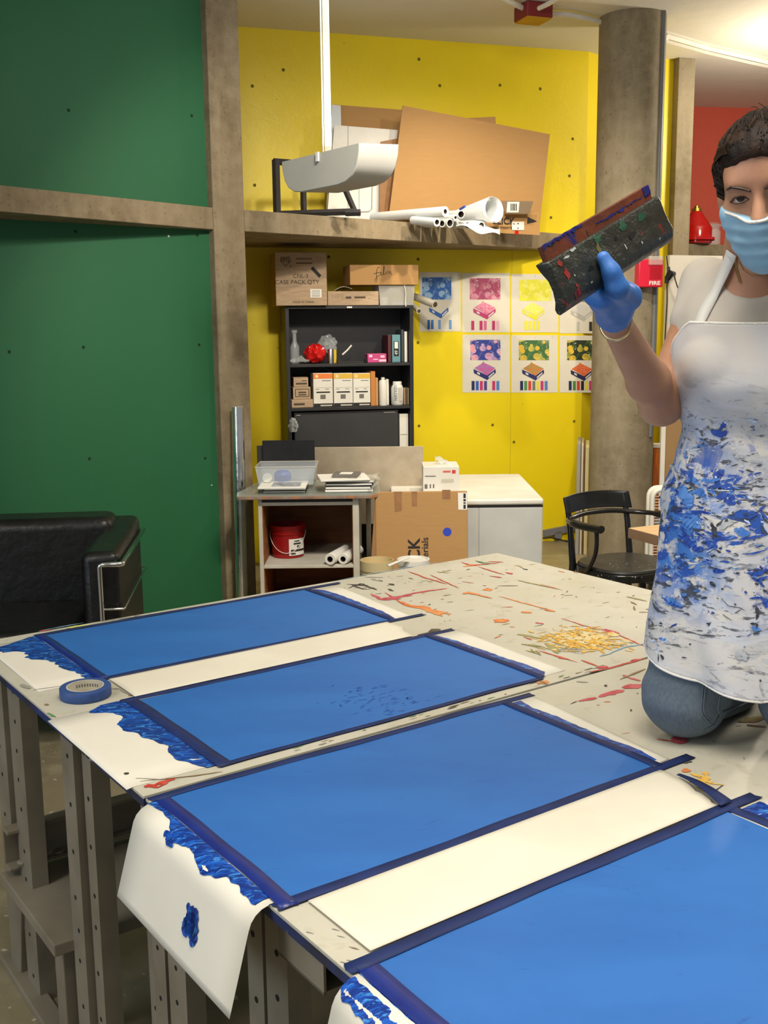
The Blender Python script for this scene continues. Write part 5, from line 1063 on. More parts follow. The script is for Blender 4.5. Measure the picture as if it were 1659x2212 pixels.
# box fan
fx = ony(1440, 1100, 6.3); FH = ony(1440, 1053, 6.3).z; fb = thing('box_fan', 'white box fan with a wire grille on the floor behind the black chair', 'fan', V((fx.x+.17, 6.3, FH-.52)), 0)
x_l = ony(1405, 1080, 6.3).x-fb.location.x
def rrect(x0, x1, z0, z1, r, y):
    pts = []
    for cx_, cz_, a0 in ((x1-r, z1-r, 0), (x0+r, z1-r, 90), (x0+r, z0+r, 180), (x1-r, z0+r, 270)):
        for k in range(6): th = rad(a0+90*k/5); pts.append((cx_+r*cos(th), y, cz_+r*sin(th)))
    return pts
x_r = x_l+.52; mb = MB(); ring = rrect(x_l+.014, x_r-.014, .014, .506, .05, 0); mb.tube(ring+[ring[0], ring[1]], .014, 8, cap=False); 
ring2 = [(x, .1, z) for x, y, z in ring]; mb.tube(ring2+ring2[:2], .014, 8, cap=False)
N = len(ring); mb.add(ring+ring2, [(k, (k+1) % N, N+(k+1) % N, N+k) for k in range(N)]); mb.build('fan_housing', M['white'], fb, smooth=50)
mb = MB()
for i in range(26): z_ = .04+i*.0178; mb.tube([(x_l+.02, -.004, z_), (x_r-.02, -.004, z_)], .0022, 5)
for i in range(9): xx = x_l+.06+i*.05; mb.tube([(xx, -.007, .02), (xx, -.007, .50)], .003, 5)
mb.build('wire_grille', M['white'], fb)
mb = MB(); cxx = (x_l+x_r)/2
mb.lathe([(.05, .05), (.05, .03), (0, .028)], 20, (cxx, 0, .26), ax='y')
for k in range(5):
    th0 = 2*pi*k/5; mb.grid(lambda u, v: V((cxx+(.05+.17*v)*cos(th0+.9*u), .06-.03*u, .26+(.05+.17*v)*sin(th0+.9*u))), 6, 3)
mb.build('fan_blades', plain('fan_grey', '8a8984', .5), fb, smooth=50)
for xx in (x_l+.06, x_r-.1): mb = MB(); mb.box(xx, xx+.05, -.05, .16, -.03, .004); mb.build('fan_foot', M['white'], fb, bevel=.004)
for o_ in [fb]:
    if fb.location.z > .03: 
        sb = thing('low_stand', 'dark low stool under the box fan, hidden behind the wooden table', 'stool', V((fb.location.x, 6.35, 0)))
        hz = fb.location.z-.03; mb = MB(); mb.box(x_l-.02, x_r+.02, -.1, .2, hz-.03, hz); mb.build('seat', M['black'], sb)
        for xx in (x_l, x_r-.04):
            for yy in (-.09, .15): mb = MB(); mb.box(xx, xx+.04, yy, yy+.04, 0, hz-.03); mb.build('leg', M['black'], sb)

# wooden table
D_ = 5.0; tcn = onz(1358, 1136, .78)
wt_ = thing('wooden_table', 'thick light wooden table top jutting in from the right behind the person', 'table', V((tcn.x+.6, tcn.y+.3, 0)), 0)
WF = Frame(wt_); pA = WF.Z(1358, 1140, .78); pB = WF.Z(1420, 1156, .78); e1 = (pB-pA).normalized(); e2 = V((-e1.y, e1.x, 0))
q2 = WF.Z(1430, 1130, .78)-pA; 
if e2.y < 0: e2 = -e2
c0 = pA; P = [c0, c0+e1*1.3, c0+e1*1.3+e2*.75, c0+e2*.75]; 
mb = MB(); mb.ext([p-V((0,0,.045)) for p in P], V((0,0,.045))); ob = mb.build('table_top', [M['butcher']], wt_, bevel=.003)
mb = MB(); mb.ext([c0+e1*.0-e2*.0012-V((0,0,.044)), c0+e1*1.3-e2*.0012-V((0,0,.044)), c0+e1*1.3-e2*.0012-V((0,0,.002)), c0-e2*.0012-V((0,0,.002))], -e2*.0008); mb.build('front_edge', M['butcherside'], wt_)
for f1, f2 in ((.5,.1),(1.22,.06),(.5,.66),(1.22,.66)):
    p = c0+e1*f1+e2*f2; mb = MB(); mb.box(p.x-.025, p.x+.025, p.y-.025, p.y+.025, 0, .78-.045); mb.build('leg', M['black'], wt_)

# ================================================================== CHAIR
sc = onz(1352, 1216, .455); 
chb = plain('black_lacquer', '121212', .22, '1c1c1b', 10, .05)
ch = thing('armchair', 'black bentwood armchair speckled with paint behind the work table', 'chair', V((sc.x, sc.y, 0)), rad(28))
HF = Frame(ch)
mb = MB(); pr = []
for k in range(40):
    th = 2*pi*k/40; x, y = .235*cos(th), .225*sin(th); x = math.copysign(abs(cos(th))**.75, cos(th))*.235; y = math.copysign(abs(sin(th))**.75, sin(th))*.225; pr.append((x, y))
def slab(mb, pr, z0, z1, k0=1, k1=1, m=0):
    n = len(pr); mb.add([(x*k0, y*k0, z0) for x, y in pr]+[(x*k1, y*k1, z1) for x, y in pr], [tuple(range(n-1,-1,-1)), tuple(range(n, 2*n))]+[(i, (i+1) % n, n+(i+1) % n, n+i) for i in range(n)], m)
slab(mb, pr, .405, .445); mb.build('seat_frame', chb, ch, smooth=40, bevel=.006)
mb = MB(); slab(mb, [(x*.97, y*.97) for x, y in pr], .446, .462, 1, .97); mb.build('seat', plain('worn_seat', '34332e', .35, '2a2926', 8, .05), ch, smooth=40, bevel=.004)
mb = MB()
for i in range(60):
    th = random.uniform(pi, 2*pi) if i < 40 else random.uniform(0, 2*pi); rr_ = random.uniform(.2, 1); mb.disc((.225*cos(th)*rr_, .215*sin(th)*rr_, .4628), (0,0,1), random.uniform(.001, .0035), 0, 7)
for i in range(26):
    th = random.uniform(pi*1.05, 1.95*pi); x = math.copysign(abs(cos(th))**.75, cos(th))*.237; y = math.copysign(abs(sin(th))**.75, sin(th))*.2268; mb.disc((x, y, random.uniform(.41, .442)), (cos(th), sin(th), 0), random.uniform(.001, .003), 0, 7)
mb.build('paint_specks', M['offwhite'], ch)
BZ = HF.P(1325, 1066, .2).z; BZ0 = HF.P(1325, 1096, .2).z; 
for sx in (-1, 1):      # back posts
    mb = MB(); mb.tube([(sx*.20, .23, 0), (sx*.195, .20, .25), (sx*.19, .19, .44), (sx*.19, .215, .62), (sx*.19, .25, BZ-.01)], [.015,.018,.018,.016,.014], 12); mb.build('back_post', chb, ch, smooth=60)
for sx in (-1, 1):
    mb = MB(); mb.tube([(sx*.19, -.16, .41), (sx*.205, -.18, .2), (sx*.215, -.2, 0)], [.019,.017,.013], 12); mb.build('leg', chb, ch, smooth=60)
mb = MB(); mb.grid(lambda u, v: V(((u-.5)*.43, .265-.045*(2*u-1)**2*1.2+.03*v, BZ0-.005+(BZ+.012-BZ0)*v-.01*(2*u-1)**2)), 20, 4); mb.build('backrest', chb, ch, smooth=60, solid=.014, bevel=.003)
AZ = HF.P(1325, 1100, .2).z-.012
arc = [(-.265, -.12), (-.285, .0), (-.27, .12), (-.21, .20), (-.1, .235), (0, .245), (.1, .235), (.21, .20), (.27, .12), (.285, .0), (.265, -.12)]
def smooth(P, it=2):
    P = [Vector(p) for p in P]
    for _ in range(it):
        Q = [P[0]]
        for i in range(len(P)-1): Q += [P[i].lerp(P[i+1], .25), P[i].lerp(P[i+1], .75)]
        Q.append(P[-1]); P = Q
    return P
mb = MB(); pth = smooth([(x, y, AZ-.012*(1 if abs(x) > .2 else 0)) for x, y in arc]); mb.tube(pth, [.027 if (i < 9 or i > len(pth)-10) else .018 for i in range(len(pth))], 12, flat=.72, up=(0,0,1)); mb.build('arm_rail', chb, ch, smooth=60)
for sx in (-1, 1):
    mb = MB(); mb.tube(smooth([(sx*.27, -.09, AZ-.01), (sx*.272, -.10, AZ-.08), (sx*.25, -.06, .52), (sx*.235, .02, .43)]), .011, 10); mb.build('arm_support', chb, ch, smooth=60)
    mb = MB(); mb.lathe([(.0, 0), (.008, 0), (.008, .002), (0, .002)], 12, (sx*.262, -.145, AZ-.01), ax='y')
mb = MB(); mb.tube([(.16*cos(2*pi*k/30), .02+.16*sin(2*pi*k/30), .27) for k in range(31)], .010, 8, cap=False); mb.build('foot_ring', chb, ch, smooth=60)
# plain timber edge and other setting left of the table
# ================================================================== PERSON (signed-distance modelling)
def smin(a, b, k): h = np.clip(.5+.5*(b-a)/k, 0, 1); return b*(1-h)+a*h-k*h*(1-h)
class Cone:
    def __init__(s, a, b, ra, rb): s.a, s.b, s.ra, s.rb = np.array(a, float), np.array(b, float), ra, rb
    def bb(s, m): r = max(s.ra, s.rb)+m; return np.minimum(s.a, s.b)-r, np.maximum(s.a, s.b)+r
    def d(s, x, y, z, g=0):
        ba = s.b-s.a; L = ba@ba; px, py, pz = x-s.a[0], y-s.a[1], z-s.a[2]
        h = np.clip((px*ba[0]+py*ba[1]+pz*ba[2])/L, 0, 1)
        return np.sqrt((px-ba[0]*h)**2+(py-ba[1]*h)**2+(pz-ba[2]*h)**2)-(s.ra+(s.rb-s.ra)*h)-g
class Ell:
    def __init__(s, c, r, R=None): s.c, s.r, s.R = np.array(c, float), np.array(r, float), np.array(R, float) if R is not None else np.eye(3)
    def bb(s, m): q = max(s.r)+m; return s.c-q, s.c+q
    def d(s, x, y, z, g=0):
        p = [x-s.c[0], y-s.c[1], z-s.c[2]]; q = [s.R[0][i]*p[0]+s.R[1][i]*p[1]+s.R[2][i]*p[2] for i in range(3)]
        r = s.r+g; k0 = np.sqrt(sum((q[i]/r[i])**2 for i in range(3)))+1e-9; k1 = np.sqrt(sum((q[i]/r[i]**2)**2 for i in range(3)))+1e-9
        return k0*(k0-1)/k1
class Vol:
    def __init__(s, xs, ys, zs): s.ax = [np.asarray(a, np.float32) for a in (xs, ys, zs)]; s.D = np.full([len(a) for a in s.ax], .2, np.float32)
    def sl(s, lo, hi): return tuple(slice(max(0, int(np.searchsorted(s.ax[i], lo[i]))-1), int(np.searchsorted(s.ax[i], hi[i]))+1) for i in range(3))
    def co(s, S): return s.ax[0][S[0]][:, None, None], s.ax[1][S[1]][None, :, None], s.ax[2][S[2]][None, None, :]
    def add(s, p, k=.015, g=0):
        lo, hi = p.bb(k*2+.03+g); S = s.sl(lo, hi)
        if min(q.stop-q.start for q in S) <= 0: return s
        s.D[S] = smin(s.D[S], p.d(*s.co(S), g), k); return s
    def cut(s, p, k=.01, g=0):
        lo, hi = p.bb(k*2+.02); S = s.sl(lo, hi); s.D[S] = -smin(-s.D[S], p.d(*s.co(S), g), k); return s
    def clip(s, F): s.D = np.maximum(s.D, F(*s.co((slice(None),)*3)).astype(np.float32)); return s
    def at(s, p):
        ix = []
        for i in range(3):
            a = s.ax[i]; j = int(np.clip(np.searchsorted(a, p[i])-1, 0, len(a)-2)); ix.append((j, float(np.clip((p[i]-a[j])/(a[j+1]-a[j]), 0, 1))))
        r = 0
        for dx in (0, 1):
            for dy in (0, 1):
                for dz in (0, 1):
                    w = (ix[0][1] if dx else 1-ix[0][1])*(ix[1][1] if dy else 1-ix[1][1])*(ix[2][1] if dz else 1-ix[2][1]); r += w*s.D[ix[0][0]+dx, ix[1][0]+dy, ix[2][0]+dz]
        return r
    def grad(s, p, e=.006):
        g = Vector([s.at([p[j]+(e if j == i else 0) for j in range(3)])-s.at([p[j]-(e if j == i else 0) for j in range(3)]) for i in range(3)]); return g.normalized() if g.length > 1e-9 else Vector((0,-1,0))
    def hit(s, px, py, off=.003, y0=1.4, y1=2.5, d0=None, o0=None):
        o = o0 or CAM; d = d0 or ray(px, py); t = (y0-o.y)/d.y if d0 is None else 0
        for _ in range(400):
            p = o+d*t; v = s.at(p)
            if v < off: return p
            t += max(.0008, (v-off)*.6)
            if (d0 is None and p.y > y1) or (d0 is not None and t > 1): return None
    def mesh(s, name, mat, parent, smooth=True):
        D = s.D; ins = D < 0; nx, ny, nz = D.shape
        c = np.zeros((nx-1, ny-1, nz-1), np.int8)
        for a in (0, 1):
            for b in (0, 1):
                for d in (0, 1): c += ins[a:nx-1+a, b:ny-1+b, d:nz-1+d]
        I, J, K = np.nonzero((c > 0) & (c < 8)); n = len(I); idx = np.full(c.shape, -1, np.int32); idx[I, J, K] = np.arange(n)
        acc = np.zeros((n, 3)); cnt = np.zeros(n); O = np.array([(a, b, d) for a in (0, 1) for b in (0, 1) for d in (0, 1)])
        for p in range(8):
            for q in range(p+1, 8):
                if np.abs(O[p]-O[q]).sum() != 1: continue
                A = D[I+O[p][0], J+O[p][1], K+O[p][2]]; B = D[I+O[q][0], J+O[q][1], K+O[q][2]]; mk = (A < 0) != (B < 0); t = np.where(mk, A/(A-B+1e-12), 0)
                acc += mk[:, None]*(O[p]+(O[q]-O[p])*t[:, None]); cnt += mk
        L = acc/cnt[:, None]; v = np.zeros((n, 3))
        for i, (base, ax) in enumerate(zip((I, J, K), s.ax)): v[:, i] = ax[base]+(ax[base+1]-ax[base])*L[:, i]
        F = []
        for ax in range(3):
            sl0 = [slice(1, -1)]*3; sl0[ax] = slice(0, -1); sl1 = [slice(1, -1)]*3; sl1[ax] = slice(1, None)
            a, b = ins[tuple(sl0)], ins[tuple(sl1)]; X = np.nonzero(a != b); X = [q+(1 if i != ax else 0) for i, q in enumerate(X)]; inn = ins[X[0], X[1], X[2]]
            u, w = [(1, 2), (2, 0), (0, 1)][ax]; quad = []
            for du, dw in ((0, 0), (-1, 0), (-1, -1), (0, -1)):
                P = list(X); P[u] = P[u]+du; P[w] = P[w]+dw; quad.append(idx[P[0], P[1], P[2]])
            Q = np.stack(quad, 1); Q[~inn] = Q[~inn][:, ::-1]; F.append(Q)
        F = np.concatenate(F); F = F[(F >= 0).all(1)]
        I_ = np.array(mw(parent).inverted()) if parent is not None else np.eye(4); v = v@I_[:3, :3].T+I_[:3, 3]
        me = bpy.data.meshes.new(name); me.vertices.add(n); me.vertices.foreach_set('co', v.astype(np.float32).ravel()); me.loops.add(F.size); me.loops.foreach_set('vertex_index', F.astype(np.int32).ravel())
        me.polygons.add(len(F)); me.polygons.foreach_set('loop_start', np.arange(0, F.size, 4, dtype=np.int32)); me.polygons.foreach_set('use_smooth', [smooth]*len(F)); me.update(calc_edges=True); me.validate()
        me.materials.append(mat); o = bpy.data.objects.new(name, me); COL.objects.link(o); o.parent = parent
        q = o.modifiers.new('smooth', 'SMOOTH'); q.iterations = 3; q.factor = .5
        return o

def J(px, D, z):
    p = V((px/2300.*D-.7, D, z)); 
    for _ in range(12): p.x += (px-proj(p)[0])*D/2300
    return p
pz = .85
YAWB = rad(22); rdir = V((cos(YAWB), -sin(YAWB), 0)); fdir = V((-sin(YAWB), -cos(YAWB), 0))     # the body faces the camera
RB = [[rdir.x, -fdir.x, 0], [rdir.y, -fdir.y, 0], [0, 0, 1]]
kneeR, hipR = J(1480, 1.975, .925), J(1572, 2.04, 1.28); kneeL, hipL = J(1738, 1.93, .925), J(1720, 1.985, 1.28); pel = J(1650, 2.02, 1.31)
ankR, toeR = J(1665, 2.33, .895), J(1690, 2.49, .885); ankL, toeL = J(1830, 2.27, .895), J(1850, 2.43, .885)
waist, chest = J(1643, 2.0, 1.45), J(1640, 1.99, 1.59)
shR, elR, wrR = ony(1532, 618, 2.075), ony(1428, 872, 2.02), ony(1326, 690, 1.755)
shL = J(1752, 1.93, shR.z-.02); elL, wrL = J(1800, 1.96, 1.42), J(1770, 1.86, 1.24)
nkB, nkT = J(1632, 1.985, 1.715), J(1636, 1.93, 1.815)
print('LEN upper %.3f fore %.3f thigh %.3f shin %.3f' % ((shR-elR).length, (elR-wrR).length, (hipR-kneeR).length, (kneeR-ankR).length))
HC = ony(1656, 420, 1.87)
hy_, hp_, hr_ = rad(-27), rad(17), rad(-5)
RH = np.array(Matrix.Rotation(hy_, 3, 'Z') @ Matrix.Rotation(hp_, 3, 'X') @ Matrix.Rotation(hr_, 3, 'Y'))
def H(x, y, z): return V(RH@np.array([x, y, z]))+HC
HS = 1.0
def hE(c, r): return Ell(H(*c), r, RH)
def hC(a, b, ra, rb): return Cone(H(*a), H(*b), ra, rb)

# hands: the right one pinches the squeegee between thumb (front) and four fingers (behind)
sqA, sqB = ony(1214, 676, 1.555), ony(1446, 521, 1.78)            # lower rim of the squeegee
sL = (sqB-sqA); SQL = sL.length; sL.normalize(); toC = (CAM-sqA).normalized(); sW = ony(1153, 541, 1.54)-sqA; sW = sW-sL*sW.dot(sL); SWL = sW.length; sW.normalize()
sN = sL.cross(sW).normalized(); sN = sN if sN.dot(toC) > 0 else -sN
def SQ(l, w, n=0.): return sqA+sL*l+sW*(w*SWL/.113)+sN*n
gl = SQL*.46
palm0, palm1 = wrR+(SQ(gl, -.03, -.006)-wrR)*.35, SQ(gl+.004, -.026, -.008)
def hand_prims(g=0.):
    P = []
    kn = [SQ(gl-.030+.021*i, -.012+.004*(i in (1, 2)), -.026) for i in range(4)]
    for i, k_ in enumerate(kn):
        P.append(Cone(wrR+(k_-wrR)*.12, k_, .019+g, .0125+g))
        L1, L2 = ((.030,.022),(.034,.026),(.031,.024),(.026,.019))[3-i]
        m1 = k_+sW*L1+sN*(-.004)+sL*(.002*(i-1.5)); m2 = m1+sW*L2+sN*.006; m3 = m2+sW*.016+sN*.004
        P += [Cone(k_, m1, .0108+g, .0096+g), Cone(m1, m2, .0096+g, .0088+g), Cone(m2, m3, .0088+g, .0075+g)]
    tb_, t1, t2 = SQ(gl+.020, -.044, -.004), onpl(1333, 624, SQ(0, 0, .026), sN), onpl(1303, 556, SQ(0, 0, .0225), sN)
    tm_ = t1.lerp(t2, .5)+sN*.003
    P += [Cone(wrR.lerp(tb_, .4), tb_, .021+g, .019+g), Cone(tb_, t1, .0185+g, .0145+g), Cone(t1, tm_, .0142+g, .0118+g), Cone(tm_, t2, .0115+g, .0088+g)]
    P.append(Cone(palm0, palm1, .020+g, .018+g)); P.append(Cone(SQ(gl-.03, -.02, -.02), SQ(gl-.028, -.018, -.004), .011+g, .010+g)); P.append(Cone(SQ(gl-.03, -.026, -.012), wrR, .013+g, .02+g)); P.append(Cone(SQ(gl+.02, -.03, -.02), wrR, .016+g, .021+g))
    return P
def relaxed_hand(w, d, up, side, g=0.):
    d = d.normalized(); side = (side-d*side.dot(d)).normalized(); up = d.cross(side); P = [Cone(w, w+d*.07, .022+g, .02+g)]
    for i in range(4):
        k_ = w+d*.085+side*(.030-.020*i); L = (.068,.076,.07,.056)[i]
        P += [Cone(w+side*(.014-.009*i), k_, .017+g, .011+g), Cone(k_, k_+d*L*.5-up*.006, .0095+g, .0085+g), Cone(k_+d*L*.5-up*.006, k_+d*L*.9-up*.026, .0085+g, .007+g)]
    t0 = w+d*.03+side*.024; P += [Cone(w, t0, .018+g, .016+g), Cone(t0, t0+d*.04+side*.022-up*.01, .013+g, .011+g), Cone(t0+d*.04+side*.022-up*.01, t0+d*.072+side*.026-up*.018, .0105+g, .0085+g)]
    return P
handR = hand_prims(-.0015); hdL = V((-.25, -.35, -.9)); handL = relaxed_hand(wrL, hdL, None, V((-.8, -.3, .1)), -.0015)

def lerp(a, b, t): return a+(b-a)*t
torso = [(Ell(pel, (.165,.118,.12), RB), .04), (Ell(waist+V((0,0,-.02)), (.125,.092,.12), RB), .06), (Ell(chest+V((0,0,-.01)), (.140,.098,.135), RB), .06), (Ell(chest+V((0,0,.075)), (.128,.075,.06), RB), .05),
         (Ell(chest-rdir*.062+fdir*.060-V((0,0,.02)), (.058,.056,.058), RB), .03), (Ell(chest+rdir*.062+fdir*.060-V((0,0,.02)), (.058,.056,.058), RB), .03),
         (Cone(nkB-V((0,0,.03)), shR, .045, .043), .04), (Cone(nkB-V((0,0,.03)), shL, .045, .043), .04)]
legs = []
for k_, h_, a_, t_ in ((kneeR, hipR, ankR, toeR), (kneeL, hipL, ankL, toeL)):
    legs += [(Cone(h_, k_+V((0,0,.01)), .092, .066), .04), (Cone(k_, lerp(k_, a_, .35)+V((0,0,.0)), .063, .058), .03), (Cone(lerp(k_, a_, .35), a_, .058, .036), .03), (Cone(a_, t_, .034, .026), .02), (Ell(lerp(a_, t_, .55)+V((0,0,0)), (.042,.06,.028)), .02)]
armR = [(Cone(shR, elR, .043, .036), .02), (Cone(elR, lerp(elR, wrR, .3), .035, .037), .035), (Cone(lerp(elR, wrR, .3), wrR, .037, .0245), .02)]
armL = [(Cone(shL, elL, .045, .036), .02), (Cone(elL, lerp(elL, wrL, .3), .035, .0385), .02), (Cone(lerp(elL, wrL, .3), wrL, .0385, .0245), .02)]
neck = [(Cone(nkB-V((0,0,.04)), nkT, .056, .052), .03), (Cone(lerp(nkB, nkT, .5), H(0, .03, -.05), .052, .055), .02)]
head = [(hE((0,.018,.035), (.073,.093,.080)), .02), (hE((0,-.018,-.035), (.059,.066,.072)), .03), (hE((0,-.052,-.093), (.027,.024,.022)), .03), (hE((-.042,-.048,-.014), (.024,.026,.024)), .02), (hE((.042,-.048,-.014), (.024,.026,.024)), .02),
        (hC((-.036,-.071,.034), (.036,-.071,.034), .012, .012), .018), (hE((0,-.052,.052), (.052,.03,.04)), .03), (hC((0,-.078,.02), (0,-.102,-.022), .0085, .0125), .012), (hC((-.012,-.09,-.026), (.012,-.09,-.026), .0085, .0085), .008),
        (hE((0,-.083,-.060), (.022,.010,.008)), .01)]
def axis(lo, hi, st, dl=None, dh=None, ds=None):
    if dl is None: return np.arange(lo, hi, st)
    return np.concatenate([np.arange(lo, dl, st), np.arange(dl, dh, ds), np.arange(dh, hi, st)])
body = Vol(axis(.28, 1.05, .006, HC.x-.1, HC.x+.1, .0028), axis(1.60, 2.60, .007, 1.74, 1.90, .0028), axis(.83, 2.06, .0075, HC.z-.06, HC.z+.13, .0028))
def addall(vol, L, g=0):
    for p, k in L: vol.add(p, k, g)
addall(body, torso); addall(body, legs); addall(body, armR); addall(body, armL); addall(body, neck)
for p in handR: body.add(p, .006)
for p in handL: body.add(p, .006)
addall(body, head)
for sx in (-1, 1):
    body.cut(hE((sx*.031, -.094, .014), (.019, .014, .013)), .012)
    body.add(hE((sx*.031, -.0655, .013), (.017, .017, .0145)), .004); 
    body.add(hE((sx*.073, .012, -.004), (.010, .018, .03)), .006)
    body.cut(hE((sx*.031, -.0835, .0115), (.0135, .012, .0048)), .002)       # the slit between the lids
skin = NT('skin'); n_ = skin.noise(14, 4, .6, None, .3, .3, .7); c = skin.mix(n_, 'b98a6c', 'ad7c60'); c = skin.mix(skin.math('MULTIPLY', skin.noise(220, 2, .5, None, 0, .5, .7), .2), c, '9e6a52'); skin.bump(skin.noise(260, 2), .05, .0005)
M['skin'] = skin.fin(c, .5, 0, .35, **{'Subsurface Weight': .08, 'Subsurface Scale': .02})
body.clip(lambda x, y, z: pz+.003-z+0*x+0*y)
per = thing('person', 'kneeling person in a paint-smeared white apron, face mask and blue glove, raising a squeegee', 'person', V((pel.x, pel.y, pz)))
body.mesh('body', M['skin'], per)

# clothes
shirt = Vol(np.arange(.38, 1.0, .0055), np.arange(1.75, 2.2, .0055), np.arange(1.25, 1.85, .0055))
addall(shirt, torso, .009); shirt.add(Cone(nkB-V((0,0,.03)), nkB, .062, .062), .03)
for s_, e_ in ((shR, elR), (shL, elL)): shirt.add(Cone(s_, lerp(s_, e_, .30), .048, .048), .02)
nc = nkB+fdir*.012+V((0,0,.055)); 
shirt.cut(Ell(nkT+fdir*.022-V((0,0,.028)), (.078,.088,.10), RB), .006)
shirt.clip(lambda x, y, z: 1.30-z+0*x+0*y)
X, Y, Z = shirt.co((slice(None),)*3); shirt.D += (.0030*np.sin(38*X+31*Z+3*np.sin(17*Z))*np.cos(44*Z-24*X)).astype(np.float32)
M['shirt'] = plain('white_tshirt', 'c6bdb0', .9, 'bbb1a3', 9, .1); shirt.mesh('t_shirt', M['shirt'], per)
# collar band
jeans = Vol(np.arange(.36, 1.0, .006), np.arange(1.78, 2.55, .006), np.arange(.83, 1.45, .006))
addall(jeans, [torso[0]], .012); addall(jeans, [torso[1]], .008)
for k_, h_, a_, t_ in ((kneeR, hipR, ankR, toeR), (kneeL, hipL, ankL, toeL)):
    jeans.add(Cone(h_, k_+V((0,0,.016)), .104, .078), .04); jeans.add(Cone(k_+V((0,0,.005)), lerp(k_, a_, .45), .073, .066), .03); jeans.add(Cone(lerp(k_, a_, .45), a_, .066, .047), .03)
jeans.clip(lambda x, y, z: np.maximum(z-1.40+0*x+0*y, pz+.002-z+0*x+0*y))
for a_, k_ in ((ankR, kneeR), (ankL, kneeL)):
    pass
X, Y, Z = jeans.co((slice(None),)*3); jeans.D += (.0025*np.sin(30*X+26*Y+4*np.sin(20*Z))*np.cos(34*Z+18*Y)).astype(np.float32)
t = NT('denim'); co_ = t.coord(); c = t.mix(t.noise(7, 5, .6, co_, .4, .35, .7), '56626d', '6c7a86'); c = t.mix(t.math('MULTIPLY', t.noise(300, 2, .5, t.coord(scale=(1, 1, .35))), .45), c, '434e59'); t.bump(t.noise(320, 2, .5, t.coord(scale=(1, 1, .4))), .2, .0008); M['denim'] = t.fin(c, .9)
jn = jeans.mesh('jeans', M['denim'], per)
def onsurf(vol, pts, off=.0015, n=10):
    P = [Vector((a, b)) for a, b in pts]; out = []
    for i in range(len(P)-1):
        for k in range(n):
            q = P[i].lerp(P[i+1], k/n); h = vol.hit(q.x, q.y, off)
            if h: out.append(h)
    return out
for ln in (((1519,1480),(1514,1530),(1516,1545),(1537,1567)), ((1524,1480),(1519,1530),(1522,1543),(1540,1564)), ((1556,1500),(1550,1530),(1556,1545),(1545,1565),(1520,1580)), ((1562,1538),(1600,1524),(1625,1512))):
    q = onsurf(jeans, ln)
    if len(q) > 2: mb = MB(); mb.tube(q, .0014, 6); mb.build('seam', M['denim'], per, world=True, smooth=60)

# glove, shoes
gb = [wrR, palm1, SQ(gl-.09, -.05, -.07), SQ(gl+.10, .12, .06), onpl(1333, 624, SQ(0, 0, .05), sN), onpl(1300, 545, SQ(0, 0, .045), sN)]
lo = np.min([list(p) for p in gb], 0)-.03; hi = np.max([list(p) for p in gb], 0)+.03
glove = Vol(np.arange(lo[0], hi[0], .0022), np.arange(lo[1], hi[1], .0022), np.arange(lo[2], hi[2], .0022))
for p in hand_prims(.001): glove.add(p, .011)
ax_ = (palm1-wrR).normalized(); gs = wrR+ax_*.012; glove.add(Cone(wrR, wrR+ax_*.03, .029, .025), .01)
glove.clip(lambda x, y, z: -((x-gs.x)*ax_.x+(y-gs.y)*ax_.y+(z-gs.z)*ax_.z))
X, Y, Z = glove.co((slice(None),)*3); glove.D += (.0007*np.sin(160*X+90*Z)*np.cos(120*Z-80*Y)).astype(np.float32)
M['glove'] = plain('blue_nitrile', '3a72c0', .5, '3068b2', 30, .1); glove.mesh('glove', M['glove'], per)
gb = [wrL+V((0,0,0)), wrL+hdL.normalized()*.19]; lo = np.min([list(p) for p in gb], 0)-.07; hi = np.max([list(p) for p in gb], 0)+.07
g2 = Vol(np.arange(lo[0], hi[0], .003), np.arange(lo[1], hi[1], .003), np.arange(lo[2], hi[2], .003))
for p in relaxed_hand(wrL, hdL, None, V((-.8, -.3, .1)), .001): g2.add(p, .007)
g2.clip(lambda x, y, z: -((x-wrL.x)*hdL.x+(y-wrL.y)*hdL.y+(z-wrL.z)*hdL.z)+0*x); g2.mesh('glove', M['glove'], per)
for a_, t_ in ((ankR, toeR), (ankL, toeL)):
    sh_ = Vol(np.arange(a_.x-.08, a_.x+.14, .006), np.arange(a_.y-.06, t_.y+.07, .006), np.arange(.84, .99, .006))
    sh_.add(Cone(a_-V((0,-.01,.0)), t_, .044, .036), .02); sh_.add(Ell(lerp(a_, t_, .6), (.05,.07,.036)), .02); sh_.clip(lambda x, y, z: pz+.001-z+0*x+0*y); sh_.mesh('shoe', M['whitep'], per)

# mask
face = Vol(*[np.arange(HC[i]-.14, HC[i]+.14, .0028) for i in range(3)])
addall(face, [head[1], head[2], head[3], head[4]], .004); face.add(hE((0,-.018,-.035), (.060,.068,.072)), .02, .004); face.add(hC((0,-.078,.0), (0,-.098,-.028), .012, .016), .035, .004); face.add(hE((0,-.075,-.07), (.03,.02,.035)), .03, .003)
IH = RH.T
def hl(x, y, z): 
    p = (x-HC.x, y-HC.y, z-HC.z); return [IH[i][0]*p[0]+IH[i][1]*p[1]+IH[i][2]*p[2] for i in range(3)]
def maskclip(x, y, z):
    a, b, c = hl(x, y, z); top = c-(-.018+.35*np.maximum(0, np.abs(a)-.014)-.0*a); return np.maximum(np.maximum(top, -.122-c), b+.012-.25*np.abs(a)*0)
inner = face.D.copy(); face.clip(maskclip)
A_, B_, C_ = hl(*face.co((slice(None),)*3)); face.D += (.0016*np.sin((C_+.05)*2*np.pi/.022)*np.exp(-((C_+.06)/.035)**2)).astype(np.float32)
M['mask'] = plain('mask_blue', '9cc6e0', .85, '8fbcd8', 20, .1); face.mesh('face_mask', M['mask'], per)
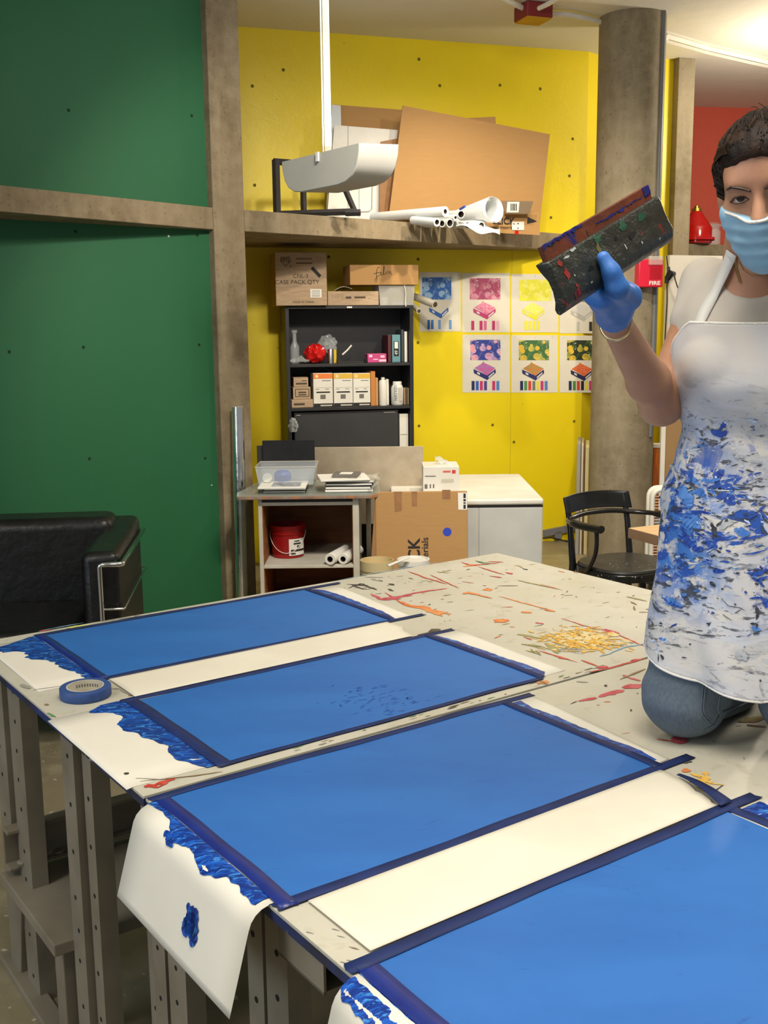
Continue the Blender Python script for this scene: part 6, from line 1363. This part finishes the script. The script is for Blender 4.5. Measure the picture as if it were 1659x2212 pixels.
def surfh(x, z, off=.002, vol=None):                     # point on the face seen from the front, head coordinates
    o = H(x, -.16, z); d = H(x, .1, z)-o; return (vol or body).hit(0, 0, off, d0=d, o0=o)
def hpath(pts, off=.002, vol=None, n=8):
    out = []
    for i in range(len(pts)-1):
        for k in range(n+(i == len(pts)-2)):
            x = pts[i][0]+(pts[i+1][0]-pts[i][0])*k/n; z = pts[i][1]+(pts[i+1][1]-pts[i][1])*k/n; h = surfh(x, z, off, vol)
            if h: out.append(h)
    return out
q = hpath([(-.056,-.006),(-.034,-.013),(-.015,-.020),(0,-.0205),(.015,-.020),(.034,-.013),(.056,-.006)], .002, face)
if len(q) > 3: mb = MB(); mb.tube(q, .0024, 6); mb.build('mask_hem', M['whitep'], per, world=True, smooth=60)
for sx in (-1, 1):
    mb = MB(); mb.tube([H(sx*.056,-.02,-.008), H(sx*.068,-.0,.004), H(sx*.080,.02,.015), H(sx*.084,.034,.0), H(sx*.074,.02,-.035), H(sx*.058,-.015,-.07)], .0016, 6); mb.build('ear_loop', M['whitep'], per, world=True, smooth=60)
# eyes
hair_c = plain('brown_hair', '2c1d13', .5, '4a3220', 60, .2)
iris = plain('iris', '3a2618', .2); dark = plain('pupil', '0a0808', .1); scl = plain('eye_white', 'cfc8c2', .25)
for sx in (-1, 1):
    e = V(H(sx*.031, -.0655, .0125)); gz = (CAM-e).normalized(); q = Vector((0,0,1)).rotation_difference(gz).to_matrix().to_4x4()
    mb = MB(); mb.lathe([(.0135*sin(pi*k/24), -.0135*cos(pi*k/24)) for k in range(0, 21)], 28, m=0, cap=False); mb.lathe([(.0135*sin(pi*k/24), -.0135*cos(pi*k/24)+.0002) for k in range(20, 24)], 28, m=1, cap=False); mb.lathe([(.0028, .0134), (0, .01375)], 16, m=2, cap=False)
    mb.xf(Matrix.Translation(e) @ q); mb.build('eye', [scl, iris, dark], per, world=True, smooth=60)
    for lid, w in (([(-.0155,.0085),(-.008,.0155),(0,.0172),(.008,.0158),(.0155,.010)], .0012),([(-.0145,.0085),(-.006,.0062),(.004,.006),(.014,.0095)], .0006)):
        q = hpath([(sx*.031+a, b) for a, b in lid], .0004)
        if len(q) > 3: mb = MB(); mb.tube(q, w, 6); mb.build('eyelash', hair_c, per, world=True, smooth=60)
    mb = MB(); br_ = [(sx*.011,.0245),(sx*.024,.0305),(sx*.040,.035),(sx*.052,.030)]; q = hpath(br_, .001)
    if len(q) > 3: mb.tube(q, [.0046*sin(pi*(.25+.72*i/len(q))) for i in range(len(q))], 8, flat=.6); mb.build('eyebrow', hair_c, per, world=True, smooth=60)

# hair: a cap shaped over the skull, combed strands on top, a bun behind
hr = Vol(*[np.arange(HC[i]-.17, HC[i]+.17, .003) for i in range(3)])
hr.add(hE((0,.026,.045), (.077,.094,.089)), .02); hr.add(hE((0,-.032,.080), (.064,.056,.046)), .025); hr.add(hE((0,.10,.075), (.045,.042,.045)), .02); hr.add(hE((0,.06,-.02), (.066,.06,.06)), .03)
hr.add(hC((-.062,-.038,.062), (-.072,-.016,.018), .014, .007), .014); hr.add(hC((.062,-.038,.062), (.072,-.016,.018), .014, .007), .014)
hr.cut(hE((0,-.088,-.012), (.065,.072,.088)), .01); hr.cut(hE((0,-.04,-.09), (.09,.075,.07)), .012)
A_, B_, C_ = hl(*hr.co((slice(None),)*3)); hr.D += (.0007*np.sin(150*np.arctan2(A_, C_+.02)*.25+40*B_+2*np.sin(60*B_))+.0005*np.sin(190*A_+90*B_)).astype(np.float32)
t = NT('brown_hair_streaked'); c = t.mix(t.noise(26, 4, .6, t.coord(scale=(1, .25, 1)), .8, .4, .65), '1c120b', '38261a'); t.bump(t.noise(90, 3, .6, t.coord(scale=(1, .2, 1)), .6), .5, .002); M['hair'] = t.fin(c, .6, 0, .25); 
M['hairlight'] = plain('lighter_hair', '4f3826', .6, '3c2a1a', 40, spec=.25)
hr.mesh('hair', M['hair'], per)
mb = MB()
def proj_h(p, off):
    for _ in range(3): p = p-hr.grad(p, .008)*(hr.at(p)-off)
    return p
for i in range(560):
    a_ = rad(random.uniform(-112, 112)); j_ = random.uniform(0, 1)**1.6*.07; s0 = H(.067*sin(a_), -.066+.045*(1-cos(a_))*.6+j_, -.010+.088*cos(a_)+j_*.3)
    e0 = H(random.gauss(0, .018), .098+random.gauss(0, .008), .075+random.gauss(0, .016)); pts = []; wv = random.uniform(0, 6); am = random.uniform(.0005, .0035)
    for k in range(11):
        s_ = k/10; p = s0.lerp(e0, s_)+V(RH@np.array([sin(a_)*.05*sin(pi*s_), 0, .06*sin(pi*s_)]))+V(RH@np.array([am*sin(9*s_+wv), am*cos(7*s_+wv), 0])); pts.append(proj_h(p, .0012+.0016*sin(pi*s_)*random.random()))
    mb.tube(pts, [.0005+.0009*sin(pi*min(1, .2+k/12)) for k in range(11)], 5, m=random.choice((0, 0, 0, 1, 2)))
for i in range(46):       # locks swept over the temples
    sx = -1 if i < 30 else 1; j = random.uniform(-.010, .010); pts = []
    for k in range(7):
        s = k/6; p = H(sx*(.045+.036*s**.8)+j*.3, -.070+.068*s**1.4+j, .092-.062*s**1.3+.012*sin(pi*s)+j*.4); g = hr.at(p); 
        if abs(g) < .03: p = p-hr.grad(p, .008)*(g-.003)
        pts.append(p)
    mb.tube(smooth(pts, 1), .0011, 5, m=int(random.random() < .55))
mb.build('hair_strands', [M['hair'], M['hairlight'], plain('dark_strands', '120c08', .5, spec=.3)], per, world=True, smooth=60)
mb = MB()
for q in (((1556,328),(1549,332),(1545,340),(1552,346),(1560,340)),((1558,333),(1550,345),(1541,358),(1543,368),(1552,372)),((1566,312),(1556,325),(1551,331),(1556,338)),((1556,372),(1552,382),(1558,388),(1566,386)),((1654,232),(1645,226),(1638,222)),((1640,236),(1632,230),(1622,231))):
    mb.tube(smooth([ony(a, b, 1.85) for a, b in q]), .0007, 5)
mb.build('loose_hair', M['hairlight'], per, world=True, smooth=60)

# necklaces, bracelet, collar
gold = plain('gold', 'ecd09a', .25, metal=1)
def strandp(pts, vol, off, n=8): return onsurf(vol, pts, off, n)
full = body
q = strandp(((1588,562),(1590,578),(1595,596),(1600,612)), full, .003, 14); mb = MB()
for i, p in enumerate(q): 
    mb.tube([p-V((.0022,0,0)), p+V((0,0,.0028)), p+V((.0022,0,0)), p-V((0,0,.0028)), p-V((.0022,0,0))], .0009, 5, cap=False)
mb.build('chain_necklace', gold, per, world=True, smooth=60)
q = strandp(((1597,566),(1606,584),(1620,594),(1645,596),(1668,588),(1690,570)), full, .0015, 8)
if len(q) > 3: mb = MB(); mb.tube(q, .0009, 5); mb.build('thin_necklace', gold, per, world=True, smooth=60)
bx_ = lerp(wrR, elR, .035); ad_ = (elR-wrR).normalized(); u_ = (sN-ad_*sN.dot(ad_)).normalized(); v_ = ad_.cross(u_); mb = MB()
mb.tube([bx_+ad_*(.010*sin(2*pi*k/36))+(u_*cos(2*pi*k/36)+v_*sin(2*pi*k/36))*.0262 for k in range(37)], .0013, 8, flat=1.8, cap=False); mb.build('bracelet', gold, per, world=True, smooth=60)

# apron: a sheet wrapped round the front of the body
LV = [(690,1502,.118,1.985,1640),(740,1476,.122,1.985,1640),(800,1452,.130,1.985,1641),(835,1449,.132,1.985,1641),(880,1462,.125,1.99,1642),(935,1475,.115,2.0,1644),(1000,1467,.122,2.005,1646),(1080,1441,.135,2.01,1648),(1150,1431,.15,2.01,1650),(1230,1424,.16,2.01,1651),(1310,1412,.17,2.01,1652),(1390,1403,.185,2.01,1652),(1560,1393,.21,2.01,1652)]
lv = []
for py, pl_, b_, D_, pc in LV:
    z = ony(1640, py, 1.93).z; c_ = J(pc, D_, z); lo_, hi_ = .03, .4
    pl2 = 1449 if py < 800 else pl_
    for _ in range(30):
        md = (lo_+hi_)/2
        if proj(c_-rdir*md)[0] < pl2: hi_ = md
        else: lo_ = md
    lv.append((z, c_, (lo_+hi_)/2, b_))
zs_ = np.array([l[0] for l in lv])[::-1]
def li(z, f): return float(np.interp(z, zs_, np.array([f(l) for l in lv])[::-1]))
ztop = ony(1575, 697, 1.87).z; zhL, zhC = ony(1402, 1380, 2.0).z, ony(1655, 1530, 1.80).z
def apr(th, v, off=0.):                                   # th: angle round the body, v: 0 top .. 1 hem
    s = abs(th)/rad(100); zh = zhC+(zhL-zhC)*min(1, s*1.05)**1.1; zt = ztop-.002*cos(th*3); z = zt+(zh-zt)*v
    c_ = V([li(z, lambda l, i=i: l[1][i]) for i in range(3)]); a, b = li(z, lambda l: l[2]), li(z, lambda l: l[3])
    hm = max(0, (1.42-z)/.5); fold = .010*hm*sin(7*th+1.3+2*z)+.004*sin(13*th+30*z)*min(1, hm+.25)+.0035*sin(60*z+5*th)*math.exp(-((z-1.43)/.06)**2)
    e = 1.0; p = V((c_.x, c_.y, z))+rdir*(a+fold+off)*sin(th)+fdir*(b+fold+off)*(abs(cos(th))**.9)*(1 if cos(th) > 0 else -1)
    return p
def thm(v):
    z = ztop+(zhL-ztop)*v; zb_ = lv[2][0]; 
    if z > zb_:
        k = (ztop-z)/(ztop-zb_); return rad(46+44*k**.8)
    return rad(min(118, 90+28*(zb_-z)/.12))
nu, nv = 96, 130
trunk = Vol(*shirt.ax); addall(trunk, torso[:6], .006)
def apv(th, v):
    p = apr(th, v); out = (rdir*sin(th)+fdir*cos(th)).normalized()
    for _ in range(8):
        g = min(trunk.at(p) if p.z > 1.3 else 9, jeans.at(p) if p.z < 1.42 else 9)
        if g < .007: p = p+out*(.0085-g)
        else: break
    return p
mb = MB(); vs = []; uvs = []
cache = {}
for j in range(nv+1):
    v = j/nv; t_ = thm(v)
    for i in range(nu+1): th = -t_+2*t_*i/nu; p = apv(th, v); vs.append(p); uvs.append((th*.17, p.z))
grid_f = [(j*(nu+1)+i, (j+1)*(nu+1)+i, (j+1)*(nu+1)+i+1, j*(nu+1)+i+1) for j in range(nv) for i in range(nu)]
VA = np.array([list(p) for p in vs]).reshape(nv+1, nu+1, 3)
for _ in range(6): VA[1:-1, 1:-1] = .5*VA[1:-1, 1:-1]+.125*(VA[:-2, 1:-1]+VA[2:, 1:-1]+VA[1:-1, :-2]+VA[1:-1, 2:])
mb.add([tuple(p) for p in VA.reshape(-1, 3)], grid_f)
t = NT('apron_cloth'); uv = t.node('ShaderNodeUVMap').outputs[0]
def uvm(sc=(1,1,1), rot=0):
    mp = t.node('ShaderNodeMapping'); mp.inputs['Scale'].default_value = sc; mp.inputs['Rotation'].default_value = (0, 0, rot); t.link(uv, mp.inputs[0]); return mp.outputs[0]
sx_ = t.node('ShaderNodeSeparateXYZ'); t.link(uv, sx_.inputs[0]); zc2 = sx_.outputs[1]; uc = sx_.outputs[0]
def band(lo, hi, soft):
    a = t.node('ShaderNodeMapRange', interpolation_type='SMOOTHSTEP'); a.inputs[1].default_value = lo-soft; a.inputs[2].default_value = lo+soft; t.link(zc2, a.inputs[0])
    b = t.node('ShaderNodeMapRange', interpolation_type='SMOOTHSTEP'); b.inputs[1].default_value = hi-soft; b.inputs[2].default_value = hi+soft; b.inputs[3].default_value = 1; b.inputs[4].default_value = 0; t.link(zc2, b.inputs[0]); return t.math('MULTIPLY', a.outputs[0], b.outputs[0])
def layer(col, mask, c2): return t.mix(mask, col, c2)
def nz(scale, lo, hi, sc, rot, w, dist=1.2, det=6): return t.noise(scale, det, .68, uvm(sc, rot), dist, lo, hi, w)
c = t.mix(t.noise(5, 4, .6, uvm(), .5), 'cdc8c1', 'c4c5cb')
mid = band(1.13, 1.42, .07); wide = band(1.00, 1.50, .08); low = band(.9, 1.25, .06)
c = layer(c, t.math('MULTIPLY', t.math('MULTIPLY', nz(7, .47, .62, (1, 1.6, 1), .5, 1), wide), .55), 'a9bcd8')
c = layer(c, t.math('MULTIPLY', t.math('MULTIPLY', nz(9, .5, .62, (1, 2.4, 1), -.1, 12), wide), .6), 'a6a6a2')
left_ = t.node('ShaderNodeMapRange', interpolation_type='SMOOTHSTEP'); left_.inputs[1].default_value = -.02; left_.inputs[2].default_value = -.12; t.link(uc, left_.inputs[0])
c = layer(c, t.math('MULTIPLY', nz(8, .46, .54, (1.6, 1, 1), .45, 2), t.math('MULTIPLY', mid, t.math('ADD', .15, t.math('MULTIPLY', left_.outputs[0], .85)))), '3d74bd')
c = layer(c, t.math('MULTIPLY', nz(10, .545, .585, (1.2, 1.8, 1), .5, 3), mid), '2450a4')
c = layer(c, t.math('MULTIPLY', t.math('MULTIPLY', nz(15, .54, .58, (1, 3, 1), .0, 4), wide), .9), '35383e')
c = layer(c, t.math('MULTIPLY', nz(13, .56, .60, (1, 2.2, 1), .3, 5), wide), 'cfcbc2')
c = layer(c, t.math('MULTIPLY', nz(22, .63, .66, (1, 2, 1), -.4, 6), wide), '1d2f78')
c = layer(c, t.math('MULTIPLY', t.math('MULTIPLY', nz(26, .62, .66, (1, 2.4, 1), .2, 7, .6, 4), low), .7), '8b9096')
t.bump(t.noise(30, 5, .6, uvm(), .6), .12, .002); M['apron'] = t.fin(c, .85)
ap = mb.build('apron', M['apron'], per, world=True, smooth=70)
ul = ap.data.uv_layers.new(name='uv'); 
for lp in ap.data.loops: ul.data[lp.index].uv = uvs[lp.vertex_index]
q_ = ap.modifiers.new('solid', 'SOLIDIFY'); q_.thickness = .0016; q_.offset = 1
# hem rim and bib hem
def gpt(i, j): return V(VA[j, i])
for nm, pts in (('apron_hem', [gpt(i, nv) for i in range(nu+1)]), ('bib_hem', [gpt(i, 0) for i in range(nu+1)]), ('side_binding', [gpt(0, j) for j in range(nv+1)]), ('side_binding', [gpt(nu, j) for j in range(nv+1)])):
    mb = MB(); mb.tube(pts, .0026, 6); mb.build(nm, M['whitep'] if nm != 'x' else 0, ap, world=True, smooth=60)
# explicit paint marks, laid on the cloth
def apat(px, py, off=.0022):
    o, d = CAM, ray(px, py); best = None
    r = (VA.reshape(-1, 3)-np.array(o)); dn = np.array(d.normalized()); pr_ = r@dn; dist = np.linalg.norm(r-pr_[:, None]*dn, axis=1)+.05*(pr_ > pr_.min()+.35); k = int(np.argmin(dist)); p = V(VA.reshape(-1, 3)[k]); tt = pr_[k]
    if dist[k] > .006: return None
    q = V(o)+V(dn)*float(tt); return q-V(dn)*off*1.6
apc = [plain('apron_'+k, h, .6, h2, 40) for k, h, h2 in (('navy','1c3a8e','2a55b0'),('blue','3a6fba','5c8fd2'),('grey','9a9c9c','b4b8bc'),('dark','2b2c34','474b55'),('pale','b9cbe2','cfd8e4'),('dirt','b3aa9c','c4bdb2'))]
def amark(mb, pts, w, mi):
    P = [Vector(p) for p in pts]; L = sum((P[i+1]-P[i]).length for i in range(len(P)-1)); n = max(3, int(L/4)); l, r = [], []
    for k in range(n+1):
        s = k/n*(len(P)-1); i = min(int(s), len(P)-2); p = P[i].lerp(P[i+1], s-i); d = (P[i+1]-P[i]).normalized(); q = Vector((-d.y, d.x)); e = w*.5*max(.1, sin(pi*(k+.3)/(n+.6))**.7)
        h_ = .002+.0004*(len(mb.f) % 7)*.2; a1_ = apat(*(p+q*e*random.uniform(.55, 1.3)), h_); a2_ = apat(*(p-q*e*random.uniform(.55, 1.3)), h_)
        if a1_ and a2_: l.append(a1_); r.append(a2_)
    n = len(l)
    if n > 2: mb.add(l+r, [(i, i+1, n+1+i, n+i) for i in range(n-1)], mi)
mb = MB()
A1 = lambda x, y: (1400+x/4.425, 700+y/4.425); A2 = lambda x, y: (1360+x/3.568, 1100+y/3.568)
for mi, w, pts in ((0,26,((600,1020),(690,1060),(755,1030))),(0,16,((680,1010),(730,960),(735,925))),(2,5,((520,990),(600,1020))),(4,10,((720,930),(760,960))),(3,3,((780,990),(800,970))),
    (4,12,((960,910),(1050,945))),(2,9,((1070,975),(1140,980))),(1,7,((380,1190),(470,1165),(575,1160))),(4,6,((390,1215),(500,1190))),(3,4,((595,1155),(630,1172))),(3,5,((688,1190),(725,1160))),(2,14,((805,1245),(860,1265),(925,1270))),(2,8,((970,1300),(1040,1320),(1100,1310))),
    (1,9,((300,1280),(390,1275))),(3,4,((300,1320),(335,1335))),(3,4,((340,1350),(410,1390))),(1,20,((360,1500),(440,1490),(500,1540))),(1,13,((490,1490),(600,1500),(690,1480))),(0,20,((620,1490),(660,1430),(710,1390))),(0,14,((650,1500),(700,1440),(720,1390))),(2,3,((600,1470),(640,1380),(720,1365))),
    (0,14,((560,1570),(680,1545),(800,1590))),(0,22,((720,1540),(770,1545),(810,1580))),(4,4,((560,1580),(700,1590),(870,1595))),(0,28,((650,1650),(740,1640),(830,1660))),(0,24,((720,1690),(800,1700),(855,1680))),(2,14,((740,1660),(810,1670))),(3,5,((820,1535),(920,1545))),(3,4,((790,1360),(860,1340))),
    (0,38,((250,1560),(260,1700),(300,1800))),(1,50,((290,1560),(380,1650),(400,1760))),(1,26,((400,1600),(500,1610),(540,1640))),(0,20,((230,1660),(240,1800),(260,1900))),(1,30,((300,1850),(400,1900),(480,1960))),(1,36,((400,1860),(460,1890),(490,1960))),(0,30,((300,1960),(360,2060),(440,2130))),(0,26,((330,2010),(400,2110),(500,2180))),
    (1,12,((600,1560),(640,1640))),(0,9,((410,1785),(520,1800),(600,1812))),(3,8,((650,1830),(700,1850))),(0,10,((450,1990),(510,2020))),(3,20,((600,1900),(640,1990),(620,2060))),(3,16,((650,1930),(720,1880),(790,1860))),(2,30,((680,1960),(760,1900),(820,1890))),(1,30,((820,1960),(900,1990),(980,2000))),(0,14,((620,2060),(740,2050),(860,2040))),(0,12,((860,2060),(1000,2040),(1140,2010))),
    (3,10,((1080,1920),(1100,1980),(1140,2010))),(3,8,((1100,1860),(1146,1900))),(0,10,((1060,1770),(1110,1830),(1146,1870)))):
    amark(mb, [A1(*p) for p in pts], w*.62, mi)
for mi, w, pts in ((1,26,((205,640),(270,690),(340,720),(410,745))),(0,10,((250,680),(330,735),(410,765))),(1,14,((405,655),(440,660))),(0,20,((640,470),(680,480),(735,470))),(0,16,((915,490),(1000,495),(1067,460))),(0,12,((930,520),(1000,560),(1040,600))),(0,10,((985,540),(1067,520))),(0,9,((920,690),(1000,680),(1067,700))),(0,20,((1030,690),(1060,760))),
    (3,14,((975,740),(990,800),(975,850))),(3,12,((930,880),(985,885),(975,920))),(3,8,((950,960),(1000,955))),(1,16,((940,910),(1010,930))),(3,8,((590,880),(620,885))),(3,6,((605,900),(625,870))),(2,24,((810,1130),(860,1110),(915,1140))),(2,14,((820,1140),(910,1160))),(3,5,((905,1150),(920,1140))),(3,10,((240,1120),(262,1160))),(3,5,((218,1110),(222,1180))),(3,5,((400,1140),(440,1145))),
    (3,3,((700,680),(760,745),(850,760),(905,790))),(3,3,((730,820),(790,860))),(3,3,((715,810),(745,830))),(3,10,((1000,1322),(1015,1322))),(2,6,((1000,1350),(1020,1400),(1040,1450))),(2,5,((955,1440),(1000,1455),(1030,1490))),(2,12,((200,920),(300,930),(440,910))),(5,3,((400,980),(600,1040))),(3,10,((235,870),(245,895))),(4,16,((165,960),(195,1060),(215,1120))),(4,18,((240,990),(300,1030))),
    (0,12,((390,350),(415,365))),(0,10,((620,295),(645,300))),(0,12,((530,290),(570,310))),(0,8,((700,400),(770,410))),(3,8,((820,490),(850,495))),(3,10,((800,345),(840,355))),(3,12,((620,560),(660,600))),(2,16,((280,560),(330,580))),(1,8,((300,420),(360,480),(400,520))),(0,6,((860,345),(960,340),(1060,310)))):
    amark(mb, [A2(*p) for p in pts], w*.62, mi)
RS = random.Random(4)
for i in range(260):
    py = RS.gauss(1130, 110); px = RS.uniform(1415, 1700)
    if 940 < py < 1420: a_ = RS.choice((-.2, .3, .6, -.5)); L_ = RS.uniform(3, 18); amark(mb, [(px, py), (px+L_*cos(a_), py+L_*sin(a_))], RS.uniform(1.5, 6), RS.choice((0, 0, 3, 3, 2, 4, 1)))
o = mb.build('paint_marks', apc, ap, world=True); o['kind'] = 'stuff'
# straps and pocket seam
def strap(pts, w, name, vol, off=.004):
    P = onsurf(vol, pts, off, 8); mb = MB()
    if len(P) < 3: return
    l, r = [], []
    for i, p in enumerate(P):
        d = (P[min(i+1, len(P)-1)]-P[max(0, i-1)]).normalized(); n = vol.grad(p); s = d.cross(n).normalized(); l.append(p+s*w/2); r.append(p-s*w/2)
    n = len(P); mb.add(l+r, [(i, i+1, n+i+1, n+i) for i in range(n-1)]); return mb.build(name, M['whitep'], per, world=True, smooth=60, solid=.0018)
both = Vol(*shirt.ax); both.D = np.minimum(shirt.D, .2); addall(both, neck, .004)
strap(((1504,712),(1522,672),(1543,632),(1562,592),(1577,556),(1580,545)), .024, 'apron_strap', both, .003)
strap(((1690,712),(1684,672),(1680,632),(1676,600),(1674,570)), .024, 'apron_strap', both, .003)
# mid-line: crease tubes for the waist tie
mb = MB(); mb.tube([q for q in [apat(x, y, .004) for x, y in ((1480,932),(1488,960),(1490,985),(1485,1000))] if q], .0016, 5); mb.build('tie_string', M['whitep'], per, world=True)

# ---------------- the squeegee in the hand
sq = thing('squeegee', 'dark paint-caked wooden squeegee with a brown rubber blade, raised in the gloved hand', 'squeegee', SQ(SQL/2, 0, 0))
wd = [(.0,-.006),(-.004,.0),(.0,.008),(.008,.011),(.022,.010),(.040,.004),(.058,.004),(.074,.009),(.086,.012),(.088,.004),(.088,-.010),(.074,-.012),(.056,-.010),(.038,-.010),(.02,-.009),(.008,-.010)]
wd = [(w_+.0, n_+.012*sin((w_)/.088*pi*1.0)-.004) for w_, n_ in wd]
t = NT('paint_caked_wood'); co_ = t.coord(); c = t.mix(t.noise(9, 5, .6, co_, .6, .35, .65), '34352f', '22261f'); c = t.mix(t.noise(12, 5, .65, co_, .8, .56, .64, 2), c, '1f4a38'); c = t.mix(t.noise(16, 4, .6, co_, .6, .66, .7, 5), c, '5c5a34'); c = t.mix(t.noise(20, 4, .6, co_, 1, .67, .7, 8), c, '7a241e'); c = t.mix(t.noise(55, 4, .6, t.coord(scale=(1,1,2)), 1, .68, .70, 11), c, '9fa6a2')
t.bump(t.noise(40, 5, .65, co_, .5), .5, .003); M['caked'] = t.fin(c, .3)
mb = MB(); n = len(wd)
K = 30
for k in range(K+1):
    l = SQL*k/K
    for w_, n_ in wd: mb.v.append(SQ(l, w_, n_))
for k in range(K):
    for i in range(n): mb.f.append((k*n+i, k*n+(i+1) % n, (k+1)*n+(i+1) % n, (k+1)*n+i)); mb.m.append(0)
mb.f += [tuple(range(n-1, -1, -1)), tuple(K*n+i for i in range(n))]; mb.m += [0, 0]
mb.build('wooden_holder', M['caked'], sq, world=True, smooth=50, bevel=.002)
t = NT('rubber_blade'); co_ = t.coord(); c = t.mix(t.noise(8, 5, .6, co_, .5, .4, .65), '6f341c', '52281a'); c = t.mix(t.noise(11, 5, .65, co_, 1, .54, .58, 3), c, '1c1f5e'); c = t.mix(t.noise(30, 4, .6, co_, 1, .62, .66, 6), c, '22201e'); t.bump(t.noise(40, 4), .4, .002); M['blade'] = t.fin(c, .4)
mb = MB(); bl_ = SQL*.0; x0, x1 = .006, SQL-.012
mb.ext([SQ(x0, .080, -.004), SQ(x1, .080, -.004), SQ(x1, .113, -.004), SQ(x0, .113, -.004)], sN*.009); mb.build('rubber_blade', M['blade'], sq, world=True, bevel=.001)
mb = MB(); rng2 = random.Random(3)
def smb(l0, l1, w0, w1):
    pts = []; N = 26
    for k in range(N): pts.append(SQ(l0+(l1-l0)*k/(N-1), w1+.0012*math.sin(k)))
    for k in range(N-1, -1, -1): pts.append(SQ(l0+(l1-l0)*k/(N-1), w0+rng2.uniform(-.003, .003)))
    mb.ext([p+sN*.0052 for p in pts], sN*.0007)
bim = plain('blade_blue_ink', '232a78', .35, '1c2060', 40)
for q_ in ((x0, SQL*.34, .1085, .1135), (SQL*.45, SQL*.88, .097, .100), (SQL*.9, x1, .096, .1125)): mb = MB(); smb(*q_); mb.build('blade_ink', bim, sq, world=True)
mb = MB()
def fl(l, w, rl_, rw, mi):
    l *= SQL/.227
    k = 12; nn_ = max(n_ for w_, n_ in wd if True); pts = []
    for i in range(k):
        th = 2*pi*i/k; e = rng2.uniform(.6, 1.3); ll, ww = l+rl_*cos(th)*e, w+rw*sin(th)*e
        nn = float(np.interp(ww, [a for a, b in wd[1:9]], [b for a, b in wd[1:9]])); pts.append(SQ(ll, ww, nn+.0007))
    mb.add(pts, [tuple(range(k))], mi)
for l, w, a, b, mi in ((.020,.052,.006,.010,0),(.016,.075,.005,.006,0),(.022,.014,.008,.010,1),(.026,.022,.004,.012,0),(.085,.062,.006,.009,2),(.045,.083,.009,.003,3),(.03,.078,.008,.002,3),(.13,.04,.002,.005,3),(.16,.03,.002,.003,3),(.195,.018,.003,.002,3),(.14,.075,.012,.008,4),(.18,.07,.014,.008,4),(.09,.078,.010,.006,4),(.15,.05,.012,.007,5),(.12,.06,.005,.003,5),(.03,.045,.002,.002,3),(.05,.02,.003,.002,3),(.06,.04,.008,.004,5)):
    fl(l, w, a, b, mi)
o = mb.build('paint_flecks', [plain('fleck_red','8e2c28',.4),plain('fleck_crimson','8a1f30',.4),plain('fleck_olive','6c6a3a',.4),plain('fleck_pale','a9b0ad',.3),plain('fleck_green','20503a',.4),plain('fleck_black','15161a',.4)], sq, world=True); o['kind'] = 'stuff'
# ================================================================== LIGHT
sc_ = bpy.context.scene
w = bpy.data.worlds.new('world'); sc_.world = w; w.use_nodes = True
bg = w.node_tree.nodes['Background']; bg.inputs[0].default_value = (.62, .66, .72, 1); bg.inputs[1].default_value = .42
def area(name, loc, rot, size, power, col, sy=None, spread=180):
    l = bpy.data.lights.new(name, 'AREA'); l.energy = power; l.color = col; l.size = size; l.spread = rad(spread)
    if sy: l.shape = 'RECTANGLE'; l.size_y = sy
    o = bpy.data.objects.new(name, l); COL.objects.link(o); o.location = loc; o.rotation_euler = rot; return o
def spot(name, loc, target, power, col, angle=70, r=.04, blend=.5):
    l = bpy.data.lights.new(name, 'SPOT'); l.energy = power; l.color = col; l.spot_size = rad(angle); l.spot_blend = blend; l.shadow_soft_size = r
    o = bpy.data.objects.new(name, l); COL.objects.link(o); o.location = loc; d = Vector(target)-Vector(loc); o.rotation_euler = d.to_track_quat('-Z', 'Y').to_euler(); return o
warm = (1, .89, .70); neut = (1, .93, .82); cool = (.72, .84, 1)
area('overhead_fill', (.3, .9, 3.5), (0, 0, 0), 1.4, 44, neut, None, 120)  # unseen overhead fill, added to light the table and camera-facing sides
area('overhead_fill', (2.6, 2.8, 3.5), (0, 0, 0), 1.2, 40, neut, None, 120)  # matching unseen fill further right, no fixture modelled
area('overhead_fill', (-2.2, .6, 3.3), (0, rad(-38), rad(30)), .8, 34, neut)  # side fill added to brighten the table's left end and legs
area('lamp_uplight', (-.15, 4.82, 2.43), (rad(180), 0, 0), .14, 12, (.86, .93, 1))
area('overhead_fill', (.7, 3.3, 3.5), (rad(38), 0, 0), .7, 62, neut, None, 130)  # fill added to lift the lower back wall, not a real panel
area('window_daylight', (-4.2, -.5, 2.0), (rad(90), 0, rad(-75)), 2.2, 70, cool, 2.4)
spot('track_spot', (1.35, 5.45, 3.42), (.45, 8, .6), 190, warm, 92, .035, .9)
spot('track_spot', (.45, 6.05, 3.42), (.5, 8, .4), 105, warm, 92, .035, .9)
spot('track_spot', (.2, 3.4, 3.4), (-.2, 7, .8), 230, (1, .93, .8), 75, .08)
pt = bpy.data.lights.new('ceiling_bulb', 'POINT'); pt.energy = 90; pt.color = warm; pt.shadow_soft_size = .12; po = bpy.data.objects.new('ceiling_bulb', pt); COL.objects.link(po); po.location = (3.1, 7.6, 3.1)
vs_ = sc_.view_settings; vs_.view_transform = 'Standard'; vs_.look = 'None'; vs_.gamma = 1; vs_.exposure = -0.12; vs_.use_curve_mapping = False
